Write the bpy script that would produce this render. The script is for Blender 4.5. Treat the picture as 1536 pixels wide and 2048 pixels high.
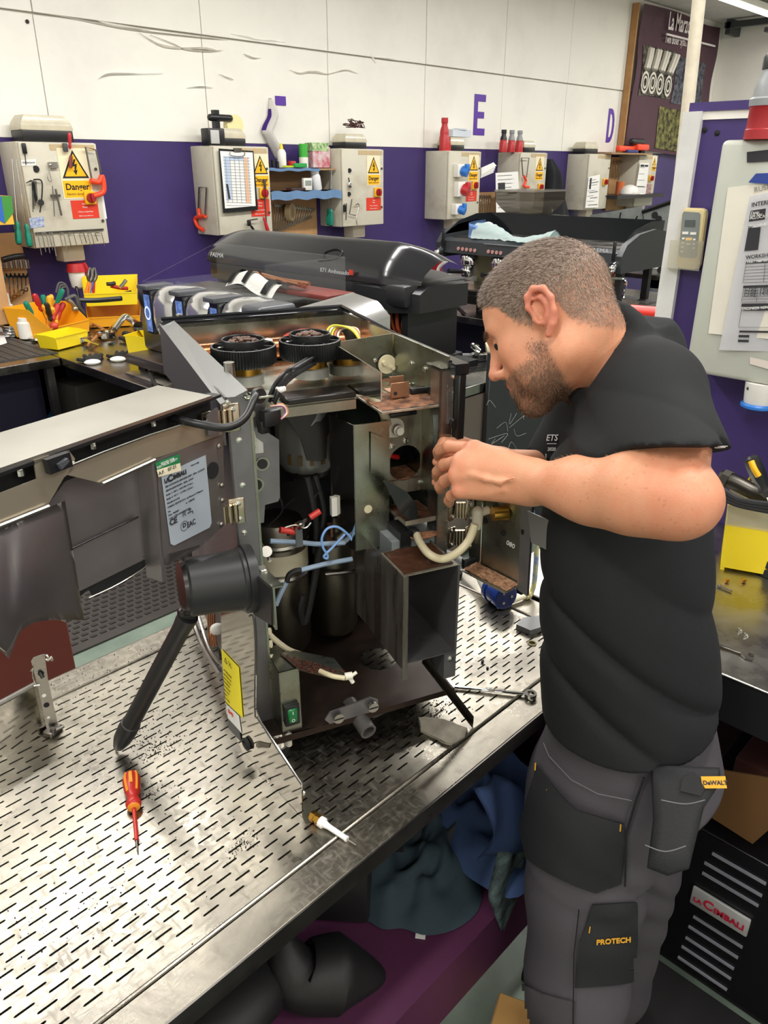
import bpy, bmesh, math, random
import numpy as np
from math import sin, cos, pi, radians, sqrt, atan, atan2
from mathutils import Vector, Matrix, noise
V = Vector
S = bpy.context.scene
for o in list(bpy.data.objects): bpy.data.objects.remove(o)
COL = S.collection
# ---------------- camera ----------------
FPX = 1540.0; PITCH = atan(690/1540.0); HC = 1.85; YAW = radians(46)
cd_ = bpy.data.cameras.new('camera'); cam = bpy.data.objects.new('camera', cd_); COL.objects.link(cam)
cd_.sensor_fit = 'VERTICAL'; cd_.sensor_height = 36; cd_.lens = FPX/2048*36
cam.location = (0, 0, HC); cam.rotation_euler = (pi/2-PITCH, 0, -YAW); cd_.clip_start = .02
S.camera = cam
# ---------------- world, exposure, lights ----------------
W = bpy.data.worlds.new('room_air'); S.world = W; W.use_nodes = True
W.node_tree.nodes['Background'].inputs[0].default_value = (.9, .93, 1, 1)
W.node_tree.nodes['Background'].inputs[1].default_value = .3
S.view_settings.view_transform = 'Standard'; S.view_settings.look = 'None'
S.view_settings.exposure = 0.0; S.view_settings.gamma = 1
S.view_settings.use_curve_mapping = False
CEIL = 3.62
LIGHTS = [(-.6,3.0),(1.1,3.0),(2.8,3.0),(4.5,3.0),(6.6,3.0),(9.0,3.0),(11,3.0),(-.9,.3),(1.6,.3),(4.5,.3),(8,.3),(-.9,-1.8),(1.6,-1.8)]  # back row follows the table reflections; both front rows are added fill
def area_light(i, x, y, pw):
    l = bpy.data.lights.new('tube_and_fill_light', 'AREA'); l.shape = 'RECTANGLE'; l.size = 1.45; l.size_y = .16
    l.energy = pw; l.color = (1, .975, .94)
    o = bpy.data.objects.new('tube_and_fill_light', l); COL.objects.link(o); o.location = (x, y, CEIL-.105)
    return o
for i, (x, y) in enumerate(LIGHTS): area_light(i, x, y, 48 if y > 2 else 41)

# ---------------- pixel -> point on a real plane ----------------
def ray(x, y):
    u = (x-768)/FPX; v = -(y-1024)/FPX
    a = u; b = cos(PITCH)+v*sin(PITCH); z = -sin(PITCH)+v*cos(PITCH)
    return V((a*cos(YAW)+b*sin(YAW), -a*sin(YAW)+b*cos(YAW), z))
CO = V((0, 0, HC))
def onp(x, y, p, n):
    d = ray(x, y); return CO + d*((V(p)-CO).dot(V(n))/d.dot(V(n)))
def aX(x, y, X): return onp(x, y, (X,0,0), (1,0,0))
def aY(x, y, Y): return onp(x, y, (0,Y,0), (0,1,0))
def aZ(x, y, Z): return onp(x, y, (0,0,Z), (0,0,1))
def aR(x, y, r):
    d = ray(x, y); return CO + d*(r/math.hypot(d.x, d.y))
# ---------------- builders ----------------
class B:
    def __init__(s): s.bm = bmesh.new()
    def _new(s, vs, fs):
        bv = [s.bm.verts.new(v) for v in vs]; out = []
        for f in fs:
            try: out.append(s.bm.faces.new([bv[i] for i in f]))
            except ValueError: pass
        return bv, out
    def box(s, c, sz, rot=None, bev=0, seg=2):
        m = Matrix.Translation(V(c)) @ ((rot if isinstance(rot, Matrix) else Matrix.Rotation(rot, 4, 'Z')) if rot is not None else Matrix())
        m = m @ Matrix.Diagonal((sz[0], sz[1], sz[2], 1))
        r = bmesh.ops.create_cube(s.bm, size=1, matrix=m)
        if bev:
            es = list({e for v in r['verts'] for e in v.link_edges})
            bmesh.ops.bevel(s.bm, geom=es, offset=min(bev, min(sz)*.45), segments=seg, affect='EDGES', profile=.5)
        return s
    def box2(s, a, b, bev=0, seg=2):
        a = V(a); b = V(b)
        return s.box((a+b)/2, [max(abs(b[i]-a[i]), 1e-4) for i in range(3)], None, bev, seg)
    def cyl(s, p0, p1, r0, r1=None, n=18, caps=True):
        p0 = V(p0); p1 = V(p1); r1 = r0 if r1 is None else r1
        d = (p1-p0).normalized(); x = d.orthogonal().normalized(); y = d.cross(x)
        vs = [p0+(x*cos(2*pi*i/n)+y*sin(2*pi*i/n))*r0 for i in range(n)]+[p1+(x*cos(2*pi*i/n)+y*sin(2*pi*i/n))*r1 for i in range(n)]
        fs = [(i, (i+1) % n, n+(i+1) % n, n+i) for i in range(n)]
        if caps: fs += [tuple(range(n))[::-1], tuple(range(n, 2*n))]
        s._new(vs, fs); return s
    def lathe(s, p, ax, prof, n=24, wob=None):
        p = V(p); d = V(ax).normalized(); x = d.orthogonal().normalized(); y = d.cross(x); vs = []; fs = []
        for r, h in prof:
            for i in range(n):
                rr = r*(wob(i, h) if wob else 1)
                vs.append(p+d*h+(x*cos(2*pi*i/n)+y*sin(2*pi*i/n))*max(rr, 1e-5))
        for k in range(len(prof)-1):
            for i in range(n): fs.append((k*n+i, k*n+(i+1) % n, (k+1)*n+(i+1) % n, (k+1)*n+i))
        fs.append(tuple(range(n))[::-1]); fs.append(tuple(range((len(prof)-1)*n, len(prof)*n)))
        s._new(vs, fs); return s
    def tube(s, pts, r, n=8, smooth=True, closed=False):
        pts = [V(p) for p in pts]
        if smooth and len(pts) > 2: pts = catmull(pts, 6)
        R = r if hasattr(r, '__len__') else [r]*len(pts)
        if len(R) != len(pts): R = [R[min(int(i/(len(pts)-1)*(len(R)-1)), len(R)-2)] + (R[min(int(i/(len(pts)-1)*(len(R)-1)), len(R)-2)+1]-R[min(int(i/(len(pts)-1)*(len(R)-1)), len(R)-2)])*((i/(len(pts)-1)*(len(R)-1)) - min(int(i/(len(pts)-1)*(len(R)-1)), len(R)-2)) for i in range(len(pts))]
        vs = []; fs = []; up = None; N = len(pts)
        for i in range(N):
            d = (pts[min(i+1, N-1)]-pts[max(i-1, 0)])
            d = d.normalized() if d.length > 1e-9 else V((0,0,1))
            up = d.orthogonal() if up is None else up-d*up.dot(d)
            if up.length < 1e-6: up = d.orthogonal()
            up.normalize(); y = d.cross(up)
            for k in range(n): vs.append(pts[i]+(up*cos(2*pi*k/n)+y*sin(2*pi*k/n))*R[i])
        for i in range(N-1):
            for k in range(n): fs.append((i*n+k, i*n+(k+1) % n, (i+1)*n+(k+1) % n, (i+1)*n+k))
        fs += [tuple(range(n))[::-1], tuple(range((N-1)*n, N*n))]
        s._new(vs, fs); return s
    def prism(s, pts, nv):
        pts = [V(p) for p in pts]; nv = V(nv); n = len(pts)
        s._new(pts+[p+nv for p in pts], [tuple(range(n))[::-1], tuple(range(n, 2*n))]+[(i, (i+1) % n, n+(i+1) % n, n+i) for i in range(n)]); return s
    def quad(s, *p): s._new([V(q) for q in p], [tuple(range(len(p)))]); return s
    def ball(s, c, r, n=12, rot=None):
        r = r if hasattr(r, '__len__') else (r, r, r)
        m = Matrix.Translation(V(c)) @ (rot or Matrix()) @ Matrix.Diagonal((r[0], r[1], r[2], 1))
        bmesh.ops.create_uvsphere(s.bm, u_segments=n, v_segments=max(n*2//3, 6), radius=1, matrix=m); return s
    def loft(s, rings, caps=True):
        n = len(rings[0]); vs = [V(p) for r in rings for p in r]
        fs = [(k*n+i, k*n+(i+1) % n, (k+1)*n+(i+1) % n, (k+1)*n+i) for k in range(len(rings)-1) for i in range(n)]
        if caps: fs += [tuple(range(n))[::-1], tuple(range((len(rings)-1)*n, len(rings)*n))]
        s._new(vs, fs); return s
    def grid(s, fn, nu, nv, thick=0):
        vs = [V(fn(i/nu, j/nv)) for j in range(nv+1) for i in range(nu+1)]
        fs = [(j*(nu+1)+i, j*(nu+1)+i+1, (j+1)*(nu+1)+i+1, (j+1)*(nu+1)+i) for j in range(nv) for i in range(nu)]
        bv, ff = s._new(vs, fs)
        if thick: bmesh.ops.solidify(s.bm, geom=ff, thickness=thick)
        return s
def catmull(p, k):
    out = []; N = len(p)
    for i in range(N-1):
        a, b, c, d = p[max(i-1, 0)], p[i], p[i+1], p[min(i+2, N-1)]
        for j in range(k):
            t = j/k; out.append(.5*((2*b)+(c-a)*t+(2*a-5*b+4*c-d)*t*t+(3*b-a-3*c+d)*t**3))
    out.append(p[-1]); return out
def finish(me, ang=38):
    bm = bmesh.new(); bm.from_mesh(me); a = radians(ang)
    bmesh.ops.recalc_face_normals(bm, faces=bm.faces)
    for f in bm.faces: f.smooth = True
    for e in bm.edges:
        if len(e.link_faces) == 2: e.smooth = e.calc_face_angle(0) < a
    bm.to_mesh(me); bm.free()
def wmat(o):
    m = o.matrix_basis.copy(); p = o.parent
    while p is not None: m = p.matrix_basis @ m; p = p.parent
    return m
def obj(name, b, mat, parent=None, local=False, smooth=38, base=None):
    me = bpy.data.meshes.new(name); b.bm.to_mesh(me); b.bm.free()
    o = bpy.data.objects.new(name, me); COL.objects.link(o)
    if parent is None:
        if base is None:
            cs = [v.co for v in me.vertices]
            base = V(((min(c.x for c in cs)+max(c.x for c in cs))/2, (min(c.y for c in cs)+max(c.y for c in cs))/2, min(c.z for c in cs)))
        me.transform(Matrix.Translation(-V(base))); o.location = base
    else:
        o.parent = parent
        if not local: me.transform(wmat(parent).inverted())
    if smooth: finish(me, smooth)
    for m in (mat if isinstance(mat, (list, tuple)) else [mat]): me.materials.append(m)
    return o
def tag(o, label=None, cat=None, group=None, kind=None):
    if label: o['label'] = label
    if cat: o['category'] = cat
    if group: o['group'] = group
    if kind: o['kind'] = kind
    return o
def thing(name, label, cat, loc=(0,0,0), rot=0, group=None):
    o = bpy.data.objects.new(name, None); COL.objects.link(o); o.empty_display_size = .05
    o.location = loc
    if isinstance(rot, Matrix): o.rotation_euler = rot.to_euler()
    else: o.rotation_euler = (0, 0, rot)
    return tag(o, label, cat, group)
def part(name, b, mat, parent, label=None, local=False, smooth=38, kind=None):
    return tag(obj(name, b, mat, parent, local, smooth), label, kind=kind)
def copy_tree(o, parent=None):
    c = o.copy(); COL.objects.link(c); c.parent = parent
    for ch in [k for k in bpy.data.objects if k.parent == o]: copy_tree(ch, c)
    return c
def struct(name, b, mat, parent=None, smooth=38):
    o = obj(name, b, mat, parent, smooth=smooth)
    if parent is None: o['kind'] = 'structure'
    return o
def frame(o, x, y):
    x = V(x).normalized(); y = V(y); y = (y-x*y.dot(x)).normalized(); z = x.cross(y)
    return Matrix(((x.x, y.x, z.x, o[0]), (x.y, y.y, z.y, o[1]), (x.z, y.z, z.z, o[2]), (0,0,0,1)))
def text(s, size, M, mat, parent, name='lettering', align='LEFT', ext=.0004, bold=0, xs=1, local=False, label=None):
    c = bpy.data.curves.new(name, 'FONT'); c.body = s; c.size = size; c.align_x = align; c.extrude = ext; c.offset = bold
    c.resolution_u = 3; c.space_line = .95
    t = bpy.data.objects.new('tmp', c)
    me = bpy.data.meshes.new_from_object(t); bpy.data.objects.remove(t)
    if xs != 1: me.transform(Matrix.Diagonal((xs, 1, 1, 1)))
    me.transform(M); me.name = name
    o = bpy.data.objects.new(name, me); COL.objects.link(o); o.parent = parent
    if parent is not None and not local: me.transform(wmat(parent).inverted())
    me.materials.clear(); me.materials.append(mat)
    return tag(o, label)
# ---------------- materials ----------------
MATS = {}
def lin(c):
    if isinstance(c, str): c = [int(c[i:i+2], 16)/255 for i in (0, 2, 4)]
    return tuple((x/12.92 if x <= .04045 else ((x+.055)/1.055)**2.4) for x in c)+(1,)
def mat(name, col, rough=.5, metal=0, var=0, vs=8, bump=0, bs=60, col2=None, rvar=0, trans=0, emit=0, stretch=None, coat=0, spec=.5, alpha=1, thr=(.35,.65), sub=0, aniso=0):
    if name in MATS: return MATS[name]
    m = bpy.data.materials.new(name); MATS[name] = m; m.use_nodes = True; nt = m.node_tree; N = nt.nodes; L = nt.links
    p = N['Principled BSDF']; c = lin(col); p.inputs['Base Color'].default_value = c
    p.inputs['Roughness'].default_value = rough; p.inputs['Metallic'].default_value = metal
    p.inputs['Specular IOR Level'].default_value = spec; p.inputs['Transmission Weight'].default_value = trans
    p.inputs['Coat Weight'].default_value = coat; p.inputs['Alpha'].default_value = alpha
    if sub: p.inputs['Subsurface Weight'].default_value = sub; p.inputs['Subsurface Radius'].default_value = (1,.3,.15); p.inputs['Subsurface Scale'].default_value = .01
    if emit: p.inputs['Emission Color'].default_value = c; p.inputs['Emission Strength'].default_value = emit
    if var or bump or rvar:
        tc = N.new('ShaderNodeTexCoord'); mp = N.new('ShaderNodeMapping'); L.new(tc.outputs['Object'], mp.inputs[0])
        if stretch: mp.inputs['Scale'].default_value = stretch
    if var or rvar:
        n = N.new('ShaderNodeTexNoise'); n.inputs['Scale'].default_value = vs; n.inputs['Detail'].default_value = 8; n.inputs['Roughness'].default_value = .62
        L.new(mp.outputs[0], n.inputs['Vector'])
    if var:
        r = N.new('ShaderNodeValToRGB'); r.color_ramp.elements[0].position = thr[0]; r.color_ramp.elements[1].position = thr[1]
        c2 = lin(col2) if col2 else tuple(x*(1-var) for x in c[:3])+(1,)
        r.color_ramp.elements[0].color = c2; r.color_ramp.elements[1].color = c
        L.new(n.outputs[0], r.inputs[0]); L.new(r.outputs[0], p.inputs['Base Color'])
    if rvar:
        r = N.new('ShaderNodeMapRange'); r.inputs[1].default_value = .3; r.inputs[2].default_value = .7
        r.inputs[3].default_value = max(rough-rvar, .02); r.inputs[4].default_value = min(rough+rvar, 1); L.new(n.outputs[0], r.inputs[0]); L.new(r.outputs[0], p.inputs['Roughness'])
    if bump:
        n2 = N.new('ShaderNodeTexNoise'); n2.inputs['Scale'].default_value = bs; n2.inputs['Detail'].default_value = 4
        L.new(mp.outputs[0], n2.inputs['Vector']); b = N.new('ShaderNodeBump'); b.inputs['Strength'].default_value = bump; b.inputs['Distance'].default_value = .002
        L.new(n2.outputs[0], b.inputs['Height']); L.new(b.outputs[0], p.inputs['Normal'])
    return m
def glassm(name, col, alpha, rough=.05):
    m = mat(name, col, rough); nt = m.node_tree; N = nt.nodes; L = nt.links; p = N['Principled BSDF']
    t = N.new('ShaderNodeBsdfTransparent'); t.inputs[0].default_value = lin(col); mx = N.new('ShaderNodeMixShader'); mx.inputs[0].default_value = alpha
    out = N['Material Output']; L.new(t.outputs[0], mx.inputs[1]); L.new(p.outputs[0], mx.inputs[2]); L.new(mx.outputs[0], out.inputs[0]); return m
WHITE = mat('painted_board', 'f1efe6', .55, var=.06, vs=1.2, bump=.08, bs=9, thr=(.3,.55), col2='e6e2dc')
PURP = mat('purple_paint', '40306e', .42, var=.18, vs=2.5, bump=.04)
STEEL = mat('brushed_steel', 'b9b6b0', .3, 1, var=.2, vs=9, rvar=.1, bump=.03, bs=140)
STEEL_D = mat('dark_steel', '84807c', .34, 1, var=.25, vs=6, rvar=.12)
ZINC = mat('zinc_plated_steel', 'a9aba2', .3, 1, var=.2, vs=11, rvar=.1, col2='8f927f')
CHROME = mat('chrome', 'e2e2e2', .07, 1)
BRASS = mat('brass', 'c79a45', .28, 1)
NICKEL = mat('nickel_hinge', 'c9b9a3', .18, 1)
BLACK = mat('black_plastic', '17181a', .38, var=.2, vs=20)
BLACKM = mat('matt_black', '101113', .7)
GLOSSB = mat('gloss_black', '1b1c20', .14, coat=.3)
RUBBER = mat('black_rubber', '1c1c1d', .6)
GREY = mat('grey_enclosure', 'cac5b4', .5, var=.14, vs=4, col2='b4ad9a', thr=(.3,.5), bump=.03)
WPL = mat('white_plastic', 'e9e7e0', .4)
CREAM = mat('cream_plastic', 'd9cfae', .45)
YEL = mat('yellow_bin_plastic', 'f0d51c', .38)
YELO = mat('amber_bin_plastic', 'f0a91c', .38)
SIGNY = mat('sign_yellow', 'f7b915', .45)
SIGNK = mat('sign_black', '14130f', .6)
SIGNR = mat('sign_red', 'd63a26', .45)
REDP = mat('red_plastic', 'b8262a', .4)
ORNG = mat('orange_plastic', 'ee4a27', .4)
BLUEP = mat('blue_plastic', '2b74c8', .4)
PAPER = mat('paper', 'eeede9', .75, var=.04, vs=3)
WOODT = mat('tan_pegboard', 'bf9464', .65, var=.15, vs=6)
GREENP = mat('green_plastic', '12806a', .4)
SCRW = mat('bright_screw', 'd5d5cf', .2, 1)
WHITEL = mat('printed_white', 'e8e8e4', .6)
INK = mat('ink', '2a2a2e', .7)
# ================= ROOM SHELL =================
YB = 5.2; XF = 12.0; XL = -2.6; YF = -2.8; ZP = 2.012
b = B(); b.box2((XL-.1, YF-.1, -.1), (XF+.1, YB+.3, 0)); struct('floor', b, mat('painted_floor', '6f7f74', .5, var=.35, vs=3, col2='8b9a8c', bump=.06, bs=30))
b = B(); b.box2((XL-.1, YF-.1, CEIL), (XF+.1, YB+.3, CEIL+.1)); struct('ceiling', b, mat('ceiling_tile', 'cfccc6', .8, var=.12, vs=5, bump=.3, bs=40))
wall = B(); wall.box2((XL-.1, YB+.012, 0), (XF+.1, YB+.2, CEIL)); wallo = struct('wall_back', wall, mat('wall_core', 'b9b5aa', .8))
b = B(); b.box2((XL-.2, YF-.1, 0), (XL, YB+.012, CEIL)); struct('wall_left', b, WHITE)
b = B(); b.box2((XL, YF-.2, 0), (XF, YF, CEIL)); struct('wall_front', b, WHITE)
b = B(); b.box2((XF, YF, 0), (XF+.2, YB+.012, CEIL)); fw = struct('wall_right', b, WHITE)
# boards of the back wall: purple dado below, white boards above, each its own sheet with an open joint
jx = [XL]+[aY(81,130,YB).x+1.17*k for k in range(-3, 9)]+[XF]
jz = aY(457,78,YB).z
for i in range(len(jx)-1):
    b = B(); b.box2((jx[i]+.001, YB, 0), (jx[i+1]-.001, YB+.013, ZP-.002)); part('wall_panel', b, PURP, wallo)
    for z0, z1, dy in ((ZP, jz-.006, 0), (jz+.006, CEIL, -.006)):
        b = B(); b.box2((jx[i]+.003, YB+dy+random.Random(i+int(z0*9)).uniform(-.002,.001), z0), (jx[i+1]-.003, YB+.0125, z1), .002, 1); part('wall_panel', b, WHITE, wallo)
# torn paint edges on the white boards
rnd = random.Random(4)
FL = mat('torn_paint', 'f7f5ee', .6); FLD = mat('bare_plaster', 'e9e3d6', .7, var=.15, vs=14)
def flake(pl, w, m=FL, dz=0):
    b = B(); pts = [aY(x, y, YB-.009) for x, y in pl]; pts = catmull(pts, 4); up = []
    for k, p in enumerate(pts):
        t = k/(len(pts)-1); up.append(p+V((0, -.006, w*sin(pi*min(max(t, .05), .95))*(.6+.6*noise.noise(p*9)))))
    b.prism(pts+up[::-1], (0, .004, 0)); part('paint_flake', b, m, wallo)
for pl, w, m in [([(196,158),(215,149),(260,149),(325,147)], .012, FL), ([(278,66),(330,95),(400,98),(440,103)], .02, FLD), ([(300,70),(345,88),(372,100),(420,104),(446,100)], .016, FLD),
                 ([(487,108),(505,117),(522,116)], .016, FLD), ([(580,140),(600,148),(625,145),(655,149),(690,141),(716,147)], .02, FLD), ([(375,175),(400,174),(425,175)], .01, FL),
                 ([(437,148),(452,155),(467,160)], .012, FL), ([(196,42),(230,52),(300,60)], .02, FL), ([(462,68),(510,80),(570,85)], .02, FL), ([(742,110),(748,122),(752,126)], .03, FL),
                 ([(752,115),(800,122)], .012, FL), ([(66,24),(140,36),(260,60),(400,76),(456,80)], .012, FLD)]:
    flake(pl, w, m)
b = B(); p = aY(55,43,YB-.008); b.cyl(p, p+V((0,.012,0)), .011, n=16); part('cable_hole', b, SIGNK, wallo)
# wall letters
def letter(s, x0, y0, x1, y1, bold=.012):
    a = aY(x0, y1, YB-.003); c = aY(x1, y0, YB-.003); h = (c-a).z; w = (c-a).x
    b = B()
    m = mat('purple_letter_vinyl', '5a2fa0', .45); t = .2
    P = lambda u, v: a+V((u*w, 0, v*h))
    if s == 'E':
        b.prism([P(*q) for q in [(0,0),(1,0),(1,.17),(.32,.17),(.32,.42),(.9,.42),(.9,.58),(.32,.58),(.32,.83),(1,.83),(1,1),(0,1)]], (0,-.003,0))
    elif s == 'D':
        ring_o = [P(0,.5),P(0,0),P(.45,0)]+[P(.45+.55*sin(k*pi/8), .5-.5*cos(k*pi/8)) for k in range(1, 8)]+[P(.45,1),P(0,1)]
        ring_i = [P(.3,.5),P(.3,.16),P(.45,.16)]+[P(.44+.27*sin(k*pi/8), .5-.34*cos(k*pi/8)) for k in range(1, 8)]+[P(.45,.84),P(.3,.84)]
        n = len(ring_o)
        b._new(ring_o+ring_i, [(i, (i+1) % n, n+(i+1) % n, n+i) for i in range(n)])
    else:
        b.prism([P(0,0),P(1,0),P(1,1),P(0,1)], (0,-.003,0))
    return obj('wall_letter', b, m, smooth=0)
tag(letter('E', 946,190,972,270), 'purple capital letter E on the white back wall', 'letter')
tag(letter('D', 1211,218,1232,285), 'purple capital letter D on the white back wall', 'letter')
tag(letter('.', 551,193,571,210), 'small purple square remnant of a letter above the shelf', 'letter')
# ceiling lights: the back row, plus unseen front rows added for fill
tube = mat('fluorescent_tube', 'fff6e6', .4, emit=6)
proto = None
for k, (x, y) in enumerate(LIGHTS):
    t = thing('ceiling_light', 'white fluorescent batten light on the ceiling, front rows added as fill', 'light', (x, y, CEIL-.1), 0, 'fluorescent battens on the ceiling')
    b = B(); b.box((0,0,.07), (1.5,.1,.06), bev=.008); part('light_housing', b, WPL, t, local=True)
    b = B(); b.cyl((-.72,0,.025),(.72,0,.025),.013,n=10); part('light_tube', b, tube, t, local=True)
t = thing('ceiling_light', 'long white light fitting high in the far right corner', 'light', (10.2,4.2,3.5), 0)
b = B(); b.box((.3,0,.05),(2.4,.14,.07), bev=.01); part('light_housing', b, WPL, t, local=True)
b = B(); b.box((.3,0,.008),(2.3,.1,.02)); part('light_diffuser', b, tube, t, local=True)
# steel bracket beam on the far wall
b = B(); p = aX(1455,52,XF-.3); q = aX(1536,40,XF-.3); b.box2((XF-.35,p.y-2.6,p.z-.03),(XF-.27,p.y+.02,p.z+.04)); b.box2((XF-.35,p.y-.06,p.z-.1),(XF,p.y,p.z+.12)); b.box2((XF-.5,q.y-.8,p.z-.14),(XF-.4,q.y-.05,p.z-.09)); 
tag(obj('ceiling_bracket', b, mat('grey_iron', '3c4143', .5)), 'dark steel bracket beam below the ceiling at far right', 'bracket')
# rubber mat and plinth on the floor behind the table
mt = thing('floor_sheet', 'grey perforated rubber mat on the floor behind the slotted table', 'mat', (1.9,3.0,0))
b = B(); b.box2((.4,2.78,.0),(3.0,3.9,.012), .003, 1); part('mat_base', b, mat('mat_rubber', '4a4542', .7, var=.2, vs=3), mt)
b = B(); rr = random.Random(1)
for i in range(58):
    for j in range(26):
        x = .46+i*.043+(.0215 if j % 2 else 0); y = 2.84+j*.039
        b.box((x, y, .0135), (.026,.016,.005))
part('mat_studs', b, mat('mat_stud', '37322f', .65), mt, kind='stuff')
# ================= SLOTTED STEEL TABLE =================
TZ = .92; TX0 = -.75; TX1 = 1.372; TY0 = .595; TY1 = 1.353
def table_steel(name, base='bcb7ae'):
    m = mat(name, base, .3, 1); nt = m.node_tree; N = nt.nodes; L = nt.links; p = N['Principled BSDF']
    tc = N.new('ShaderNodeTexCoord')
    def ns(sc, det, ro=.6, st=None, rot=0):
        mp = N.new('ShaderNodeMapping'); L.new(tc.outputs['Object'], mp.inputs[0])
        if st: mp.inputs['Scale'].default_value = st
        mp.inputs['Rotation'].default_value = (0,0,rot)
        n = N.new('ShaderNodeTexNoise'); n.inputs['Scale'].default_value = sc; n.inputs['Detail'].default_value = det; n.inputs['Roughness'].default_value = ro; n.inputs['Distortion'].default_value = .6
        L.new(mp.outputs[0], n.inputs['Vector']); return n
    def mr(n, a, b_, c, d):
        r = N.new('ShaderNodeMapRange'); r.inputs[1].default_value = a; r.inputs[2].default_value = b_; r.inputs[3].default_value = c; r.inputs[4].default_value = d; L.new(n.outputs[0], r.inputs[0]); return r
    n1 = ns(7, 8, .66); n2 = ns(38, 6, .7, (1,3.5,1), .5); n3 = ns(38, 6, .7, (3.5,1,1), -.7)
    mx = N.new('ShaderNodeMath'); mx.operation = 'MAXIMUM'; L.new(n2.outputs[0], mx.inputs[0]); L.new(n3.outputs[0], mx.inputs[1])
    r1 = mr(n1, .36, .66, .3, .42); r2 = mr(mx, .5, .75, -.05, .2)
    ad = N.new('ShaderNodeMath'); L.new(r1.outputs[0], ad.inputs[0]); L.new(r2.outputs[0], ad.inputs[1]); L.new(ad.outputs[0], p.inputs['Roughness'])
    cr = N.new('ShaderNodeValToRGB'); e = cr.color_ramp.elements; e[0].position = .3; e[0].color = lin('7d7972'); e[1].position = .7; e[1].color = lin('a8a294')
    n4 = ns(5, 10, .7); L.new(n4.outputs[0], cr.inputs[0]); L.new(cr.outputs[0], p.inputs['Base Color'])
    bp = N.new('ShaderNodeBump'); bp.inputs['Strength'].default_value = .09; bp.inputs['Distance'].default_value = .002
    L.new(mx.outputs[0], bp.inputs['Height']); L.new(bp.outputs[0], p.inputs['Normal']); return m
TST = table_steel('scratched_table_steel')
tb = thing('slotted_table', 'long steel workbench with a slotted top, the dismantled machine standing on it', 'table', (.31, .97, 0))
# rim
G0 = .653; G1 = 1.287; GX = 1.308
b = B()
def slab(x0, y0, x1, y1, z0=TZ-.004, z1=TZ): b.box2((x0,y0,z0),(x1,y1,z1))
b.box2((TX0,TY0,TZ-.004),(TX1,G0-.003,TZ), .0015, 1); b.box2((TX0,G1+.003,TZ-.004),(TX1,TY1,TZ), .0015, 1); b.box2((GX+.003,G0-.003,TZ-.004),(TX1,G1+.003,TZ))
part('table_rim', b, TST, tb)
b = B(); b.box2((TX0,TY0-.002,TZ-.036),(TX1+.002,TY0+.001,TZ-.001)); b.box2((TX0,TY1,TZ-.036),(TX1+.002,TY1+.002,TZ-.001)); b.box2((TX1,TY0,TZ-.036),(TX1+.002,TY1,TZ-.001))
part('table_apron', b, STEEL_D, tb)
b = B()
for a_, c_ in (((TX0,G0,TZ+.0005),(GX,G0,TZ+.0005)), ((TX0,G1,TZ+.0005),(GX,G1,TZ+.0005)), ((GX,G0,TZ+.0005),(GX,G1,TZ+.0005))): b.tube([a_, c_], .0032, 8)
part('table_groove', b, TST, tb)
# slotted sheet: every slot is a real hole with walls
PX = .0429; RY = .01567; SL = .0255; SWD = .0034
X0s = 1.256-PX*41; rows = 38; b = B(); bm = b.bm; vv = {}
def vert(x, y, z):
    k = (round(x,5), round(y,5), z)
    if k not in vv: vv[k] = bm.verts.new((x, y, z))
    return vv[k]
yb = .6765
for r in range(rows):
    yc = .6845+r*RY; y0 = yc-RY/2; y1 = yc+RY/2; off = 0 if r % 2 == 0 else -PX/2
    for i in range(-1, 43):
        xs = X0s+i*PX+off; xa = xs-(PX-SL)/2; xb = xa+PX
        xs = max(xs, TX0)
        if xb < TX0+PX: continue
        if xs+SL > GX-.01: continue
        o = [(xa,y0),(xa+PX/2,y0),(xb,y0),(xb,y1),(xa+PX/2,y1),(xa,y1)]
        h = SWD/2
        q = [(xs,yc-h*.3),(xs+h,yc-h),(xs+SL/2,yc-h),(xs+SL-h,yc-h),(xs+SL,yc-h*.3),(xs+SL,yc+h*.3),(xs+SL-h,yc+h),(xs+SL/2,yc+h),(xs+h,yc+h),(xs,yc+h*.3)]
        O = [vert(x,y,TZ) for x,y in o]; Q = [vert(x,y,TZ) for x,y in q]; D = [vert(x,y,TZ-.003) for x,y in q]
        for f in [(O[0],O[1],Q[2],Q[1]),(O[1],O[2],Q[3],Q[2]),(O[2],O[3],Q[5],Q[4]),(O[2],Q[4],Q[3]),(O[3],O[4],Q[7],Q[6]),(O[3],Q[6],Q[5]),(O[4],O[5],Q[8],Q[7]),(O[5],O[0],Q[0],Q[9]),(O[0],Q[1],Q[0]),(O[5],Q[9],Q[8])]: bm.faces.new(f)
        for k in range(10): bm.faces.new((Q[k],Q[(k+1)%10],D[(k+1)%10],D[k]))
    # edge strips of the row
    xe = X0s+40*PX+off+(PX+SL)/2
    xe = X0s+off-(PX-SL)/2
    k = 0
    while X0s+off+k*PX+SL <= GX-.01: k += 1
    xe = X0s+off+k*PX-(PX-SL)/2
    b.quad((xe,y0,TZ),(GX,y0,TZ),(GX,y1,TZ),(xe,y1,TZ))
yl = .6845-RY/2; yh = .6845+(rows-1)*RY+RY/2
b.quad((TX0,G0,TZ),(GX,G0,TZ),(GX,yl,TZ),(TX0,yl,TZ)); 
b.quad((TX0,yh,TZ),(GX,yh,TZ),(GX,G1,TZ),(TX0,G1,TZ))
part('slotted_sheet', b, TST, tb, smooth=30)
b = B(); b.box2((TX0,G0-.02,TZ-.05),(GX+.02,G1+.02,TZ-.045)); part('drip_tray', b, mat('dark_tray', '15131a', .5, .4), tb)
b = B()
for x in (-.6, 1.3):
    for y in (.66, 1.29): pass
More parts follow.
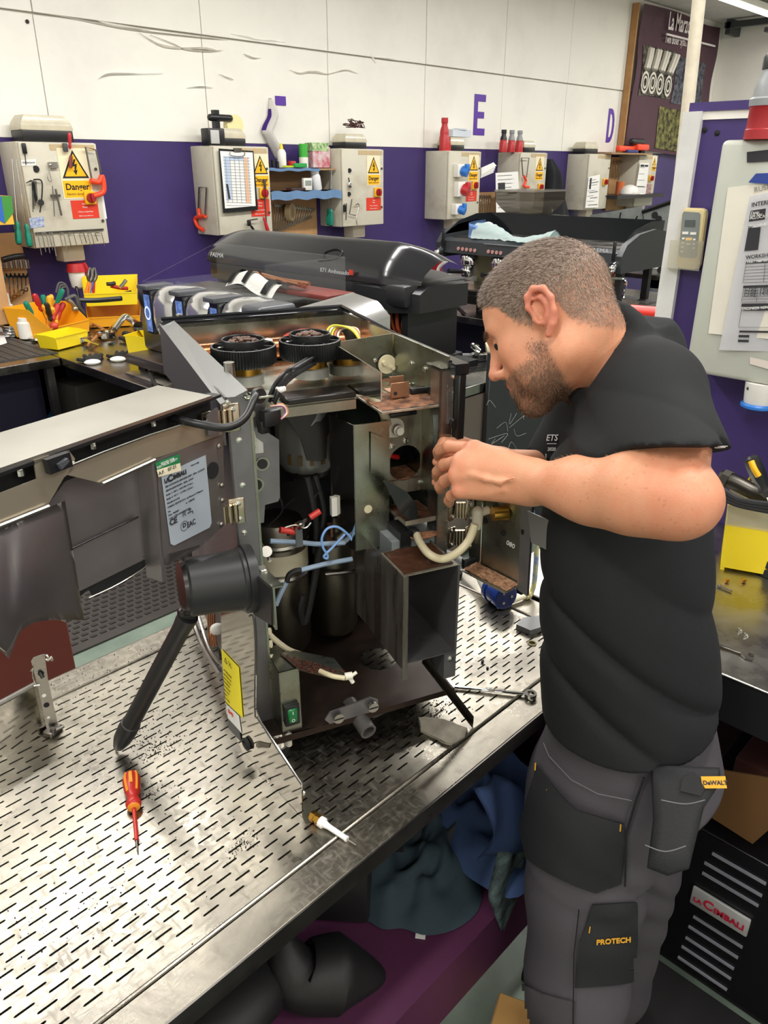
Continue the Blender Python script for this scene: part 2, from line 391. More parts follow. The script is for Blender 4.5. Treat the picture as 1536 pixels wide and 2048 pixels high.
for x in (-.6, 1.3):
    for y in (.66, 1.29):
        b = B(); b.box2((x-.02,y-.02,0),(x+.02,y+.02,TZ-.036)); part('leg', b, STEEL_D, tb)
PLUM = mat('plum_board', '552848', .5, var=.12, vs=3)
b = B(); b.box2((TX0,.612,.43),(TX1-.03,1.33,.45)); part('shelf', b, PLUM, tb)
b = B(); b.box2((TX0,.60,.30),(TX1-.03,.612,.45)); part('shelf_front', b, PLUM, tb)
b = B(); b.box2((TX0,1.30,.45),(TX1-.03,1.315,TZ-.05)); part('back_board', b, PLUM, tb)
b = B(); b.box2((1.325,.64,.45),(1.34,1.30,TZ-.05)); part('end_board', b, PLUM, tb)
# coffee grounds spilt on the table
rr = random.Random(7); b = B()
def grounds(b, fn, n, smin, smax, r):
    for _ in range(n):
        p = fn(); s_ = r.uniform(smin, smax); a_ = r.uniform(0, pi)
        b.box((p[0],p[1],p[2]+s_*.35), (s_, s_*r.uniform(.6,1), s_*.7), a_)
cs = [(aZ(320,1500,TZ), .028, 170), (aZ(275,1490,TZ), .02, 60), (aZ(320,1440,TZ), .03, 50), (aZ(310,1580,TZ), .014, 40), (aZ(480,1690,TZ), .016, 90), (aZ(130,1850,TZ), .05, 60), (aZ(330,1700,TZ),.1,60),(aZ(210,1350,TZ),.09,110),(aZ(870,1420,TZ),.03,180)]
for c, s_, n in cs:
    grounds(b, lambda: (c.x+rr.gauss(0,s_), min(max(c.y+rr.gauss(0,s_*.6),.66),1.34), TZ), n, .0006, .0018, rr)
tag(obj('coffee_grounds', b, mat('coffee_grounds', '2e1f16', .8), smooth=0), 'dark loose coffee grounds scattered over the slotted table top', 'coffee grounds', kind='stuff')
# ================= SHARED SMALL SHAPES =================
def tf(b, M): b.bm.transform(M); return b
def wrench_b(L, w, t, ring=True, jaw=True):
    # along +x, flat in xy; ring at x=L, open jaw at x=0
    b = B(); b.box((L/2,0,0), (L-w*2.2, w*.62, t*.7), bev=t*.25, seg=1)
    n = 14
    if ring:
        o = []; i_ = []
        for k in range(n):
            a = 2*pi*k/n; o.append((L-w*.9+w*.95*cos(a), w*.95*sin(a))); i_.append((L-w*.9+w*.55*cos(a), w*.55*sin(a)))
        for z in (-t/2, t/2): pass
        vs = [(x,y,-t/2) for x,y in o]+[(x,y,t/2) for x,y in o]+[(x,y,-t/2) for x,y in i_]+[(x,y,t/2) for x,y in i_]
        fs = []
        for k in range(n):
            j = (k+1) % n; fs += [(k,j,n+j,n+k),(2*n+k,3*n+k,3*n+j,2*n+j),(n+k,n+j,3*n+j,3*n+k),(k,2*n+k,2*n+j,j)]
        b._new(vs, fs)
    if jaw:
        q = [(w*1.5,-w*.45),(w*.9,-w*1.05),(-w*.1,-w*1.0),(-w*.3,-w*.55),(w*.5,-w*.42),(w*.62,0),(w*.35,w*.5),(-w*.45,w*.5),(-w*.3,w*.95),(w*.7,w*1.1),(w*1.5,w*.45)]
        b.prism([(x,y,-t/2) for x,y in q], (0,0,t))
    return b
def line_frame(p0, p1, n):
    p0 = V(p0); x = (V(p1)-p0).normalized(); n = V(n); z = (n-x*n.dot(x)).normalized(); y = z.cross(x)
    return Matrix(((x.x,y.x,z.x,p0.x),(x.y,y.y,z.y,p0.y),(x.z,y.z,z.z,p0.z),(0,0,0,1)))
def hang_wrench(p0, p1, w, label, group, n=(0,-1,0), m=None, jaw=True, ring=True):
    L = (V(p1)-V(p0)).length
    return tag(obj('wrench', tf(wrench_b(L, w, w*.5, ring, jaw), line_frame(p0, p1, n)), m or CHROME), label, 'wrench', group)
def screwdriver(p0, p1, rh, lh, hm, label, group=None, sm=CHROME, tip=.003, name='screwdriver', capm=None):
    # p0 = handle butt, p1 = tip
    p0 = V(p0); p1 = V(p1); d = (p1-p0).normalized(); t = thing(name, label, 'screwdriver', p0, 0, group)
    b = B(); b.lathe(p0, d, [(rh*.5,0),(rh*.9,lh*.06),(rh,lh*.2),(rh*.95,lh*.55),(rh*.62,lh*.72),(rh*.85,lh*.85),(rh*.6,lh*.93),(rh*.45,lh)], 12, wob=lambda i,h: 1+.05*cos(i*pi)); part('handle', b, hm, t)
    b = B(); b.cyl(p0+d*lh*.98, p1, tip, tip*.8, 8); part('blade', b, sm, t)
    if capm: b = B(); b.cyl(p0-d*.001, p0+d*lh*.04, rh*.55, rh*.8, 10); part('end_cap', b, capm, t)
    return t
def bin_b(w, d, h, t=.002, front=.45, flare=1.12):
    # open-fronted storage bin, front towards -y, base at z=0
    b = B(); f = flare
    P = lambda x, y, z: V((x*w/2*(1+(f-1)*z), y*d/2*(1+(f-1)*z), z*h))
    def wallp(a, c, e, g): 
        n = (c-a).cross(g-a).normalized()*t; b.prism([a,c,e,g], n)
    b.box((0,0,t/2), (w,d,t))
    wallp(P(-1,1,0),P(1,1,0),P(1,1,1),P(-1,1,1))
    for s_ in (-1,1):
        pts = [P(s_,1,0),P(s_,1,1),P(s_,-.1,1),P(s_,-.95,front),P(s_,-1,front*.95),P(s_,-1,0)]
        b.prism(pts, (-s_*t,0,0))
    wallp(P(-1,-1,0),P(1,-1,0),P(1,-1,front),P(-1,-1,front))
    b.box((0,d/2*f+.004,h-.004), (w*f,.01,.006)); b.box((0,-d/2*(1+(f-1)*front)-.002,front*h), (w*1.03,.006,.006))
    return b
def put_bin(p, w, d, h, yaw, m, label, front=.45, name='storage_bin', group=None):
    b = bin_b(w, d, h, front=front); tf(b, Matrix.Translation(V(p)) @ Matrix.Rotation(yaw,4,'Z'))
    return tag(obj(name, b, m, base=V(p)), label, 'bin', group)
def rag(name, fn, nu, nv, m, label, cat, th=.003, group=None):
    b = B(); b.grid(fn, nu, nv, th); return tag(obj(name, b, m, smooth=80), label, cat, group)
# ================= ELECTRICAL ENCLOSURES ON THE BACK WALL =================
YE = 4.93
TRI = SIGNY
def dng(parent, cx, z1, w, lab='Danger'):
    # black-edged yellow triangle over a yellow Danger plate, flat on the door
    y = YE-.012; h = w*1.0
    b = B(); b.prism([(cx-w*.56,y,z1+.01),(cx+w*.56,y,z1+.01),(cx+w*.56,y,z1-w*1.6),(cx-w*.56,y,z1-w*1.6)], (0,-.0012,0)); s_ = part('warning_label', b, mat('label_cream', 'efe3c0', .5), parent)
    b = B(); b.prism([(cx-w*.5,y-.0015,z1-w*.92),(cx+w*.5,y-.0015,z1-w*.92),(cx,y-.0015,z1)], (0,-.0008,0)); part('triangle_border', b, SIGNK, s_)
    b = B(); b.prism([(cx-w*.4,y-.0025,z1-w*.86),(cx+w*.4,y-.0025,z1-w*.86),(cx,y-.0025,z1-w*.12)], (0,-.0008,0)); part('triangle', b, SIGNY, s_)
    b = B(); zz = z1-w*.3
    b.prism([(cx+.0,y-.0035,zz),(cx-w*.12,y-.0035,zz-w*.26),(cx+w*.0,y-.0035,zz-w*.22),(cx-w*.02,y-.0035,zz-w*.38),(cx-w*.08,y-.0035,zz-w*.36),(cx+w*.02,y-.0035,zz-w*.52),(cx+w*.09,y-.0035,zz-w*.34),(cx+w*.04,y-.0035,zz-w*.36),(cx+w*.1,y-.0035,zz-w*.14),(cx,y-.0035,zz-w*.17),(cx+w*.07,y-.0035,zz)], (0,-.0008,0)); part('lightning_mark', b, SIGNK, s_)
    b = B(); b.prism([(cx-w*.52,y-.0015,z1-w*1.0),(cx+w*.52,y-.0015,z1-w*1.0),(cx+w*.52,y-.0015,z1-w*1.56),(cx-w*.52,y-.0015,z1-w*1.56)], (0,-.0008,0)); part('danger_plate', b, SIGNY, s_)
    text('Danger', w*.3, frame((cx,y-.003,z1-w*1.3),(1,0,0),(0,0,1)), SIGNK, s_, align='CENTER', bold=.001)
    text('Electric shock risk', w*.115, frame((cx,y-.003,z1-w*1.48),(1,0,0),(0,0,1)), SIGNK, s_, align='CENTER')
def rsw(parent, cx, cz, r=.032):
    y = YE-.012
    b = B(); b.box((cx,y-.01,cz), (r*2.3,.02,r*2.3), bev=.004, seg=1); p = part('isolator_switch', b, mat('isolator_yellow','f0b416',.4), parent)
    b = B(); b.cyl((cx,y-.02,cz),(cx,y-.036,cz), r*.92, r*.85, 20); b.box((cx,y-.043,cz), (r*.5,.018,r*1.6), radians(0), bev=.003, seg=1); part('isolator_knob', b, mat('isolator_red','9c1f24',.35), p)
def redn(parent, x0, z0, x1, z1):
    y = YE-.012; b = B(); b.prism([(x0,y,z0),(x1,y,z0),(x1,y,z1),(x0,y,z1)], (0,-.0015,0)); s_ = part('red_notice', b, SIGNR, parent)
    h = (z1-z0); cx = (x0+x1)/2
    for k, (t, sz) in enumerate([('Three', .13), ('Phase', .13), ('3 Phase or Single Phase', .1), ('Before you switch on', .1)]):
        text(t, h*sz, frame((cx,y-.002,z1-h*[.25,.42,.66,.88][k]),(1,0,0),(0,0,1)), WHITEL, s_, align='CENTER')
def enclosure(x0, label, w=.484, z0=1.398, z1=1.985, switch=(.78,.34), sign=(.62,.93), notice=(.45,.82,.08,.27), tube_=True, wsign=.135, tape=True):
    t = thing('electrical_enclosure', label, 'electrical box', (x0+w/2, YB-.13, z0), 0, 'electrical enclosures on the back wall')
    b = B(); b.box2((x0,YE+.012,z0),(x0+w,YB-.001,z1), .006); part('housing', b, GREY, t)
    b = B(); b.box2((x0+.004,YE-.011,z0+.004),(x0+w-.004,YE+.011,z1-.004), .005); part('door', b, GREY, t)
    for k in (0,1):
        b = B(); b.cyl((x0+w-.03,YE-.011,z0+.14+k*.3),(x0+w-.03,YE-.018,z0+.14+k*.3),.009,n=10); part('lock', b, STEEL_D, t)
    if sign: dng(t, x0+w*sign[0], z0+(z1-z0)*sign[1], wsign)
    if switch: rsw(t, x0+w*switch[0], z0+(z1-z0)*switch[1])
    if notice: redn(t, x0+w*notice[0], z0+.587*notice[2], x0+w*notice[1], z0+.587*notice[3])
    if tube_:
        b = B(); b.box2((x0+w*.42,YE+.08,z0-.1),(x0+w*.72,YE+.2,z0), .01); part('cable_gland_box', b, mat('gland_beige','cfc7b4',.5), t)
    if tape: b = B(); b.box2((x0+w*.38,YE-.0125,z1-.045),(x0+w*.96,YE-.0105,z1-.012)); part('old_tape', b, mat('old_tape','c7a56a',.6,var=.4,vs=30,col2='b9ad92'), t)
    return t
XS = [2.063, 3.398, 4.609, 5.939, 7.065, 8.394, 9.565]
e1 = enclosure(XS[0], 'grey electrical box hung with a hacksaw, hex keys and green screwdrivers, far left', sign=(.66,.93), switch=(.8,.47), notice=(.54,.9,.27,.45), wsign=.17)
e2 = enclosure(XS[1], 'grey electrical box behind the clipboard, with a hacksaw on its side', sign=(.82,.9), switch=(.84,.47), notice=(.6,.95,.2,.4), tube_=False)
e3 = enclosure(XS[2], 'grey electrical box to the right of the small shelf, bundle of wires on top', sign=(.74,.9), switch=(.82,.44), notice=(.56,.92,.2,.37))
e4 = enclosure(XS[3], 'grey electrical box with blue and red sockets on its door', sign=(.76,.93), switch=(.8,.5), notice=(.56,.9,.26,.42))
e5 = enclosure(XS[4], 'grey electrical box behind the coffee grinder hopper', sign=(.72,.92), switch=(.78,.44), notice=None)
e6 = enclosure(XS[5], 'grey electrical box with a long white job sheet and no danger sign', sign=None, switch=(.78,.5), notice=None)
e7 = enclosure(XS[6], 'grey electrical box under the banner, partly hidden by the white post', sign=(.82,.96), switch=(.7,.55), notice=None, wsign=.1)
# sockets on box 4
def sock(parent, px, py, m, r=.04, lid=True):
    p = aY(px, py, YE-.011)
    b = B(); b.box((p.x,p.y-.03,p.z), (r*2.4,.06,r*2.6), bev=.006); s_ = part('socket_housing', b, WPL, parent)
    b = B(); b.cyl((p.x+.01,p.y-.055,p.z),(p.x+.03,p.y-.11,p.z-.02), r, r*.95, 20); b.box((p.x+.03,p.y-.1,p.z+.03),(r*1.2,.03,r*1.2),bev=.006); part('socket_cap', b, m, s_)
sock(e4, 913,341, BLUEP, .042); sock(e4, 915,378, REDP, .05); sock(e4, 908,418, BLUEP, .036)
# consumer-unit covers on top of the boxes
CLR = glassm('smoked_cover', 'cfc7ad', .72, .25)
def cover(x, w, h, label, y=5.06, z=1.985):
    t = thing('junction_box', label, 'junction box', (x, y, z), 0, 'lidded junction boxes on the enclosures')
    b = B(); b.box((x,y,z+h*.22), (w,.16,h*.44), bev=.006); part('base', b, BLACK, t)
    hb = h*.44; r = lambda s_, zz: [(x+sx*w/2*s_, y+sy*.08*s_, z+zz) for sx, sy in ((-1,-1),(1,-1),(1,1),(-1,1))]
    b = B(); b.loft([r(1.0,hb), r(1.02,hb+.008), r(.96,hb+h*.3), r(.78,h)]); part('cover', b, mat('yellowed_cover','cdc5ad',.25,var=.15,vs=14,coat=.3), t)
    return t
xc = lambda px, py: aY(px, py, 5.0).x
cover(xc(94,270), .31, .145, 'long clear-lidded black junction box on the far left enclosure')
cover(xc(463,280), .22, .115, 'yellowed junction box beside the tape holder')
cover(xc(709,290), .24, .11, 'junction box topped with a tangle of red and black wires')
cover(xc(912,290), .2, .115, 'junction box behind the two red plugs')
cover(xc(1056,298), .2, .11, 'junction box right of the three upright plugs')
cover(xc(1180,302), .28, .12, 'wide junction box on the enclosure with the long job sheet')
# tangle of wires
rr = random.Random(3); b = B(); c = aY(709,255,5.05)
for k in range(9):
    p = [c+V((rr.uniform(-.1,.1), rr.uniform(-.04,.04), rr.uniform(0,.06))) for _ in range(5)]; p[0] = c+V((rr.uniform(-.12,.12),0,.0)); p[-1] = c+V((rr.uniform(-.15,.12),0,.01)); b.tube(p, .0035, 5)
tag(obj('wire_bundle', b, mat('dark_red_wire','4a2320',.5)), 'tangle of red and black wires on a junction box', 'wires')
# tape dispenser on box 2
t = thing('tape_dispenser', 'black and grey tape dispenser with a roll of clear tape', 'tape dispenser', aY(425,285,5.02)+V((0,0,0)))
p = aY(427,284,5.0); b = B(); b.box((p.x,5.0,1.985+.055),(.14,.09,.11),bev=.008); part('body', b, BLACK, t)
b = B(); b.box((p.x-.02,4.95,1.985+.055),(.07,.012,.085),bev=.004); part('front_plate', b, mat('light_grey','b9bab8',.5), t)
q = aY(445,236,5.0); b = B(); b.box((q.x-.02,5.0,q.z),(.2,.05,.045),bev=.02,seg=3); part('handle', b, BLACK, t)
q = aY(464,245,5.04); b = B(); b.cyl((q.x,5.0,q.z-.02),(q.x,5.05,q.z-.02),.07,n=24); part('tape_roll', b, mat('amber_tape','e8dfa5',.4), t)
b = B(); b.box2((p.x+.02,4.99,2.09),(p.x+.06,5.03,2.21)); part('stem', b, BLACK, t)
# plugs standing on boxes
def plug(px, py, r, h, m, m2, label, y=5.02, z=1.985):
    p = aY(px, py, y); p.x = max(p.x, XS[3]+.05); t = thing('industrial_plug', label, 'plug', (p.x,y,z), 0)
    b = B(); b.lathe((p.x,y,z),(0,0,1),[(r*1.05,0),(r*1.05,.01),(r,.012),(r,h*.42),(r*.9,h*.45),(r*.9,h*.55)],18); part('plug_body', b, m, t)
    b = B(); b.lathe((p.x,y,z+h*.54),(0,0,1),[(r*.92,0),(r*.85,h*.1),(r*.6,h*.22),(r*.6,h*.3),(r*.7,h*.32),(r*.68,h*.46)],12); part('cable_cap', b, m2, t)
    return t
plug(876,298,.045,.27, REDP, REDP, 'tall all-red industrial plug on the enclosure with coloured sockets')
plug(893,300,.042,.12, REDP, REDP, 'short red plug next to the tall red plug')
plug(1006,300,.038,.2, REDP, BLACK, 'red plug with a black cap, leftmost of the upright three', y=5.02)
plug(1022,300,.038,.2, REDP, mat('plug_grey','8f9294',.4), 'red plug with a grey cap, middle of the upright three')
plug(1038,300,.038,.2, REDP, mat('plug_grey','8f9294',.4), 'red plug with a grey cap, rightmost of the upright three')
p = aY(920,262,5.1); b = B(); b.box((p.x,5.12,p.z-.02),(.3,.09,.06),radians(4)); b.box((p.x,5.1,p.z+.015),(.12,.07,.012)); tag(obj('paper_stack', b, mat('pale_paper','cfd6e0',.7)), 'loose white papers lying behind the red plugs', 'papers')
# --- things fixed to box 1 ---
def onE(px, py, d=.02): return aY(px, py, YE-.011-d)
def hacksaw(pts, hp, label, plane, th=.006, hr=.016):
    t = thing('hacksaw', label, 'hacksaw', plane(*hp[0]))
    b = B(); b.tube([plane(*p) for p in pts], th, 8, smooth=False); part('frame', b, STEEL_D, t)
    b = B(); b.tube([plane(*p) for p in hp], hr, 10); part('handle', b, ORNG, t)
    return t
hacksaw([(184,362),(171,294),(192,300),(202,345)], [(181,361),(198,364),(204,353),(208,375),(204,386),(186,392)], 'orange-handled hacksaw clipped to the right edge of the far left box', lambda x, y: onE(x, y, .03))
PX2 = XS[1]
def onS2(x, y): 
    p = aX(x, y, PX2-.02); return p
hacksaw([(397,417),(398,375),(413,375),(410,432)], [(397,417),(400,432),(411,432),(391,436),(395,452),(406,460)], 'orange-handled hacksaw on the side of the box behind the clipboard', onS2, hr=.014)
hacksaw([(1046,352),(1043,316),(1058,316),(1053,355)], [(1048,352),(1052,362),(1048,372),(1058,374)], 'small orange-handled hacksaw on the enclosure behind the hopper', lambda x, y: onE(x, y, .03), hr=.013)
# hex keys on the magnetic strip
g = 'hex keys hanging from the magnetic strip'
b = B(); a = onE(70,466,.004); c = onE(207,462,.004); b.box2((a.x,a.y-.006,a.z-.008),(c.x,a.y,a.z+.004)); tag(obj('magnetic_strip', b, STEEL_D), 'dark magnetic tool strip along the bottom of the far left box', 'tool rack')
for k, (px, ln) in enumerate([(75,44),(84,38),(92,40),(98,34),(104,46),(119,28),(127,40),(136,30),(147,26),(158,22),(167,20),(175,26),(182,22),(190,16),(203,26)]):
    p = onE(px, 466, .014); q = onE(px+4+ln*.1, 466+ln, .014); s_ = V((.022,0,0)) if k % 2 else V((-.02,0,0))
    b = B(); b.tube([p+s_, p, q], .0025+.001*(k % 3 == 1), 6, smooth=False)
    tag(obj('hex_key', b, STEEL), 'bent steel hex key hanging in a row under the far left box', 'hex key', g)
# long green screwdrivers stuck on the side
GH = GREENP
screwdriver(onE(38,489,.03)+V((0,0,0)), onE(24,318,.03), .018, .13, GH, 'long green-handled screwdriver hanging upside down, left one of the pair on the far left box', tip=.004, capm=BLACK)
screwdriver(onE(60,494,.03), onE(31,318,.03), .018, .13, GH, 'long green-handled screwdriver hanging upside down, right one of the pair on the far left box', tip=.004, capm=BLACK)
# hex sets, file, callipers, label stickers
b = B(); b.box2(onE(63,365,.004), onE(75,402,.018)); 
for k in range(5): b.tube([onE(52+k*2, 366-k*1.3,.02), onE(64+k*2, 362,.02), onE(66+k*2.2, 424-k*6,.02)], .0022, 5, smooth=False)
tag(obj('hex_key_set', b, BLACK), 'black folding set of hex keys stuck on the far left box', 'hex key set')
b = B(); b.tube([onE(67,359,.02),onE(83,362,.02),onE(84,390,.02),onE(80,425,.02)], .004, 6); b.cyl(onE(82,405,.012),onE(82,405,.03),.018,n=14)
tag(obj('pin_spanner', b, BLACK), 'black pin spanner hanging beside the hex key set', 'tool')
b = B(); b.tube([onE(111,378,.02),onE(123,431,.02)], .006, 6); b.box2(onE(100,389,.016), onE(122,394,.022)); b.tube([onE(105,372,.02),onE(109,433,.02)], .003, 6)
tag(obj('file', b, STEEL_D), 'thin grey files held by a dark magnet on the far left box', 'file')
b = B(); b.box2(onE(41,286,.002), onE(56,308,.02),.006); b.tube([onE(50,308,.02),onE(52,330,.02)],.003,5); tag(obj('tape_measure', b, BLACK), 'small black tool clip at the top left of the far left box', 'clip')
b = B(); b.box2(onE(123,286,.014), onE(138,304,.03),.006); tag(obj('tool_holder', b, mat('dark_grey_plastic','44454a',.5)), 'dark grey clip above the danger sign', 'clip')
screwdriver(onE(139,265,.03), onE(140,298,.03), .011, .09, REDP, 'red-handled screwdriver poking up above the danger sign', tip=.003)
b = B(); b.prism([onE(42,320,.001),onE(72,318,.001),onE(72,331,.001),onE(43,332,.001)], (0,-.001,0)); s_ = tag(obj('sticker', b, WHITEL), 'small white worn sticker near the hex keys', 'sticker'); text('WORKSHOP', .013, frame(onE(45,327,.003),(1,0,0),(0,0,1)), INK, s_)
b = B(); b.prism([onE(58,436,.001),onE(87,433,.001),onE(89,453,.001),onE(61,457,.001)], (0,-.001,0)); tag(obj('sticker', b, mat('blue_sticker','5c74a8',.5,var=.5,vs=60,col2='c9cfdd')), 'blue and white sticker above the magnetic strip', 'sticker')
b = B(); b.cyl(onE(72,338,0),onE(72,338,.006),.019,n=20); tag(obj('magnet_disc', b, BLACKM), 'round black magnet on the far left box', 'magnet')
b = B(); b.box2(onE(95,324,.004), onE(117,336,.02)); b.ball(onE(100,330,.02), .012); b.tube([onE(100,336,.02),onE(95,356,.02),onE(103,363,.02),onE(98,340,.02)], .0025, 5); tag(obj('key_ring', b, STEEL), 'steel hook and key ring on the far left box', 'keys')
b = B(); b.cyl(onE(142,312,.02),onE(141,336,.02),.01,n=10); tag(obj('fuse', b, mat('brown_fuse','7d3226',.4)), 'small brown and silver fuse stuck on the danger triangle', 'fuse')
b = B(); b.prism([onE(202,390,-.0),onE(207,392,0),onE(214,437,0),onE(208,438,0)], (0,.02,0)); tag(obj('document_sleeve', b, WHITEL), 'edge of a white document sleeve behind the far left box door', 'sleeve')
# cable gland, red plug and cable under box 1
t = thing('industrial_plug', 'red and white plug hanging under the far left electrical box', 'plug', aY(152,545,5.05))
p = aY(150,527,5.03); b = B(); b.lathe(p,(0,0,-1),[(.05,0),(.055,.02),(.06,.05)],18); b.tube([p+V((.055,0,-.0)),p+V((.075,0,-.05)),p+V((.05,0,-.1))],.014,8); part('locking_ring', b, REDP, t)
b = B(); b.lathe(p+V((0,0,-.045)),(0,0,-1),[(.052,0),(.05,.05),(.042,.1),(.03,.11)],12); part('plug_body', b, WPL, t)
b = B(); b.tube([p+V((0,0,-.14)), aY(153,575,5.0), aY(162,610,4.95), aY(172,640,4.85)], .009, 8); part('cable', b, BLACK, t)
# folding items on box 2: clipboard
t = thing('clipboard', 'black clipboard with a printed schedule on the second enclosure', 'clipboard', onE(480,400,.03))
b = B(); b.prism([onE(437,297,.02),onE(506,302,.02),onE(515,420,.02),onE(446,426,.02)], (0,-.006,0)); part('board', b, BLACK, t)
b = B(); b.prism([onE(440,302,.029),onE(505,305,.029),onE(511,412,.029),onE(450,417,.029)], (0,-.002,0)); pg = part('schedule_sheet', b, PAPER, t)
b = B()
for k in range(17):
    y = 314+k*6; b.prism([onE(446+k*.45,y,.032),onE(500+k*.3,y+1.5,.032),onE(500+k*.3,y+2.5,.032),onE(446+k*.45,y+1,.032)], (0,-.0005,0))
for k in range(6): b.prism([onE(450+k*9,314,.032),onE(451+k*9,314,.032),onE(457+k*9,405,.032),onE(456+k*9,405,.032)], (0,-.0005,0))
part('table_rules', b, mat('rule_grey','9fa4aa',.7), pg)
b = B(); b.prism([onE(488,315,.0315),onE(494,315,.0315),onE(500,406,.0315),onE(493,406,.0315)], (0,-.0005,0)); part('orange_column', b, mat('print_orange','e9b48a',.7), pg)
b = B(); b.prism([onE(447,312,.0313),onE(486,314,.0313),onE(488,322,.0313),onE(447,320,.0313)], (0,-.0005,0)); b.prism([onE(447,312,.0313),onE(458,313,.0313),onE(464,400,.0313),onE(453,402,.0313)], (0,-.0003,0)); part('blue_cells', b, mat('print_blue','b5c6de',.7), pg)
b = B(); b.prism([onE(452,368,.0325),onE(456,368,.0325),onE(461,398,.0325),onE(457,398,.0325)], (0,-.0005,0)); part('black_cells', b, INK, pg)
b = B(); b.tube([onE(461,302,.04),onE(462,311,.045),onE(487,312,.045),onE(489,302,.04)], .003, 6); b.box2(onE(466,296,.03), onE(484,303,.042)); part('clip', b, STEEL_D, t)
# papers hung on boxes 5, 6 and 7
def sheet(px, label, n=6, bars=(), name='job_sheet'):
    b = B(); b.prism([onE(x, y, .016) for x, y in px], (0,-.002,0)); o = tag(obj(name, b, PAPER, base=onE(*px[3],.016)), label, 'sheet')
    t0, t1, t2, t3 = [onE(x, y, .0185) for x, y in px]
    P = lambda u, v: (t0*(1-u)+t1*u)*(1-v)+(t3*(1-u)+t2*u)*v
    b = B(); rr = random.Random(len(label))
    for k in range(n):
        v = (k+.7)/(n+1); b.prism([P(.08,v),P(rr.uniform(.5,.92),v),P(rr.uniform(.5,.92),v+.012),P(.08,v+.012)], (0,-.0005,0))
    for u0, v0, u1, v1 in bars: b.prism([P(u0,v0),P(u1,v0),P(u1,v1),P(u0,v1)], (0,-.0006,0))
    part('print', b, INK, o); return o
sheet([(991,346),(1036,343),(1040,423),(992,425)], 'printed schedule on a clip at the enclosure behind the hopper', 9, [(.1,.25,.4,.45),(.5,.5,.9,.55)])
sheet([(1177,354),(1200,349),(1196,415),(1170,416)], 'long white job sheet taped to the enclosure with no danger sign', 5, [(.15,.05,.3,.4),(.3,.2,.9,.22),(.2,.5,.9,.52),(.3,.68,.9,.7),(.2,.9,.95,.92)])
sheet([(1280,326),(1298,326),(1291,389),(1270,388)], 'white sheet with black letters on the enclosure beneath the banner', 4, [(.1,.05,.5,.12),(.55,.06,.95,.12),(.1,.75,.9,.77)])
b = B(); b.box2(onE(1291,368,.005), onE(1301,388,.01)); tag(obj('notice', b, mat('brown_notice','7d3b36',.5,var=.5,vs=40,col2='c9b3ac')), 'small dark red notice under the last isolator switch', 'notice')
# tools on box 3
g3 = 'hex keys on the third enclosure'
b = B(); b.tube([onE(688,409,.02),onE(693,407,.02),onE(692,440,.02)], .004, 6, smooth=False); b.box2(onE(686,410,.012), onE(692,424,.02)); tag(obj('hex_key_set', b, BLACK), 'black hex key set at the lower left of the shelf-side enclosure', 'hex key set')
b = B(); b.tube([onE(704,398,.02),onE(699,428,.02),onE(711,431,.02)], .004, 6, smooth=False); tag(obj('hex_key', b, STEEL_D), 'large dark hex key in the middle of the shelf-side enclosure', 'hex key')
b = B(); b.tube([onE(711,410,.02),onE(718,410,.02),onE(713,440,.02),onE(715,450,.02)], .004, 6); tag(obj('hook_tool', b, STEEL), 'thin bent steel hook on the shelf-side enclosure', 'tool')
b = B(); b.ball(onE(700,370,.02), (.02,.012,.03)); b.tube([onE(697,355,.02),onE(699,366,.02)], .005, 6); tag(obj('key_ring', b, CHROME), 'chrome key fob hanging on the shelf-side enclosure', 'keys')
for k, (x, y) in enumerate([(699,341),(698,388)]): b = B(); b.cyl(onE(x,y,0),onE(x,y,.008),.017,n=16); tag(obj('magnet_disc', b, BLACKM), ['upper','lower'][k]+' round black magnet on the shelf-side enclosure', 'magnet')
screwdriver(aX(656,450,XS[2]-.03), aX(661,322,XS[2]-.03), .02, .13, GH, 'green-handled screwdriver on the shelf-side enclosure, nearer the shelf', tip=.004, capm=BLACK)
screwdriver(aX(662,452,XS[2]-.06), aX(663,322,XS[2]-.06), .02, .13, GH, 'green-handled screwdriver on the shelf-side enclosure, nearer its door', tip=.004, capm=BLACK)
# tools on box 2 lower edge
b = B(); b.tube([onE(495,441,.03),onE(515,438,.03)], .004, 6); b.box2(onE(493,440,.02), onE(503,452,.04), .005); b.cyl(onE(502,452,.03), onE(509,462,.03), .009, n=10); tag(obj('plug_connector', b, BLACK), 'black and chrome connector on the second enclosure, under the clipboard', 'connector')
screwdriver(onE(537,466,.03), onE(527,433,.03), .014, .12, REDP, 'short red-handled screwdriver at the edge of the second enclosure')
b = B(); b.tube([onE(528,358,.03),onE(530,400,.03),onE(533,450,.03)], .006, 6); b.box2(onE(527,360,.02), onE(533,384,.03)); tag(obj('file', b, STEEL_D), 'dark file hanging on the right edge of the second enclosure', 'file')
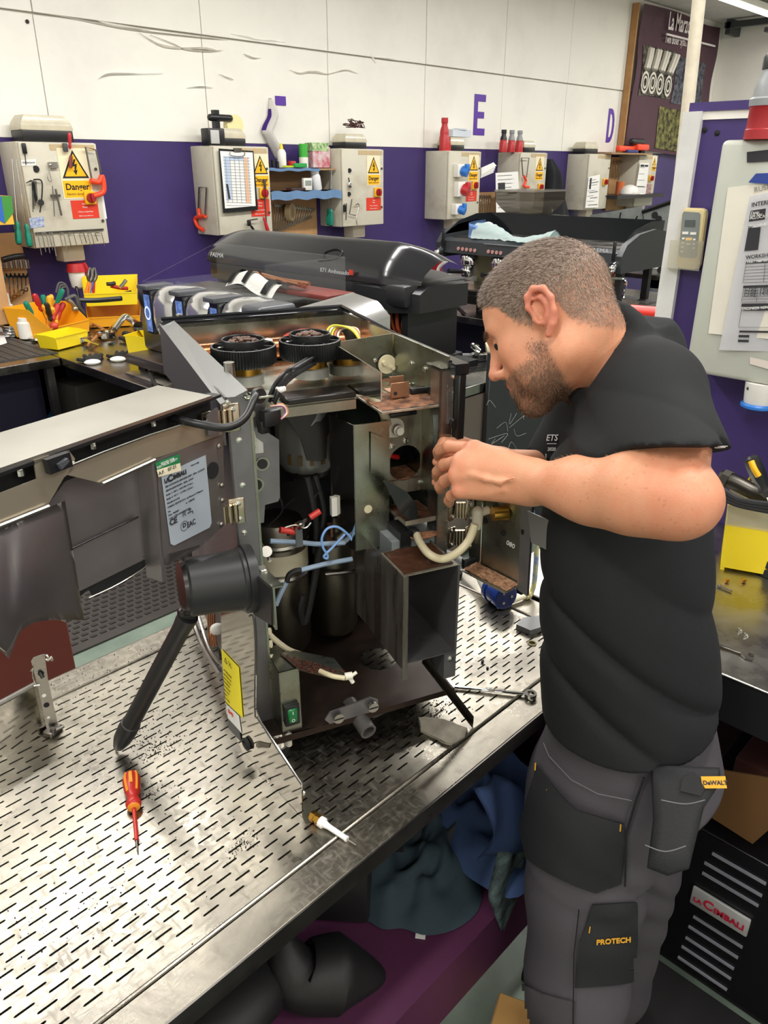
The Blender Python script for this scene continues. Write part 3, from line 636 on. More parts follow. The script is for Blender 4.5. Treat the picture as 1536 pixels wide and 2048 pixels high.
# --- small shelf between boxes 2 and 3 ---
sx0 = XS[1]+.49; sx1 = XS[2]-.012
t = thing('wall_shelf', 'plywood wall shelf lined with blue paper between two enclosures', 'shelf', ((sx0+sx1)/2, 5.1, 1.4))
z1 = aY(590,337,4.98).z; z2 = aY(590,383,4.98).z
PLY = mat('plywood','b08a62',.7,var=.2,vs=7,stretch=(.3,1,4))
b = B(); b.box2((sx0,4.98,z1-.012),(sx1,YB-.002,z1)); part('upper_shelf', b, PLY, t)
b = B(); b.box2((sx0,4.93,z2-.012),(sx1,YB-.002,z2)); part('lower_shelf', b, PLY, t)
b = B(); b.box2((sx0,YB-.012,z2),(sx1,YB-.001,z1-.012)); part('back_panel', b, PLY, t)
BLUP = mat('blue_paper_roll','8fb8e6',.75,var=.12,vs=20,bump=.3,bs=90)
b = B(); b.grid(lambda u, v: (sx0+u*(sx1-sx0), 4.925-.012*abs(sin(u*17)), z2-.055+.06*v+.006*sin(u*23)), 24, 2, .002); b.grid(lambda u, v: (sx0+u*(sx1-sx0), 4.925+v*.25, z2+.004), 6, 3, .002); part('lower_blue_paper', b, BLUP, t)
b = B(); b.grid(lambda u, v: (sx0+u*(sx1-sx0)*.75, 4.97-.006*abs(sin(u*15)), z1-.018+.02*v+.004*sin(u*19)), 20, 1, .002); b.grid(lambda u, v: (sx0+u*(sx1-sx0)*.8, 4.975+v*.2, z1+.004), 6, 3, .002); part('upper_blue_paper', b, BLUP, t)
pz = aY(590,474,5.15).z
b = B(); b.box2((sx0-.05,YB-.03,pz),(sx1-.05,YB-.013,z2-.06)); rk = tag(obj('pegboard', b, WOODT), 'tan pegboard of combination wrenches beneath the blue-lined shelf', 'pegboard')
for k in range(16):
    x = 549+k*5.0; hang_wrench(aY(x+2.5, 408+k*.6, YB-.05), aY(x-3, 467-k*2.0, YB-.05), .014, 'combination wrench hung in the graded row beneath the blue-lined shelf', 'wrenches beneath the small shelf', m=STEEL)
b = B(); p = aY(580,424,YB-.06)
b.lathe(p+V((0,-.03,0)),(-.45,.9,0),[(.066,0),(.066,.04),(.045,.04),(.045,0)],24); tag(obj('tape_roll', b, mat('masking_tape','cbb389',.6)), 'roll of beige masking tape hung over the wrenches', 'tape')
# shelf contents
def bottle(px, py, y, z, r, h, m, capm, label, name='bottle', nz=.4):
    p = aY(px, py, y); t = thing(name, label, 'bottle', (p.x,y,z))
    b = B(); b.lathe((p.x,y,z),(0,0,1),[(r*.95,0),(r,.004),(r,h*.6),(r*.7,h*.72),(r*nz,h*.76)],14); part('body', b, m, t)
    b = B(); b.lathe((p.x,y,z+h*.75),(0,0,1),[(r*nz*1.1,0),(r*nz,h*.1),(r*nz*.4,h*.25)],10); part('cap', b, capm, t); return t
bottle(564,325,5.05,z1+.006,.034,.17, WPL, YEL, 'small white bottle with a yellow nozzle on the upper shelf')
p = aY(607,315,5.06); t = thing('glue_tube', 'green-capped white tube on the upper shelf', 'tube', (p.x,5.06,z1+.006)); b = B(); b.cyl((p.x,5.06,z1+.006),(p.x,5.06,z1+.08),.036,n=16); part('body', b, WPL, t); b = B(); b.cyl((p.x,5.06,z1+.08),(p.x,5.06,z1+.175),.034,n=16); part('cap', b, mat('green_cap','3fae3a',.4), t)
p = aY(636,315,5.08); t = thing('tea_box', 'green and pink tea carton on the upper shelf', 'box', (p.x,5.08,z1+.006)); b = B(); b.box((p.x,5.08,z1+.08),(.17,.1,.15),radians(-6),bev=.002,seg=1); part('carton', b, mat('pink_carton','c2304f',.5,var=.7,vs=16,col2='d8cfd0'), t); b = B(); b.box((p.x-.01,5.08,z1+.155),(.16,.102,.06),radians(-6)); part('green_band', b, mat('green_band','3f7d35',.5,var=.4,vs=40,col2='cfe0b0'), t)
b = B(); p = aY(578,333,5.0); b.box((p.x,5.0,z1+.014),(.15,.03,.012),radians(20)); tag(obj('marker_pen', b, mat('lime','c8dc2c',.4)), 'lime green marker lying on the upper shelf', 'pen')
b = B(); p = aY(584,331,5.05); b.box((p.x,5.05,z1+.03),(.06,.04,.045),radians(10),bev=.006); tag(obj('glue_pot', b, REDP), 'small red and white glue pot on the upper shelf', 'pot')
b = B(); p = aY(600,334,5.0); b.box((p.x,5.0,z1+.022),(.12,.03,.03),0,bev=.003); tag(obj('sponge', b, mat('sponge_green','2c9a4a',.8)), 'green sponge lying on the upper shelf', 'sponge')
b = B(); p = aY(548,328,5.05)
for k in range(4): b.cyl((p.x-.05+k*.04,5.05,z1+.006),(p.x-.05+k*.04,5.05,z1+.05+.01*(k%2)),.013,n=10)
tag(obj('bit_holder', b, BLACK), 'row of dark bits at the left end of the upper shelf', 'bits')
p = aY(635,360,5.0); t = thing('pill_bottle', 'clear white plastic jar leaning on the lower shelf', 'jar', (p.x,5.0,z2)); b = B(); b.lathe((p.x+.01,5.02,z2+.006),(-.15,0,1),[(.04,0),(.042,.01),(.04,.1),(.03,.12)],14); part('body', b, mat('milky','d8dadb',.3), t); b = B(); b.lathe((p.x-.01,5.02,z2+.125),(-.15,0,1),[(.034,0),(.034,.03)],14); part('lid', b, WPL, t)
p = aY(614,368,4.99); b = B(); b.box((p.x,4.99,z2+.05),(.085,.03,.09),0,bev=.006); o = tag(obj('digital_timer', b, WPL), 'small white digital timer on the lower shelf', 'timer'); b = B(); b.box((p.x,4.973,z2+.06),(.06,.004,.035)); part('display', b, mat('lcd','8e9a92',.3), o)
p = aY(592,376,4.98); b = B(); b.box((p.x,4.98,z2+.016),(.16,.06,.02),radians(8),bev=.004); tag(obj('wallet', b, mat('dark_brown','3a2626',.6)), 'dark brown wallet lying on the lower shelf', 'wallet')
b = B(); p0 = aY(563,327,4.99)
# torn white vinyl hanging from the wall
def vin(u, v):
    cx = [540,536,532,537,541][min(int(v*4),4)]; cx = np.interp(v, [0,.3,.55,.8,1], [538,543,533,546,553]); w = np.interp(v, [0,.2,.45,.75,1], [2,12,24,20,3]); yy = 196+v*122
    p = aY(cx-w/2*1.0+u*w*1.0, yy, YB-.02); return p+V((0, -.07*sin(v*pi)*sin(u*pi)-.02*u-.03*sin(v*9)*u, 0))
t = rag('torn_vinyl', vin, 8, 22, mat('torn_vinyl_white','f3f1ee',.6), 'strip of torn white vinyl with purple edge hanging from the wall', 'vinyl strip', .001)
b = B(); b.grid(lambda u, v: V(vin(.0+u*.16, .18+v*.35))+V((0,-.004,0)), 2, 8, .001); part('purple_edge', b, mat('purple_letter_vinyl','5a2fa0',.45), t)
# wooden ledge + orange tools on it between boxes 6 and 7
p = aY(1215,307,4.9); q = aY(1290,306,4.9); b = B(); b.box2((p.x,4.85,1.985),(q.x+.1,YB-.001,2.0)); tag(obj('ply_ledge', b, PLY), 'thin plywood ledge resting across two enclosures below the banner', 'ledge')
t = thing('tape_gun', 'orange and black tool lying on the plywood ledge', 'tool', aY(1265,303,5.0)); 
p = aY(1265,294,5.0); b = B(); b.box((p.x-.15,5.0,2.05),(.5,.06,.06),radians(5),bev=.015); b.box((p.x+.2,4.99,2.07),(.3,.08,.07),0,bev=.02); part('body', b, ORNG, t); b = B(); b.box((p.x+.1,5.0,2.13),(.33,.07,.07),0,bev=.03,seg=3); b.cyl((p.x+.25,5.0,2.0),(p.x+.25,5.0,2.06),.04); part('grip', b, BLACK, t); b = B(); b.box((p.x-.1,4.95,2.02),(.25,.05,.035),0,bev=.01); part('blue_label', b, mat('navy','2c3a7a',.5), t)
# alcove between boxes 6 and 7: tan board with tools, helmet, jar
p = aY(1228,330,YB-.02); q = aY(1250,400,YB-.02); b = B(); b.box2((p.x-.1,YB-.03,1.35),(q.x+.55,YB-.014,1.96)); tag(obj('pegboard', b, WOODT), 'tan pegboard in the gap beside the last enclosure', 'pegboard')
for k in range(4): hang_wrench(aY(1229+k*5,322,YB-.05), aY(1227+k*5,356+k*2,YB-.05), .013, 'wrench hung on the pegboard in the far gap', 'wrenches in the far gap', m=STEEL)
p = aY(1258,387,4.9); b = B(); b.ball((p.x,4.9,p.z),(.14,.11,.1),16); b.bm.verts.ensure_lookup_table(); [setattr(v.co,'z',max(v.co.z,p.z-.01)) for v in b.bm.verts]; b.box((p.x+.12,4.85,p.z-.005),(.12,.14,.012),bev=.004); tag(obj('safety_helmet', b, WPL, base=(p.x,4.9,p.z-.01)), 'white safety helmet in front of the far gap', 'helmet')
b = B(); b.box2((p.x-.5,4.78,p.z-.05),(p.x+.7,YB-.03,p.z-.011)); tag(obj('wall_ledge', b, BLACK), 'black ledge carrying the white helmet', 'ledge')
p = aY(1240,374,5.0); b = B(); b.cyl((p.x,5.0,p.z-.1),(p.x,5.0,p.z+.06),.05,n=14); o = tag(obj('jar', b, mat('jar_amber','c96a3a',.3)), 'amber jar next to the white helmet', 'jar'); 
# small wrench rack right of box 4
p = aY(955,385,YB-.02); q = aY(982,432,YB-.02); b = B(); b.box2((p.x,YB-.03,q.z-.1),(q.x+.05,YB-.014,p.z)); tag(obj('pegboard', b, WOODT), 'narrow tan pegboard right of the enclosure with coloured sockets', 'pegboard')
for k in range(6): hang_wrench(aY(957+k*4.6,391,YB-.05), aY(956+k*4.6,432,YB-.05), .014, 'steel wrench on the narrow pegboard left of the hopper', 'wrenches on the narrow pegboard', m=STEEL)
p = aY(958,345,5.0); b = B(); 
for k in range(4): b.prism([(p.x,4.98-k*.004,p.z-.05+k*.01),(p.x+.14,4.93-k*.01,p.z-.0+k*.02),(p.x+.13,4.93,p.z+.03+k*.02),(p.x,4.98,p.z+.04)],(0,-.002,0))
tag(obj('paper_stack', b, PAPER), 'fan of white papers stuck on the side of the enclosure with coloured sockets', 'papers')
# jacket hanging between boxes 5 and 6
def jk(u, v):
    w = np.interp(v, [0,.1,.3,.6,1], [6,16,24,32,44]); cx = np.interp(v, [0,.3,1], [1102,1107,1115]); a = u*2*pi
    p = aY(cx+cos(a)*w/2, 318+v*118, 5.05); p.y = 5.07+sin(a)*.09*min(1,v*3+.3)*(1+.25*sin(a*5+v*4)); return p
b = B(); b.grid(jk, 28, 14); tag(obj('jacket', b, mat('black_fleece','15171c',.85,bump=.2,bs=50), smooth=80), 'black jacket hanging from the wall between two enclosures', 'jacket')
# banner
t = thing('banner', 'purple-brown printed banner hanging at the far end of the back wall', 'banner', aY(1340,310,5.12))
BN = mat('banner_cloth','7a5866',.55,var=.12,vs=1.6)
YN = 5.12
BX0 = aY(1247,300,YN).x; BX1 = aY(1420,190,YN).x
BZ0 = 2.01; BZ1 = 3.56
def bnp(u, v, o=0): return V((BX0+u*(BX1-BX0)+.06*v, YN-.02*sin(u*9+v*3)-.015*sin(v*14+u*3)*v-o, BZ0+v*(BZ1-BZ0)+.02*sin(u*6)))
b = B(); b.grid(bnp, 24, 20, .002); part('cloth', b, BN, t)
b = B(); b.box2((BX0-.045,YN-.01,BZ0-.02),(BX0-.02,YB-.014,BZ1)); part('wooden_batten', b, mat('pine','b98a55',.6,var=.2,vs=8), t)
def patch(u0, v0, u1, v1, m, name, o=.008, n=6):
    b = B(); b.grid(lambda u, v: bnp(u0+u*(u1-u0), v0+v*(v1-v0), o), n, n, .001); return part(name, b, m, t)
patch(.06,.40,.46,.74, mat('photo_boilers','8d8a7a',.4,var=.8,vs=22,col2='2c2a28',thr=(.42,.58)), 'printed_photo')
patch(.48,.38,.86,.72, mat('photo_machine','8f93a2',.4,var=.8,vs=15,col2='33333f',thr=(.4,.6)), 'printed_photo')
patch(.36,.03,.78,.34, mat('photo_brass','b9b56a',.4,var=.8,vs=14,col2='3c3a2a',thr=(.4,.6)), 'printed_photo')
WB = mat('banner_white','efe6e6',.5)
for k in range(4):
    b = B(); c_ = bnp(.11+k*.1, .49, .016); n_ = 20
    for r0, r1 in ((.12,.09),(.07,.045)):
        o = [c_+V((.8*r0*cos(2*pi*i/n_),0,r0*sin(2*pi*i/n_))) for i in range(n_)]; q = [c_+V((.8*r1*cos(2*pi*i/n_),0,r1*sin(2*pi*i/n_))) for i in range(n_)]
        b._new(o+q, [(i,(i+1)%n_,n_+(i+1)%n_,n_+i) for i in range(n_)])
    part('printed_boiler', b, mat('print_silver','d6d2c6',.5), t)
    b = B()
    for dx in (0,.1): b.tube([bnp(.09+k*.1+dx*.3,.58,.02),bnp(.12+k*.1+dx*.3,.65,.02),bnp(.14+k*.1+dx*.3,.72,.02)], .03, 6)
    part('printed_pipe', b, mat('print_silver','d6d2c6',.5), t)
text('La Marzocco', .26, frame(bnp(.28,.865,.05),(1,0,.02),(0,0,1)), WB, t, xs=.62, bold=.004)
b = B(); b.box2(bnp(.27,.835,.05), bnp(.9,.845,.054)); part('underline', b, WB, t)
text('Twin Boiler System', .13, frame(bnp(.28,.775,.05),(1,0,.02),(0,0,1)), WB, t, xs=.62)
# ================= BENCHES =================
BZ = .92
BTM = mat('bench_steel','a9a59d',.24,1,var=.25,vs=5,rvar=.1)
def bench(name, label, x0, y0, x1, y1, mtop=BTM, legs=True, shelfz=None, t_=.045, sides=None):
    t = thing(name, label, 'bench', ((x0+x1)/2,(y0+y1)/2,0))
    b = B(); b.box2((x0,y0,BZ-t_),(x1,y1,BZ), .003, 1); part('worktop', b, mtop, t)
    for x in (x0+.05,x1-.05):
        for y in (y0+.05,y1-.05):
            b = B(); b.box2((x-.02,y-.02,0),(x+.02,y+.02,BZ-t_)); part('leg', b, STEEL_D, t)
    if shelfz: b = B(); b.box2((x0+.03,y0+.03,shelfz-.02),(x1-.03,y1-.03,shelfz)); part('under_shelf', b, mat('dark_shelf','24222c',.6), t)
    if sides:
        for a, c in sides: b = B(); b.box2(a, c); part('side_panel', b, mat('shaded_navy_panel','1c1a33',.6), t)  # navy is the purple wall with knee-space shade put into the colour
    return t
bw = bench('wall_bench', 'steel wall bench covered with a ribbed black mat, far left', -1.5, 4.09, 1.74, YB-.002, shelfz=.3, sides=[((-1.45,4.3,.3),(1.7,4.32,BZ-.045))])
b = B(); b.box2((-1.5,4.2,BZ),(1.78,5.17,BZ+.004)); 
for k in range(60): b.box2((-1.5+k*.055,4.21,BZ+.004),(-1.5+k*.055+.03,5.16,BZ+.0065))
tag(obj('ribbed_mat', b, mat('ribbed_rubber','3a3938',.5)), 'ribbed black rubber mat lying on the left wall bench', 'mat')
ba = bench('machine_bench', 'steel peninsula bench under the chrome and black coffee machines', 1.745, 2.14, 3.25, YB-.002, shelfz=.35, sides=[((3.2,2.2,.1),(3.22,5.1,BZ-.05)),((1.9,4.4,.1),(3.2,4.42,BZ-.05))])
bb = bench('machine_bench', 'steel peninsula bench under the matt black espresso machine with the cloth', 4.22, 1.2, 6.2, YB-.002, shelfz=.35, sides=[((4.6,1.3,.1),(4.62,5.1,BZ-.05))])
bc = bench('machine_bench', 'steel bench at the far end carrying the stripped grey machine chassis', 7.2, 1.4, 9.2, YB-.002, shelfz=.35)
# steel end fascia and charcoal panel beyond the dismantled machine
b = B(); b.box2((1.78,2.13,.1),(2.98,2.139,BZ-.046)); part('end_fascia', b, mat('rosy_steel','a58f8b',.3,1,var=.2,vs=4,rvar=.1,stretch=(1,1,.2)), ba)
t = thing('charcoal_panel', 'scratched charcoal sheet panel standing behind the man\'s arms', 'panel', (3.4,2.12,0))
p = aY(979,706,2.12); b = B(); b.box2((p.x,2.11,.05),(p.x+1.3,2.135,p.z), .003, 1); part('sheet', b, mat('charcoal_sheet','2b2f31',.45,var=.15,vs=3,rvar=.08), t)
rr = random.Random(5); b = B()
for k in range(14):
    q = aY(1000+rr.uniform(-10,110), 760+rr.uniform(50,150), 2.105); b.tube([q, q+V((rr.uniform(-.08,.08),0,rr.uniform(-.05,.05))), q+V((rr.uniform(-.12,.12),0,rr.uniform(-.05,.05)))], .0006, 3)
part('scratches', b, WHITEL, t)
# brown-red cabinet under the big door
p = aY(143,1290,2.0); b = B(); b.box2((p.x-1.4,2.0,0),(p.x,2.5,.78), .003, 1); tag(obj('storage_cabinet', b, mat('oxide_red_board','74382e',.5,var=.1,vs=4)), 'oxide red board cabinet behind the left end of the slotted table', 'cabinet')
# blue cloth and dark crate under the wall bench
def pile(c, r, h, seed, n=20, m=8):
    def f(u, v):
        a = u*2*pi; rad = r*(1-v)*(1+.3*noise.noise(V((cos(a)*2,sin(a)*2,seed))))
        return V((c[0]+cos(a)*rad, c[1]+sin(a)*rad*.8, c[2]+h*(1-(1-v)**2)*(.8+.5*noise.noise(V((cos(a)*3*(1-v),sin(a)*3*(1-v),seed+3))))))
    return f
q = aZ(150,830,.45); b = B(); b.grid(pile((q.x,q.y,.45),.17,.14,2.2), 30, 9); tag(obj('cleaning_cloth', b, mat('bright_blue_cloth','1f78b5',.85,bump=.3,bs=40), smooth=80), 'bright blue cloths dumped under the left wall bench', 'cloth')
b = B(); b.box2((q.x-.5,q.y-.35,.43),(q.x+.5,q.y+.4,.449)); b.box2((q.x-.45,q.y-.3,0),(q.x+.45,q.y+.3,.43)); tag(obj('waste_crate', b, mat('navy_crate','15162a',.6)), 'dark navy crate on the floor carrying the bright blue cloths', 'crate')
q = aZ(200,800,.6); b = B(); b.box((q.x,q.y+.1,.62),(.34,.26,.2),radians(6),bev=.01); b.box((q.x,q.y+.1,.26),(.3,.2,.52)); tag(obj('tool_case', b, mat('grey_case','4a4744',.5)), 'dark grey case beneath the edge of the chrome machine bench', 'case')
# ================= THINGS ON THE LEFT BENCH =================
# pegboard with wrenches, far left
a = aY(-60,500,5.05); c = aY(72,655,5.05)
p0 = aY(-60,470,YB-.04); p1 = aY(62,600,YB-.04)
b = B(); b.box2((p0.x,YB-.06,BZ+.0),(p1.x,YB-.02,p0.z)); tag(obj('pegboard', b, WOODT, base=(p1.x-.2,YB-.04,BZ)), 'tan pegboard of wrenches at the far left edge', 'pegboard')
b = B(); b.box2(aY(-40,543,YB-.1), aY(55,534,YB-.06)); o = tag(obj('wooden_rail', b, WOODT), 'thin wooden rail holding sockets on the far left pegboard', 'rail')
for k in range(6): hang_wrench(aY(8+k*8.5,548,YB-.09), aY(14+k*7.5,608-k*5,YB-.09), .016, 'chrome wrench in the hanging row on the far left pegboard', 'wrenches on the far left pegboard')
hang_wrench(aY(3,586,YB-.09), aY(9,636,YB-.09), .018, 'single low chrome wrench at the far left of the pegboard', None)
for k in range(6):
    b = B(); q = aY(3+k*10,526,YB-.09); b.cyl(q-V((0,0,.03)), q+V((0,0,.02)), .016, n=12); tag(obj('socket', b, CHROME), 'chrome socket standing on the wooden rail', 'socket', 'sockets on the wooden rail')
b = B(); q = aY(28,514,5.05); b.tube([aY(5,520,5.05), q, aY(48,512,5.05)], .018, 10); tag(obj('ratchet', b, BLACK), 'black-handled ratchet lying above the sockets', 'ratchet')
# green, yellow and blue carton
t = thing('glove_carton', 'green, yellow and blue carton at the left edge of the frame', 'box', aY(12,450,4.85)); 
P = lambda x, y, o=0: aY(x, y, 4.8-o)
b = B(); b.box2((P(-60,450).x,4.8,P(0,450).z),(P(29,450).x,5.1,P(0,392).z)); part('carton', b, mat('carton_yellow','e0b23a',.5), t)
b = B(); b.prism([P(2,392,.002),P(23,392,.002),P(27,425,.002),P(10,447,.002)], (0,-.001,0)); part('green_print', b, mat('print_green','3f8a3a',.5), t)
b = B(); b.prism([P(-20,392,.003),P(2,392,.003),P(10,447,.003),P(-20,430,.003)], (0,-.001,0)); part('blue_print', b, mat('print_blue2','2f63b8',.5), t)
b = B(); b.box2((P(-60,450).x,4.82,1.0),(P(-10,450).x,5.1,P(0,450).z)); part('cardboard_stand', b, WOODT, t)
def gz(px, py, z=BZ+.007): return aZ(px, py, z)
# ring stack, pot, thread sealant
t = thing('ring_stack', 'stack of four chrome filter rings on the ribbed mat', 'rings', gz(26,674)); c_ = gz(26,672)
for k in range(4): b = B(); b.lathe(c_+V((0,0,k*.017)),(0,0,1),[(.046,0),(.05,.003),(.05,.011),(.045,.015),(.04,.015),(.04,0)],24); part('ring', b, CHROME, t)
c_ = gz(56,676); t = thing('plastic_pot', 'white plastic pot beside the chrome rings', 'pot', c_); b = B(); b.lathe(c_,(0,0,1),[(.043,0),(.047,.004),(.047,.09),(.04,.098)],20); part('body', b, WPL, t); b = B(); b.lathe(c_+V((0,0,.097)),(0,0,1),[(.036,0),(.036,.022),(.03,.024)],20); part('lid', b, WPL, t)
c_ = gz(44,660); t = thing('sealant_bottle', 'red sealant bottle with a white nozzle behind the white pot', 'bottle', c_+V((0,.12,0))); c_ += V((0,.12,0)); b = B(); b.box(c_+V((0,0,.055)),(.09,.035,.11),bev=.012); part('body', b, mat('sealant_red','a31a2e',.3), t); b = B(); b.lathe(c_+V((0,0,.11)),(0,0,1),[(.022,0),(.018,.03),(.008,.035),(.005,.1)],12); part('nozzle', b, WPL, t); b = B(); b.box(c_+V((0,-.019,.04)),(.07,.002,.02)); part('label_band', b, WHITEL, t)
c_ = gz(74,680); b = B(); b.lathe(c_,(0,0,1),[(.02,0),(.04,.004),(.045,.016),(.04,.018)],20); tag(obj('filter_basket', b, CHROME), 'small chrome dish in front of the white pot', 'dish')
b = B(); b.prism([gz(-30,660,BZ+.008),gz(2,652,BZ+.008),gz(14,686,BZ+.008),gz(-30,700,BZ+.008)], (0,0,.001)); tag(obj('paper_note', b, PAPER), 'corner of white paper at the left edge of the ribbed mat', 'paper')
# bins
put_bin(gz(104,668), .3,.3,.17, radians(22), YELO, 'amber open bin filled with yellow-topped screwdrivers', front=.42)
put_bin(gz(128,690), .22,.13,.075, radians(20), YEL, 'low yellow bin in front of the screwdriver bin', front=.9)
put_bin(gz(232,645), .3,.27,.12, radians(-30), YELO, 'lower amber bin of the stacked pair beside the chrome machine', front=.5)
put_bin(gz(232,645)+V((0,0,.13)), .3,.26,.15, radians(-30), YEL, 'upper yellow bin of the stacked pair, full of hand tools', front=.5)
put_bin(gz(293,712), .13,.12,.12, radians(25), YEL, 'small yellow bin at the corner of the dismantled machine', front=.95)
HM = {'y': mat('handle_yellow','f0b02c',.35), 'r': REDP, 'g': GREENP, 'k': BLACK}
c_ = gz(104,668); rr = random.Random(11)
for k, (px, py, m) in enumerate([(68,588,'r'),(85,590,'g'),(98,592,'y'),(103,590,'y'),(87,610,'y'),(103,615,'y'),(114,615,'y'),(92,606,'k'),(116,608,'r'),(128,606,'r'),(120,618,'r')]):
    p = aY(px, py, c_.y+.02+rr.uniform(-.05,.05)); q = V((c_.x+rr.uniform(-.06,.06), c_.y+rr.uniform(-.03,.03), BZ+.03))
    screwdriver(p, q, .017, .11, HM[m], {'y':'yellow-topped insulated','r':'red-handled','g':'green-handled','k':'black-handled'}[m]+' screwdriver standing in the amber bin', 'screwdrivers standing in the amber bin', capm=HM[m])
for k, (x0, y0, x1, y1) in enumerate([(50,603,78,655),(126,578,112,610)]):
    screwdriver(aY(x0,y0,c_.y-.03), aY(x1,y1,c_.y), .016, .13, GREENP, ['green-handled screwdriver lying over the left rim of the amber bin','green-handled screwdriver leaning right behind the amber bin'][k])
b = B(); p = gz(113,680); b.ball(p+V((0,0,.08)),.024); tag(obj('cable_grip', b, mat('red_yellow','c4412c',.4)), 'round red fitting lying in the front of the amber bin', 'fitting')
# pliers standing
for k, (px, m, l) in enumerate([(175,'e0822f','pliers with orange handles standing jaws up behind the bins'),(183,'3d67b0','pliers with blue and red handles standing jaws up behind the bins')]):
    q = aY(px, 600, 4.75); t = thing('pliers', l, 'pliers', q); M_ = mat('plier_'+str(k), m, .4)
    b = B(); b.tube([aY(px-5,600,4.75),aY(px-3,585,4.75),aY(px+3,562,4.75)],.009,8); part('handle', b, M_, t)
    b = B(); b.tube([aY(px+3,600,4.75),aY(px+4,585,4.75),aY(px+5,562,4.75)],.009,8); part('handle', b, M_ if k == 0 else REDP, t)
    b = B(); b.tube([aY(px+4,564,4.75),aY(px+1,552,4.75),aY(px+4,535,4.75)],[.01,.012,.004],8); b.tube([aY(px+4,564,4.75),aY(px+9,552,4.75),aY(px+6,535,4.75)],[.01,.012,.004],8); part('jaws', b, STEEL_D, t)
# hand tools in the yellow bin
c_ = gz(238,645); 
for k, (x0,y0,x1,y1,m) in enumerate([(222,572,255,577,REDP),(214,568,230,566,BLACK),(232,590,262,584,BLACK),(240,575,252,560,STEEL)]):
    b = B(); b.tube([aY(x0,y0,c_.y-.02*k), aY((x0+x1)/2,(y0+y1)/2+1,c_.y-.02*k), aY(x1,y1,c_.y-.02*k)], .012, 8); tag(obj('hand_tool', b, m), ['red hand tool','short black grip','long black grip','bare steel rod'][k]+' lying in the upper yellow bin', 'tool')
# hoses and clutter between bins
b = B(); p = gz(135,650)
for k in range(3): b.tube([aY(112+k*4,585+k*6,4.9),aY(118+k*3,566+k*5,4.9),aY(132+k*2,570+k*4,4.9),aY(136,590+k*8,4.9)], .006, 6)
tag(obj('hose_coil', b, mat('grey_hose','5a5c5c',.4)), 'coils of dark hose behind the amber screwdriver bin', 'hose')
b = B(); b.tube([aY(130,600,4.8),aY(150,592,4.8),aY(158,612,4.8),aY(172,630,4.8)], .012, 8); tag(obj('grey_hose', b, mat('grey_hose','5a5c5c',.4)), 'single grey hose bending right of the dark coils', 'hose')
b = B(); b.tube([aY(135,600,4.7),aY(143,605,4.7),aY(150,615,4.7)], .014, 8); b.ball(aY(150,618,4.7), .02); tag(obj('valve_fitting', b, mat('old_brass','a09a80',.35,.8)), 'dull brass valve fitting beside the amber bin', 'fitting')
b = B(); p = gz(190,665)
for k, (x0,y0,x1,y1) in enumerate([(150,655,195,648),(160,668,185,675),(170,640,210,660),(176,690,205,660)]): b.tube([gz(x0,y0,BZ+.02), gz((x0+x1)/2,(y0+y1)/2,BZ+.03), gz(x1,y1,BZ+.02)], .008, 6)
tag(obj('loose_rods', b, mat('wood_rod','a8703d',.6)), 'loose brown handles and rods lying behind the portafilters', 'rods')
# portafilters
def portaf(px, py, hx, hy, label, r=.05, hm=CHROME):
    c_ = gz(px, py); t = thing('portafilter', label, 'portafilter', c_)
    b = B(); b.lathe(c_,(0,0,1),[(r*.9,0),(r,.006),(r,.028),(r*1.06,.03),(r*1.06,.036),(r*.9,.036),(r*.86,.02),(r*.3,.018)],24); part('basket', b, CHROME, t)
    b = B(); q = V(c_)+V((0,0,.02)); e = gz(hx, hy, BZ+.03); d = (e-q).normalized(); b.tube([q+d*r*.9, e], [.011,.008], 10); part('handle', b, hm, t)
    b = B()
    for k in range(5): a = k*1.26; b.cyl(c_+V((cos(a)*r*.5,sin(a)*r*.5,.019)), c_+V((cos(a)*r*.5,sin(a)*r*.5,.024)), .006, n=8)
    part('holes', b, BLACKM, t); return t
portaf(160,684, 200,690, 'chrome filter head lying on the bench, left one of the pair', r=.062)
portaf(212,676, 240,636, 'chrome filter head with a long chrome spout, right one of the pair', r=.056)
b = B(); b.tube([gz(228,660,BZ+.03),gz(248,634,BZ+.08),gz(262,640,BZ+.06),gz(285,655,BZ+.03),gz(310,662,BZ+.03)], .02, 10); b.cyl(gz(270,650,BZ+.04), gz(278,655,BZ+.05), .035, n=14); tag(obj('group_head', b, CHROME), 'chrome group pipe piled behind the small yellow bin', 'pipe')
b = B(); b.tube([gz(250,668,BZ+.02),gz(270,672,BZ+.03),gz(300,668,BZ+.02)], .02, 8); b.tube([gz(240,676,BZ+.02),gz(280,684,BZ+.02)], .012, 8); tag(obj('dark_hoses', b, RUBBER), 'dark rubber hoses lying behind the small yellow bin', 'hose')
b = B(); c_ = gz(293,705); 
for k in range(6): a_ = k*1.1; b.tube([c_+V((0,0,.06)), c_+V((.04*cos(a_),.04*sin(a_),.135))], .005, 6)
tag(obj('bin_fittings', b, mat('mixed_metal','8a8878',.3,1)), 'small metal fittings heaped in the little yellow bin', 'fittings')
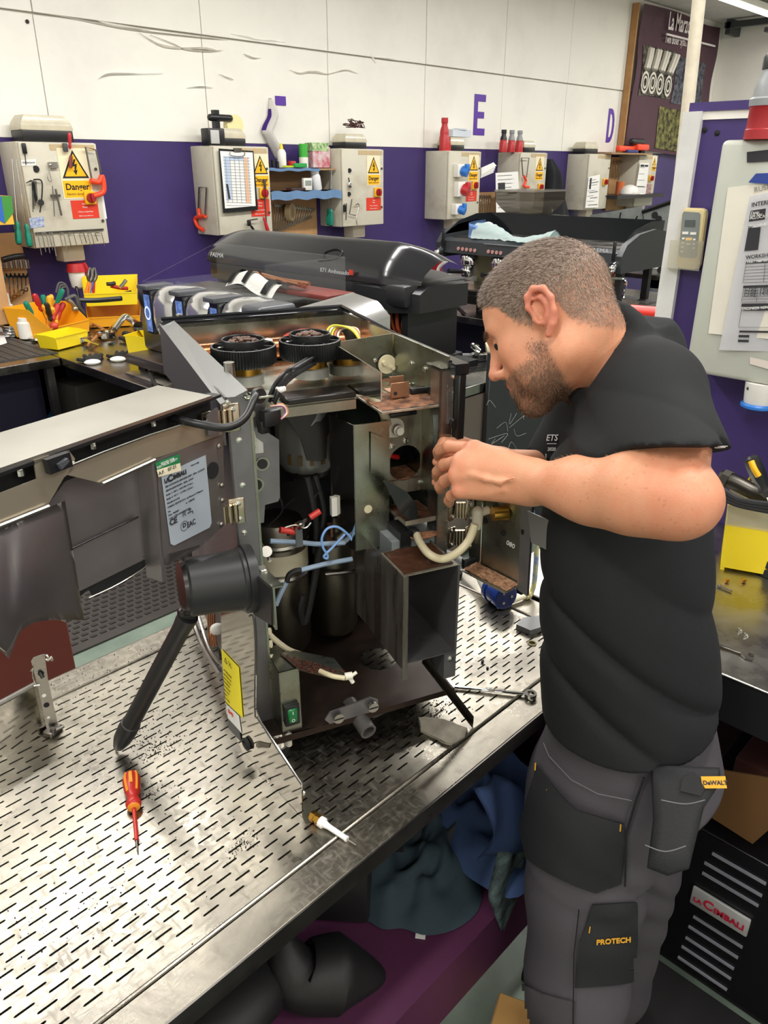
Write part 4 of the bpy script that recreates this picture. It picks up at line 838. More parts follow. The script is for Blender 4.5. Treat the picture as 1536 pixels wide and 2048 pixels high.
# gloves
def glove(px, py, ang, label, s_=1):
    c_ = gz(px, py, BZ+.012); t = thing('work_glove', label, 'glove', c_)
    b = B(); d = V((cos(ang),sin(ang),0)); n_ = V((-sin(ang),cos(ang),0))
    b.ball(c_+d*.05*s_, (.07*s_,.045*s_,.016), 14, Matrix.Rotation(ang,4,'Z'))
    for k in range(4): b.tube([c_+d*.08*s_+n_*(k-1.5)*.02, c_+d*.13*s_+n_*(k-1.5)*.028, c_+d*(.16-.01*abs(k-1.5))*s_+n_*(k-1.5)*.03], [.011,.011,.008], 8)
    b.tube([c_+d*.02+n_*.04, c_+d*.06+n_*.075], [.012,.009], 8); part('hand', b, mat('black_glove','1d1d1e',.8,bump=.2,bs=80), t)
    b = B(); b.ball(c_-d*.025*s_, (.03*s_,.042*s_,.014), 12, Matrix.Rotation(ang,4,'Z')); part('cuff', b, mat('glove_cuff','e4e3dd',.8), t)
glove(185,722, radians(62), 'black work glove with a white cuff, left one of the pair on the bench edge')
glove(238,716, radians(48), 'black work glove with a white cuff, right one of the pair on the bench edge')
b = B(); b.tube([gz(285,712,BZ+.015), gz(295,722,BZ+.02), gz(300,735,BZ+.015)], .014, 8); b.lathe(gz(296,722,BZ+.03),(.3,-.6,.4),[(.016,0),(.018,.02),(.01,.02),(.009,0)],12); tag(obj('pipe_elbow', b, mat('pale_fitting','c9c7ba',.4)), 'pale elbow fitting near the corner of the dismantled machine', 'fitting')
b = B(); b.tube([gz(300,745,BZ+.01), gz(310,768,BZ+.01), gz(330,785,BZ+.01)], .01, 8); tag(obj('black_hose', b, RUBBER), 'short black hose at the left of the dismantled machine', 'hose')
b = B(); q0 = gz(245,745,BZ+.003); b.box((q0.x+.25,q0.y-.2,BZ+.004),(.5,.35,.008), bev=.002); tag(obj('steel_tray', b, STEEL), 'thin steel tray lying on the bench edge under the gloves', 'tray')
# ================= CHROME MACHINE =================
MX = 1.86
t = thing('coffee_machine', 'chrome coffee machine with round blue displays in a row of heads', 'coffee machine', (2.15,3.0,BZ))
b = B(); b.box2((1.98,2.3,1.0),(2.42,3.62,1.3), .02); b.box2((1.86,2.35,BZ+.03),(2.4,3.6,1.0), .01); part('body', b, STEEL_D, t)
for x in (1.92,2.36):
    for y in (2.42,3.54): b = B(); b.cyl((x,y,BZ),(x,y,BZ+.031),.025,n=12); part('foot', b, BLACK, t)
DSP = mat('screen_bezel','191b20',.2); BLU = mat('screen_blue','6a86c8',.3,emit=.55,var=.75,vs=38,col2='1c2440',thr=(.42,.6))
SHL = mat('polished_shell','d6d6d6',.16,.85,bump=.02)
def head(y0, y1):
    # domed chrome head protruding to -x, its screen at the +y half
    zb = 1.12; zt = 1.35; ym = y1-.3*(y1-y0)
    pr_ = [(2.06,zb),(1.885,zb+.012),(1.868,zb+.04),(1.862,zb+.09),(1.866,zt-.07),(1.876,zt-.04),(1.895,zt-.017),(1.93,zt),(1.98,zt+.004),(2.06,zt-.005)]; bl = lambda k: .022*sin(k/6*pi)**.6
    b = B(); b.loft([[(x+(.014-bl(k)),y0+(ym-y0)*k/6,z-(.008-bl(k)*.4)) for x, z in pr_] for k in range(7)]); h_ = part('head', b, SHL, t)
    b = B(); b.box2((1.872,ym+.002,zb+.01),(2.05,y1,zt-.015), .006); part('screen_bezel', b, DSP, h_)
    b = B(); b.box2((1.869,ym+.013,zb+.022),(1.873,y1-.01,zt-.04)); part('screen', b, BLU, h_)
    b = B(); b.box2((1.85,ym-.004,zt-.016),(2.0,y1+.008,zt+.004), .004); part('visor', b, mat('visor_grey','4b4d52',.35), h_)
    b = B(); n_ = 24; c_ = V((1.867,(ym+y1)/2+.001,(zb+zt)/2-.008)); r0 = min(.034,(y1-ym)*.36)
    b._new([c_+V((0,r0*cos(2*pi*i/n_),r0*1.25*sin(2*pi*i/n_))) for i in range(n_)]+[c_+V((0,(r0-.005)*cos(2*pi*i/n_),(r0-.005)*1.25*sin(2*pi*i/n_))) for i in range(n_)], [(i,(i+1)%n_,n_+(i+1)%n_,n_+i) for i in range(n_)])
    part('dial_ring', b, mat('dial_glow','cfe0ff',.3,emit=1.2), h_)
for px in ((283,336),(345,405),(412,478)):
    head(aX(px[1],620,MX).y, aX(px[0],610,MX).y)
y0 = aX(478,630,MX).y; 
b = B(); b.box2((1.86,y0-.14,1.19),(2.05,y0-.005,1.35), .02,3); hd = part('end_head', b, mat('visor_grey','4b4d52',.35), t)
b = B(); n_ = 28; c_ = V((1.855,y0-.07,1.27)); b.cyl(c_+V((.006,0,0)),c_,.055,n=28); part('screen', b, BLU, hd)
b = B(); b._new([c_+V((-.003,.056*cos(2*pi*i/n_),.056*sin(2*pi*i/n_))) for i in range(n_)]+[c_+V((-.003,.047*cos(2*pi*i/n_),.047*sin(2*pi*i/n_))) for i in range(n_)], [(i,(i+1)%n_,n_+(i+1)%n_,n_+i) for i in range(n_)]); part('dial_ring', b, mat('dial_glow','cfe0ff',.3,emit=1.2), hd)
b = B(); b.cyl((1.86,y0-.09,1.225),(1.78,y0-.1,1.21),.012); b.ball((1.775,y0-.1,1.21),.017); part('steam_lever', b, CHROME, t)
b = B(); b.cyl((1.9,y0-.16,1.27),(1.9,y0-.2,1.27),.055,n=20); part('knob', b, BLACK, t)
b = B(); b.loft([[(1.88,y0-.2,1.2),(1.88,y0-.2,1.33),(2.3,y0-.2,1.37),(2.3,y0-.2,1.2)],[(1.88,y0-.35,1.19),(1.88,y0-.35,1.31),(2.3,y0-.35,1.35),(2.3,y0-.35,1.19)],[(1.95,y0-.42,1.15),(1.95,y0-.42,1.26),(2.3,y0-.42,1.3),(2.3,y0-.42,1.15)]]); part('end_shroud', b, SHL, t)
b = B(); b.ball((1.93,aX(268,575,MX).y,1.28),(.05,.05,.06)); b.tube([(1.9,3.63,1.26),(1.82,3.72,1.25),(1.76,3.78,1.25)],.012,8); part('left_steam_knob', b, BLACK, t)
# clear acrylic cover on top and parts lying inside
ACR = glassm('clear_acrylic','fafbfb',.022,.03)
b = B(); z0 = 1.34; yA = 3.55; yB_ = aX(692,600,2.42).y; xa_, xb_ = 1.98, 2.42
b.box2((xb_-.003,yB_,z0),(xb_,yA,z0+.15)); b.box2((xa_,yB_,z0),(xa_+.003,yA-.3,z0+.03)); b.box2((xa_,yB_,z0),(xb_,yB_+.003,z0+.15))
b.tube([(xa_,yA,z0),(xb_,yA,z0+.15)],.002,6,smooth=False); b.tube([(xa_,yB_,z0+.15),(xb_,yB_,z0+.15),(xb_,yA,z0+.15)],.003,6,smooth=False)
b.box2((xa_,yB_,z0-.003),(xb_,yA,z0))
tag(obj('acrylic_cover', b, ACR), 'clear acrylic tray cover on top of the chrome coffee machine', 'cover')
COP = mat('copper','c98a66',.3,1)
for k in range(4):
    b = B(); q = [aX(468,553+k*2,2.25), aX(500,545+k*3,2.25), aX(545,555+k*3,2.2), aX(598,568+k*5,2.2)]; b.tube([V((p.x+.02*k,p.y,max(p.z,z0+.012+.012*k))) for p in q], .009, 8)
    tag(obj('copper_pipe', b, COP), 'thin copper pipe in the bundle lying on the acrylic tray', 'pipe', 'copper pipes on the chrome machine')
def pad(u, v):
    a = aX(470,590,2.16); c = aX(558,572,2.16); p = a*(1-u)+c*u; return V((p.x-.05+v*.13+.01*sin(u*7), p.y, z0+.012+.05*sin(v*pi)+.02*sin(u*5)))
b = B(); b.grid(pad, 12, 8, .01); o = tag(obj('insulation_pad', b, mat('pad_white','e6e5e0',.7), smooth=70), 'white padded wrap with black straps on the acrylic tray', 'padding')
for u in (.02,.35,.8): b = B(); b.grid(lambda a_, c_: V(pad(u+a_*.1, c_))+V((0,0,.012)), 2, 8, .004); part('strap', b, BLACKM, o)
b = B(); b.box2((2.2,2.45,z0),(2.36,2.8,z0+.02), .004); tag(obj('red_gasket_tray', b, mat('dark_red_plate','6f2f2a',.4)), 'dark red plate under the copper pipes', 'plate')
# ================= BLACK DOMED MACHINE =================
FX = 2.55
t = thing('espresso_machine', 'glossy black espresso machine with a domed smoked back panel', 'coffee machine', (2.85,2.9,BZ))
yl_ = aX(412,500,FX).y; yr_ = aX(815,560,FX).y
zt0 = aX(430,462,FX).z; zb0 = aX(412,505,FX).z; zb1 = aX(700,580,FX).z
SMK = mat('smoked_panel','202124',.2,coat=.2)
NZ = 14
def dome(s_, v):
    # s_ 0..1 along the machine, v 0..1 up
    y = yl_+(yr_-yl_)*s_; c_ = sin(min(s_*6,1)*pi/2); e = 1-max(0,(s_-.86)/.14)**2*.45
    z = zb0-.045+(v*(.17))*e*(.75+.25*c_); x = FX+.13*v*v+(0 if s_ < .9 else (s_-.9)*.9); return V((x, y, z))
b = B(); b.grid(dome, 40, 10); b.grid(lambda s_, v: dome(s_,1)+V((v*.16,0,-.04*v*v)), 40, 6); b.grid(lambda s_, v: V((dome(0,s_).x+v*(.45-dome(0,s_).x+FX), yl_, dome(0,s_).z-.0)), 8, 4)
bmesh.ops.remove_doubles(b.bm, verts=b.bm.verts, dist=.0008); part('smoked_panel', b, SMK, t)
b = B(); b.box2((FX+.005,yr_+.02,zb0-.14),(FX+.45,yl_-.01,zb0-.04), .02); 
part('top_housing', b, mat('satin_black','1f2023',.35), t)
y9 = aX(705,580,FX).y
b = B(); b.loft([[(FX,y9,zb0-.06),(FX,y9,zb0-.15),(FX+.45,y9,zb0-.15),(FX+.45,y9,zb0-.02),(FX+.1,y9,zb0-.0)],[(FX-.01,(y9+yr_)/2,zb0-.06),(FX-.01,(y9+yr_)/2,zb0-.17),(FX+.45,(y9+yr_)/2,zb0-.17),(FX+.45,(y9+yr_)/2,zb0-.03),(FX+.1,(y9+yr_)/2,zb0-.01)],[(FX+.06,yr_-.02,zb0-.08),(FX+.06,yr_-.02,zb0-.16),(FX+.4,yr_-.02,zb0-.16),(FX+.4,yr_-.02,zb0-.06),(FX+.12,yr_-.02,zb0-.05)]]); part('end_cap', b, mat('satin_black','1f2023',.35), t)
b = B(); b.box2((FX+.05,yr_+.04,BZ+.09),(FX+.4,yr_+.08,zb0-.14)); b.box2((FX+.02,yr_+.03,BZ+.06),(FX+.45,yl_-.05,BZ+.1), .01); b.box2((FX+.02,yl_-.1,BZ+.1),(FX+.4,yl_-.06,zb0-.14)); b.box2((FX+.3,yr_+.1,BZ+.1),(FX+.34,yl_-.1,zb0-.14)); part('frame', b, mat('frame_black','141416',.5), t)
b = B()
for k in range(5): y_ = yr_+.06+k*.05; b.tube([(FX+.1,y_+.04,zb0-.15),(FX+.06+.02*k,y_+.02,zb0-.24),(FX+.12,y_,zb0-.32),(FX+.1,y_+.05,BZ+.1)], .007+.002*(k%2), 8)
part('orange_hose', b, mat('orange_hose','b5522c',.4), t)
b = B(); b.box((FX+.06,yr_+.28,zb0-.2),(.05,.06,.07),bev=.008); b.box((FX+.08,yr_+.24,zb0-.3),(.05,.08,.04),bev=.006); part('white_valve', b, WPL, t)
b = B(); b.loft([[(FX-.2,yr_-.1,BZ+.06),(FX+.4,yr_-.1,BZ+.06),(FX+.4,yr_-.1,BZ+.09),(FX-.2,yr_-.1,BZ+.09)],[(FX-.2,yl_,BZ+.06),(FX+.4,yl_,BZ+.06),(FX+.4,yl_,BZ+.09),(FX-.2,yl_,BZ+.09)]]); part('drip_tray', b, mat('frame_black','141416',.5), t)
for y_ in (yr_,yl_-.1): b = B(); b.cyl((FX+.2,y_,BZ),(FX+.2,y_,BZ+.061),.03,n=12); part('foot', b, BLACK, t)
text('FAEMA', .033, frame(aX(424,512,FX-.003)+V((-.012,0,.0)),(0,-1,0),(.25,0,1)), mat('logo_grey','b9babb',.4), t, xs=1.2)
text('E71 Ambassador', .026, frame(aX(640,543,FX-.012)+V((0,0,0)),(0,-1,0),(.15,0,1)), mat('logo_grey','b9babb',.4), t, xs=1.2)
b = B(); q = aX(702,545,FX-.012); b.box(q,(.004,.026,.022)); part('red_badge', b, mat('badge_red','c0392b',.4), t)
b = B(); se = (aX(652,520,FX).y-yl_)/(yr_-yl_)
b.tube([dome(s_,v)+V((-.004,0,0)) for s_, v in [(se+.0,.45),(se-.03,.5),(se-.035,.62),(se,.72),(se+.035,.68),(se+.035,.55),(se,.47),(se-.05,.4)]], .004, 6); part('emblem', b, mat('emblem_dark','0c0c0e',.3), t)
# ================= MATT BLACK MACHINE ON THE SECOND BENCH =================
GX_ = 4.28
t = thing('espresso_machine', 'matt black espresso machine with a clear hopper and cloths above it', 'coffee machine', (4.6,2.9,BZ))
DK = mat('charcoal_panel_paint','2e3134',.42)
yl_ = aX(886,490,GX_).y; yr_ = aX(1238,510,GX_).y; zf1 = aX(1060,487,GX_).z; zf0 = aX(1060,522,GX_).z
zf0 = aX(1225,535,GX_).z; zf1 = aX(890,478,GX_).z+.01
b = B(); b.loft([[(GX_-.0,y,zf0),(GX_+.55,y,zf0),(GX_+.55,y,zf1),(GX_+.04,y,zf1),(GX_+.01,y,zf1-.02)] for y in (yl_,(yl_+yr_)/2,yr_)]); part('front_panel', b, DK, t)
for k, y in enumerate((yl_,yr_)):
    s_ = 1 if k == 0 else -1
    b = B(); pts = [(GX_-.02,zf0-.03),(GX_+.56,zf0-.03),(GX_+.57,zf1+.07),(GX_+.36,zf1+.10),(GX_+.16,zf1+.08),(GX_+.02,zf1+.03),(GX_-.03,zf1-.03)]; b.prism([(x,y,z) for x, z in pts], (0,s_*.035,0)); part('side_cheek', b, DK, t)
    b = B(); b.cyl((GX_-.02,y,zf0+.02),(GX_-.06,y,zf0+.01),.02); b.ball((GX_-.06,y,zf0),.022); part('steam_knob', b, CHROME, t)
    b = B(); b.box((GX_-.025,y-s_*.02,zf0+.09),(.01,.02,.11),bev=.004); part('lever_slot', b, BLACK, t)
SM2 = glassm('smoked_rail','22262a',.82,.08)
b = B(); 
b.grid(lambda u, v: V((GX_+.50+.03*v, yl_+(yr_-yl_)*u, zf1+v*.14)), 12, 3, .003)
for k, y in enumerate((yl_,yr_)):
    b.prism([(GX_+.02,y,zf1+.02),(GX_+.52,y,zf1+.05),(GX_+.53,y,zf1+.14),(GX_+.36,y,zf1+.14),(GX_+.16,y,zf1+.1)], (0,.004,0))
part('smoked_rail', b, SM2, t)
b = B(); b.box2((GX_+.05,yr_+.04,zf1),(GX_+.5,yl_-.04,zf1+.004)); part('cup_tray', b, STEEL_D, t)
for gy, n in ((933,5),(995,4)):
    for k in range(n):
        q = aX(gy-16+k*8.2+(-2 if n == 4 else 0), 497+gy*.0 + (k*1.0) + (6 if n == 4 else 0), GX_-.001)
        b = B(); b.cyl(q, q+V((-.004,0,0)), .012, n=12); part('button', b, mat('button_pink','b98a86',.35), t)
b = B(); b.box2((GX_-.002,aX(968,490,GX_).y,aX(968,488,GX_).z),(GX_+.002,aX(1165,500,GX_).y,aX(968,488,GX_).z+.004)); part('trim_line', b, mat('trim_grey','8b8d8e',.4), t)
text('FAEMA', .032, frame(aX(1178,503,GX_-.003),(0,-1,0),(0,0,1)), mat('logo_grey','b9babb',.4), t, xs=1.3)
for k, (gx, gy) in enumerate([(935,520),(998,528),(1085,540)]):
    q = aX(gx, gy, GX_+.06); t2 = part('group_head', B().lathe((GX_+.08,q.y,zf0-.0),(0,0,-1),[(.05,0),(.062,.02),(.062,.07),(.045,.08),(.03,.12)],18), CHROME, t)
    if k < 2:
        b = B(); b.lathe((GX_+.06,q.y,zf0-.1),(0,0,-1),[(.04,0),(.045,.01),(.04,.05),(.015,.06)],16); part('basket', b, CHROME, t2)
        e = aX(gx-38+k*4, gy+22, GX_-.1); b = B(); b.tube([(GX_+.04,q.y,zf0-.12), e], [.012,.016], 10); part('portafilter_handle', b, BLACK, t2)
b = B(); b.box2((GX_-.02,yr_+.06,BZ+.13),(GX_+.5,yl_-.02,BZ+.17), .01); 
b.loft([[(GX_+.08,yl_-.1,BZ+.06),(GX_+.5,yl_-.1,BZ+.06),(GX_+.5,yr_+.1,BZ+.06),(GX_+.08,yr_+.1,BZ+.06)],[(GX_-.05,yl_,BZ+.17),(GX_+.5,yl_,BZ+.17),(GX_+.5,yr_-.1,BZ+.17),(GX_-.05,yr_-.1,BZ+.17)]]); part('base_tray', b, mat('frame_black','141416',.5), t)
b = B(); b.box2((GX_-.04,yr_-.08,BZ+.171),(GX_+.3,yl_-.01,BZ+.178)); part('drip_grid', b, STEEL, t)
b = B(); b.box2((GX_+.3,yr_+.25,BZ+.17),(GX_+.5,yl_-.05,zf0)); part('back_panel', b, mat('olive_backsplash','8f8b6a',.4), t)
b = B(); 
for x, y in ((.1,.02),(.45,.02),(.3,.24)): b = B(); b.box2((GX_+x,yr_+y,BZ+.17),(GX_+x+.04,yr_+y+.04,zf0)); part('post', b, mat('frame_black','141416',.5), t)
b = B()
for k in range(6): y_ = yr_+.06+k*.035; b.tube([(GX_+.2,y_,zf0-.01),(GX_+.15,y_+.02,zf0-.1),(GX_+.18,y_-.01,BZ+.26),(GX_+.1,y_+.05,BZ+.19)], .008, 8)
part('orange_hose', b, mat('orange_hose','b5522c',.4), t)
b = B(); q = aX(1250,560,GX_-.02); b.tube([q+V((0,.1,.0)),q,q+V((0,0,-.08)),aX(1248,596,GX_-.02)], .009, 8); part('steam_wand', b, CHROME, t)
for y_ in (yl_-.2,yr_+.2): b = B(); b.cyl((GX_+.2,y_,BZ),(GX_+.2,y_,BZ+.061),.035,n=12); part('foot', b, BLACK, t)
# cloth bundle on its cup tray
q = aX(985,470,GX_+.2)
def cl(u, v):
    a = aX(958,470,GX_+.12); c = aX(1108,478,GX_+.12); p = a*(1-u)+c*u; w = .09+.03*sin(u*9)
    return V((GX_+.1+.03*sin(u*8)+(v-.5)*w*1.6, p.y, zf1+.006+(.05+.03*sin(u*6+1)+.05*max(0,.35-u))*sin(v*pi)**.7+.012*noise.noise(V((u*14,v*9,1)))))
b = B(); b.grid(cl, 40, 12, .004); tag(obj('cleaning_cloth', b, mat('aqua_cloth','c0d0ce',.85,bump=.3,bs=50), smooth=80), 'pale aqua cloth draped along the matt black machine\'s cup tray', 'cloth')
b = B(); p = aX(975,468,GX_+.14); b.ball((GX_+.14,p.y,zf1+.055),(.055,.05,.05),14); tag(obj('plastic_cup', b, WPL), 'round white cup wrapped in the pale cloth', 'cup')
b = B(); p = aX(957,462,GX_+.14); b.grid(lambda u, v: V((GX_+.12+.07*cos(u*3.6), p.y+.07*sin(u*3.6)-.02, zf1+.005+.11*v-.03*u*v)), 14, 4, .004); tag(obj('cleaning_cloth', b, mat('sky_cloth','7f9fd0',.85,bump=.3,bs=50), smooth=80), 'sky blue cloth bunched at the left of the white cup', 'cloth')
# grinder with clear hopper behind it
t = thing('coffee_grinder', 'black grinder base with a wide clear hopper behind the matt black machine', 'grinder', aZ(1050,560,BZ)+V((0,0,0)))
GC = aX(1048,430,5.0); gy_ = GC.y; zh = aX(1048,425,5.0).z
b = B(); b.box2((4.95,gy_-.25,BZ),(5.25,gy_+.25,zh-.02), .02); part('body', b, BLACK, t)
b = B(); b.box2((4.88,gy_-.2,zh-.06),(5.2,gy_+.2,zh-.015), .015); part('collar', b, BLACK, t)
hy = lambda s_: [(5.0-.12*s_,gy_-.145*s_),(5.15+.1*s_,gy_-.145*s_),(5.15+.1*s_,gy_+.145*s_),(5.0-.12*s_,gy_+.145*s_)]
zt_ = aX(1048,383,5.0).z
b = B(); b.loft([[(x,y,z) for x, y in hy(s_)] for s_, z in ((.6,zh-.015),(.9,zh+.03),(1.15,zt_-.06),(1.15,zt_))], caps=False); bmesh.ops.solidify(b.bm, geom=list(b.bm.faces), thickness=.004)
part('hopper', b, glassm('smoky_clear','b9b5ae',.35,.08), t)
b = B(); b.loft([[(x,y,z) for x, y in hy(s_)] for s_, z in ((1.18,zt_),(1.18,zt_+.012))]); part('lid', b, glassm('smoky_clear','b9b5ae',.35,.08), t)
# far stripped chassis
t = thing('machine_chassis', 'stripped grey machine chassis standing on the far bench', 'chassis', (7.6,2.4,BZ))
CH = mat('chassis_grey','8b918e',.45,.2,var=.3,vs=7)
CX = 7.3
P = lambda x, y: aX(x, y, CX)
b = B(); b.prism([P(1285,425),P(1352,402),P(1352,600),P(1292,575)], (.5,0,0)); part('side_panel', b, CH, t)
b = B(); b.prism([P(1180,430),P(1285,412),P(1290,470),P(1182,470)], (.03,0,0)); part('front_panel', b, CH, t)
b = B(); b.tube([P(1285,424),P(1355,400)], .02, 6); part('black_edge', b, BLACK, t)
b = B(); b.tube([P(1242,425),P(1240,438),P(1250,448),P(1266,446),P(1275,432)], .008, 6); part('hose', b, BLACK, t)
for x, y in [(1318,438),(1297,505),(1321,540),(1310,430)]: b = B(); q = P(x, y); b.cyl(q+V((-.002,0,0)), q+V((-.01,0,0)), .03, n=14); part('port', b, BLACKM, t)
b = B(); b.box2(P(1305,485)+V((-.02,0,0)), P(1322,500)+V((-.01,0,0))); part('switch', b, BLACK, t)
b = B(); b.box2(P(1304,512)+V((-.006,0,0)), P(1322,538)+V((-.003,0,0))); lb = part('spec_label', b, WHITEL, t)
b = B(); b.box2((CX,P(1352,600).y,BZ),(CX+.5,P(1285,580).y,P(1300,580).z+.02)); part('base', b, CH, t)
# centre bench clutter: red tins, hoses, portafilter, power lead
rr = random.Random(9)
b = B(); b.box((4.75,4.4,BZ+.14),(.16,.22,.28),bev=.02); o = tag(obj('red_canister', b, REDP), 'red canister with a white label behind the matt black machine', 'canister'); b = B(); b.box((4.666,4.4,BZ+.13),(.004,.12,.16)); part('label_patch', b, WHITEL, o)
b = B(); b.box((4.7,4.05,BZ+.16),(.14,.16,.32),bev=.02); tag(obj('red_canister', b, mat('red_canister','8e1622',.35)), 'dark red canister right of the labelled canister', 'canister')
b = B(); b.box((4.55,4.55,BZ+.1),(.22,.3,.2),bev=.01); tag(obj('chrome_box', b, CHROME), 'chrome box beside the red canisters', 'box')
t = thing('braided_hose', 'white hose with blue ends curving over the second bench', 'hose', aZ(880,590,BZ)); 
b = B(); b.tube([aX(893,522,4.3),aX(878,535,4.3),aX(877,550,4.3),aX(880,562,4.3)], .012, 8); b.tube([aX(891,590,4.26),aX(872,582,4.26),aX(856,585,4.26)], .011, 8); part('hose', b, WPL, t)
b = B(); b.cyl(aX(880,560,4.3),aX(885,555,4.3),.018); b.cyl(aX(852,586,4.26),aX(852,578,4.26),.018); part('blue_nut', b, BLUEP, t)
b = B(); b.tube([aX(852,588,4.22),aX(854,600,4.2),aX(853,650,4.2)], .011, 8); b.ball(aX(854,654,4.2), .02); tag(obj('steam_pipe', b, CHROME), 'thin chrome steam pipe hanging at the bench edge', 'pipe')
b = B(); b.tube([aZ(835,590,BZ+.01),aZ(870,592,BZ+.01),aZ(900,600,BZ+.01),aZ(930,628,BZ+.01)], .009, 8); tag(obj('power_cable', b, RUBBER), 'black power cable running over the second bench', 'cable')
b = B(); b.grid(lambda u, v: aX(893+u*60, 548+v*10-4*sin(u*5), 4.55-.1*v), 8, 3, .003); tag(obj('paper_stack', b, PAPER), 'crumpled white paper behind the first portafilter', 'paper')
b = B(); p = aX(795,600,3.1); b.box((3.6,p.y+.5,BZ-.1),(.3,.25,.2),bev=.01)
b = B(); b.ball(aX(845,515,4.6), (.04,.05,.035), 12); b.tube([aX(835,520,4.6),aX(862,522,4.6)],.012,8); tag(obj('gauge', b, mat('cream_valve','d9d3bd',.4)), 'cream valve above the clutter left of the matt black machine', 'valve')
# chrome parts on the nearer bench end, right of the dismantled machine
for k, (px, py, hx, hy_, l) in enumerate([(968,728,905,712,'portafilter with a grey handle at the end of the near bench')]):
    c_ = aZ(px-14, py-6, BZ+.03); c_ = V((2.9,2.35,BZ)); c_ = aZ(958,722,BZ)
    t = thing('portafilter', l, 'portafilter', c_); b = B(); b.lathe(c_,(0,0,1),[(.03,0),(.045,.01),(.045,.04),(.036,.042)],20); b.tube([c_+V((0,0,.05)),c_+V((-.02,.03,.08)),c_+V((.03,.04,.07))],.014,8); part('basket', b, CHROME, t)
    b = B(); e = aZ(900,712,BZ+.03); b.tube([c_+V((0,0,.03)), e], [.01,.014], 10); part('handle', b, mat('handle_grey','6f7071',.4), t)
c_ = aZ(972,716,BZ); b = B(); b.lathe(c_+V((0,0,.04)),(.7,-.7,.2),[(.04,0),(.045,.01),(.045,.02),(.036,.02),(.036,0)],20); tag(obj('gasket_ring', b, CREAM), 'cream ring leaning on the chrome parts at the bench end', 'ring')
b = B()
for k in range(7): b.tube([aZ(930,726+k*3.0,BZ+.004), aZ(985,718+k*3.0,BZ+.004)], .003, 4)
tag(obj('drip_grate', b, mat('frame_black','141416',.5)), 'black slotted grate on the near bench end', 'grate')
# metal bits and red handles near the man's collar
b = B(); q0 = aX(1215,630,3.4); q1 = aX(1320,640,3.4)
for k, dy in enumerate((0,12)):
    b = B(); p0 = aX(1262, 622+dy*.6, 3.3+.1*k); p1 = aX(1330, 628+dy*.9, 3.3+.1*k); b.tube([p0,p1], .028, 12); tag(obj('red_grip', b, mat('coral_red','e8382d',.4)), ['rear','front'][k]+' one of two coral red grips behind the man\'s collar', 'grip')
t = thing('parts_tray', 'grey plastic tray of parts behind the man\'s collar', 'tray', (3.5,1.15,BZ))
p0 = aZ(1205,640,1.0); p1 = aZ(1345,690,1.0)
b = B(); b.box((p0.x*.5+p1.x*.5, p0.y*.5+p1.y*.5+.05, .985),(.9,.6,.03),bev=.005); b.box((p0.x*.5+p1.x*.5, p0.y*.5+p1.y*.5+.05, .48),(.8,.5,.96)); part('stand', b, mat('pale_grey_plastic','c4c5c2',.4), t)
b = B(); 
for k in range(4): b.tube([aZ(1222+k*4,636+k*3,1.02),aZ(1232+k*3,648+k*2,1.03)], .012, 8)
part('chrome_coupling', b, CHROME, t)
t = thing('bristle_brush', 'round dark bristle brush behind the man\'s collar', 'brush', aZ(1285,648,1.0)); b = B(); c_ = aZ(1278,644,1.065); rr = random.Random(2)
for k in range(160):
    d = V((rr.gauss(0,1),rr.gauss(0,1),rr.gauss(0,1))).normalized(); b.tube([c_, c_+d*.065], .0012, 3)
part('bristles', b, mat('bristle','2a1f1a',.8), t, kind='stuff')
b = B(); b.tube([c_, c_+V((.3,-.1,-.03))], .012, 8); part('wire_handle', b, STEEL_D, t)
# ================= DISMANTLED COFFEE MACHINE =================
MA = radians(-21.7); MO = V((.615,.905,TZ)); MW = V((cos(MA),sin(MA),0)); MD = V((-sin(MA),cos(MA),0))
T5 = thing('coffee_machine', 'dismantled bean-to-cup coffee machine with its steel casing opened, standing on the slotted table', 'coffee machine', MO, MA)
def L5(P): q = V(P)-MO; return V((q.dot(MW), q.dot(MD), q.z))
def mb(x, y, b=0): return L5(onp(x, y, MO+MD*b, MD))
def ma(x, y, a=0): return L5(onp(x, y, MO+MW*a, MW))
def mc(x, y, c=0): return L5(aZ(x, y, TZ+c))
def mp(name, b, m, par=None, label=None, kind=None, smooth=38): return part(name, b, m, par or T5, label, local=True, kind=kind, smooth=smooth)
RUST = mat('stained_pan', '3a2c24', .45, .6, var=.5, vs=7, col2='1c1714', rvar=.15)
DZ = mat('zinc_dark', '807e80', .36, .7, var=.25, vs=8, rvar=.1)
ZST = mat('zinc_coffee_stained', 'a39b8c', .33, .7, var=.5, vs=7, col2='6a4a35', rvar=.12, stretch=(3,3,.6), thr=(.3,.5))
MIR = mat('mirror_steel', 'c8c5be', .1, 1, rvar=.05, vs=6)
GRN = mat('grounds_layer', '9c6a49', .85, var=.5, vs=60, col2='4a2e20', bump=.8, bs=160)
def screw(p, n, r=.004, par=None):
    b = B(); p = V(p); n = V(n).normalized(); b.lathe(p, n, [(r*1.5,0),(r*1.5,.001),(r,.0012),(r,.003),(r*.6,.0035)], 10); mp('screw', b, SCRW, par)
def disc(p, n, r, h, m, name, par=None, k=20): b = B(); p = V(p); n = V(n).normalized(); b.cyl(p, p+n*h, r, n=k); return mp(name, b, m, par)
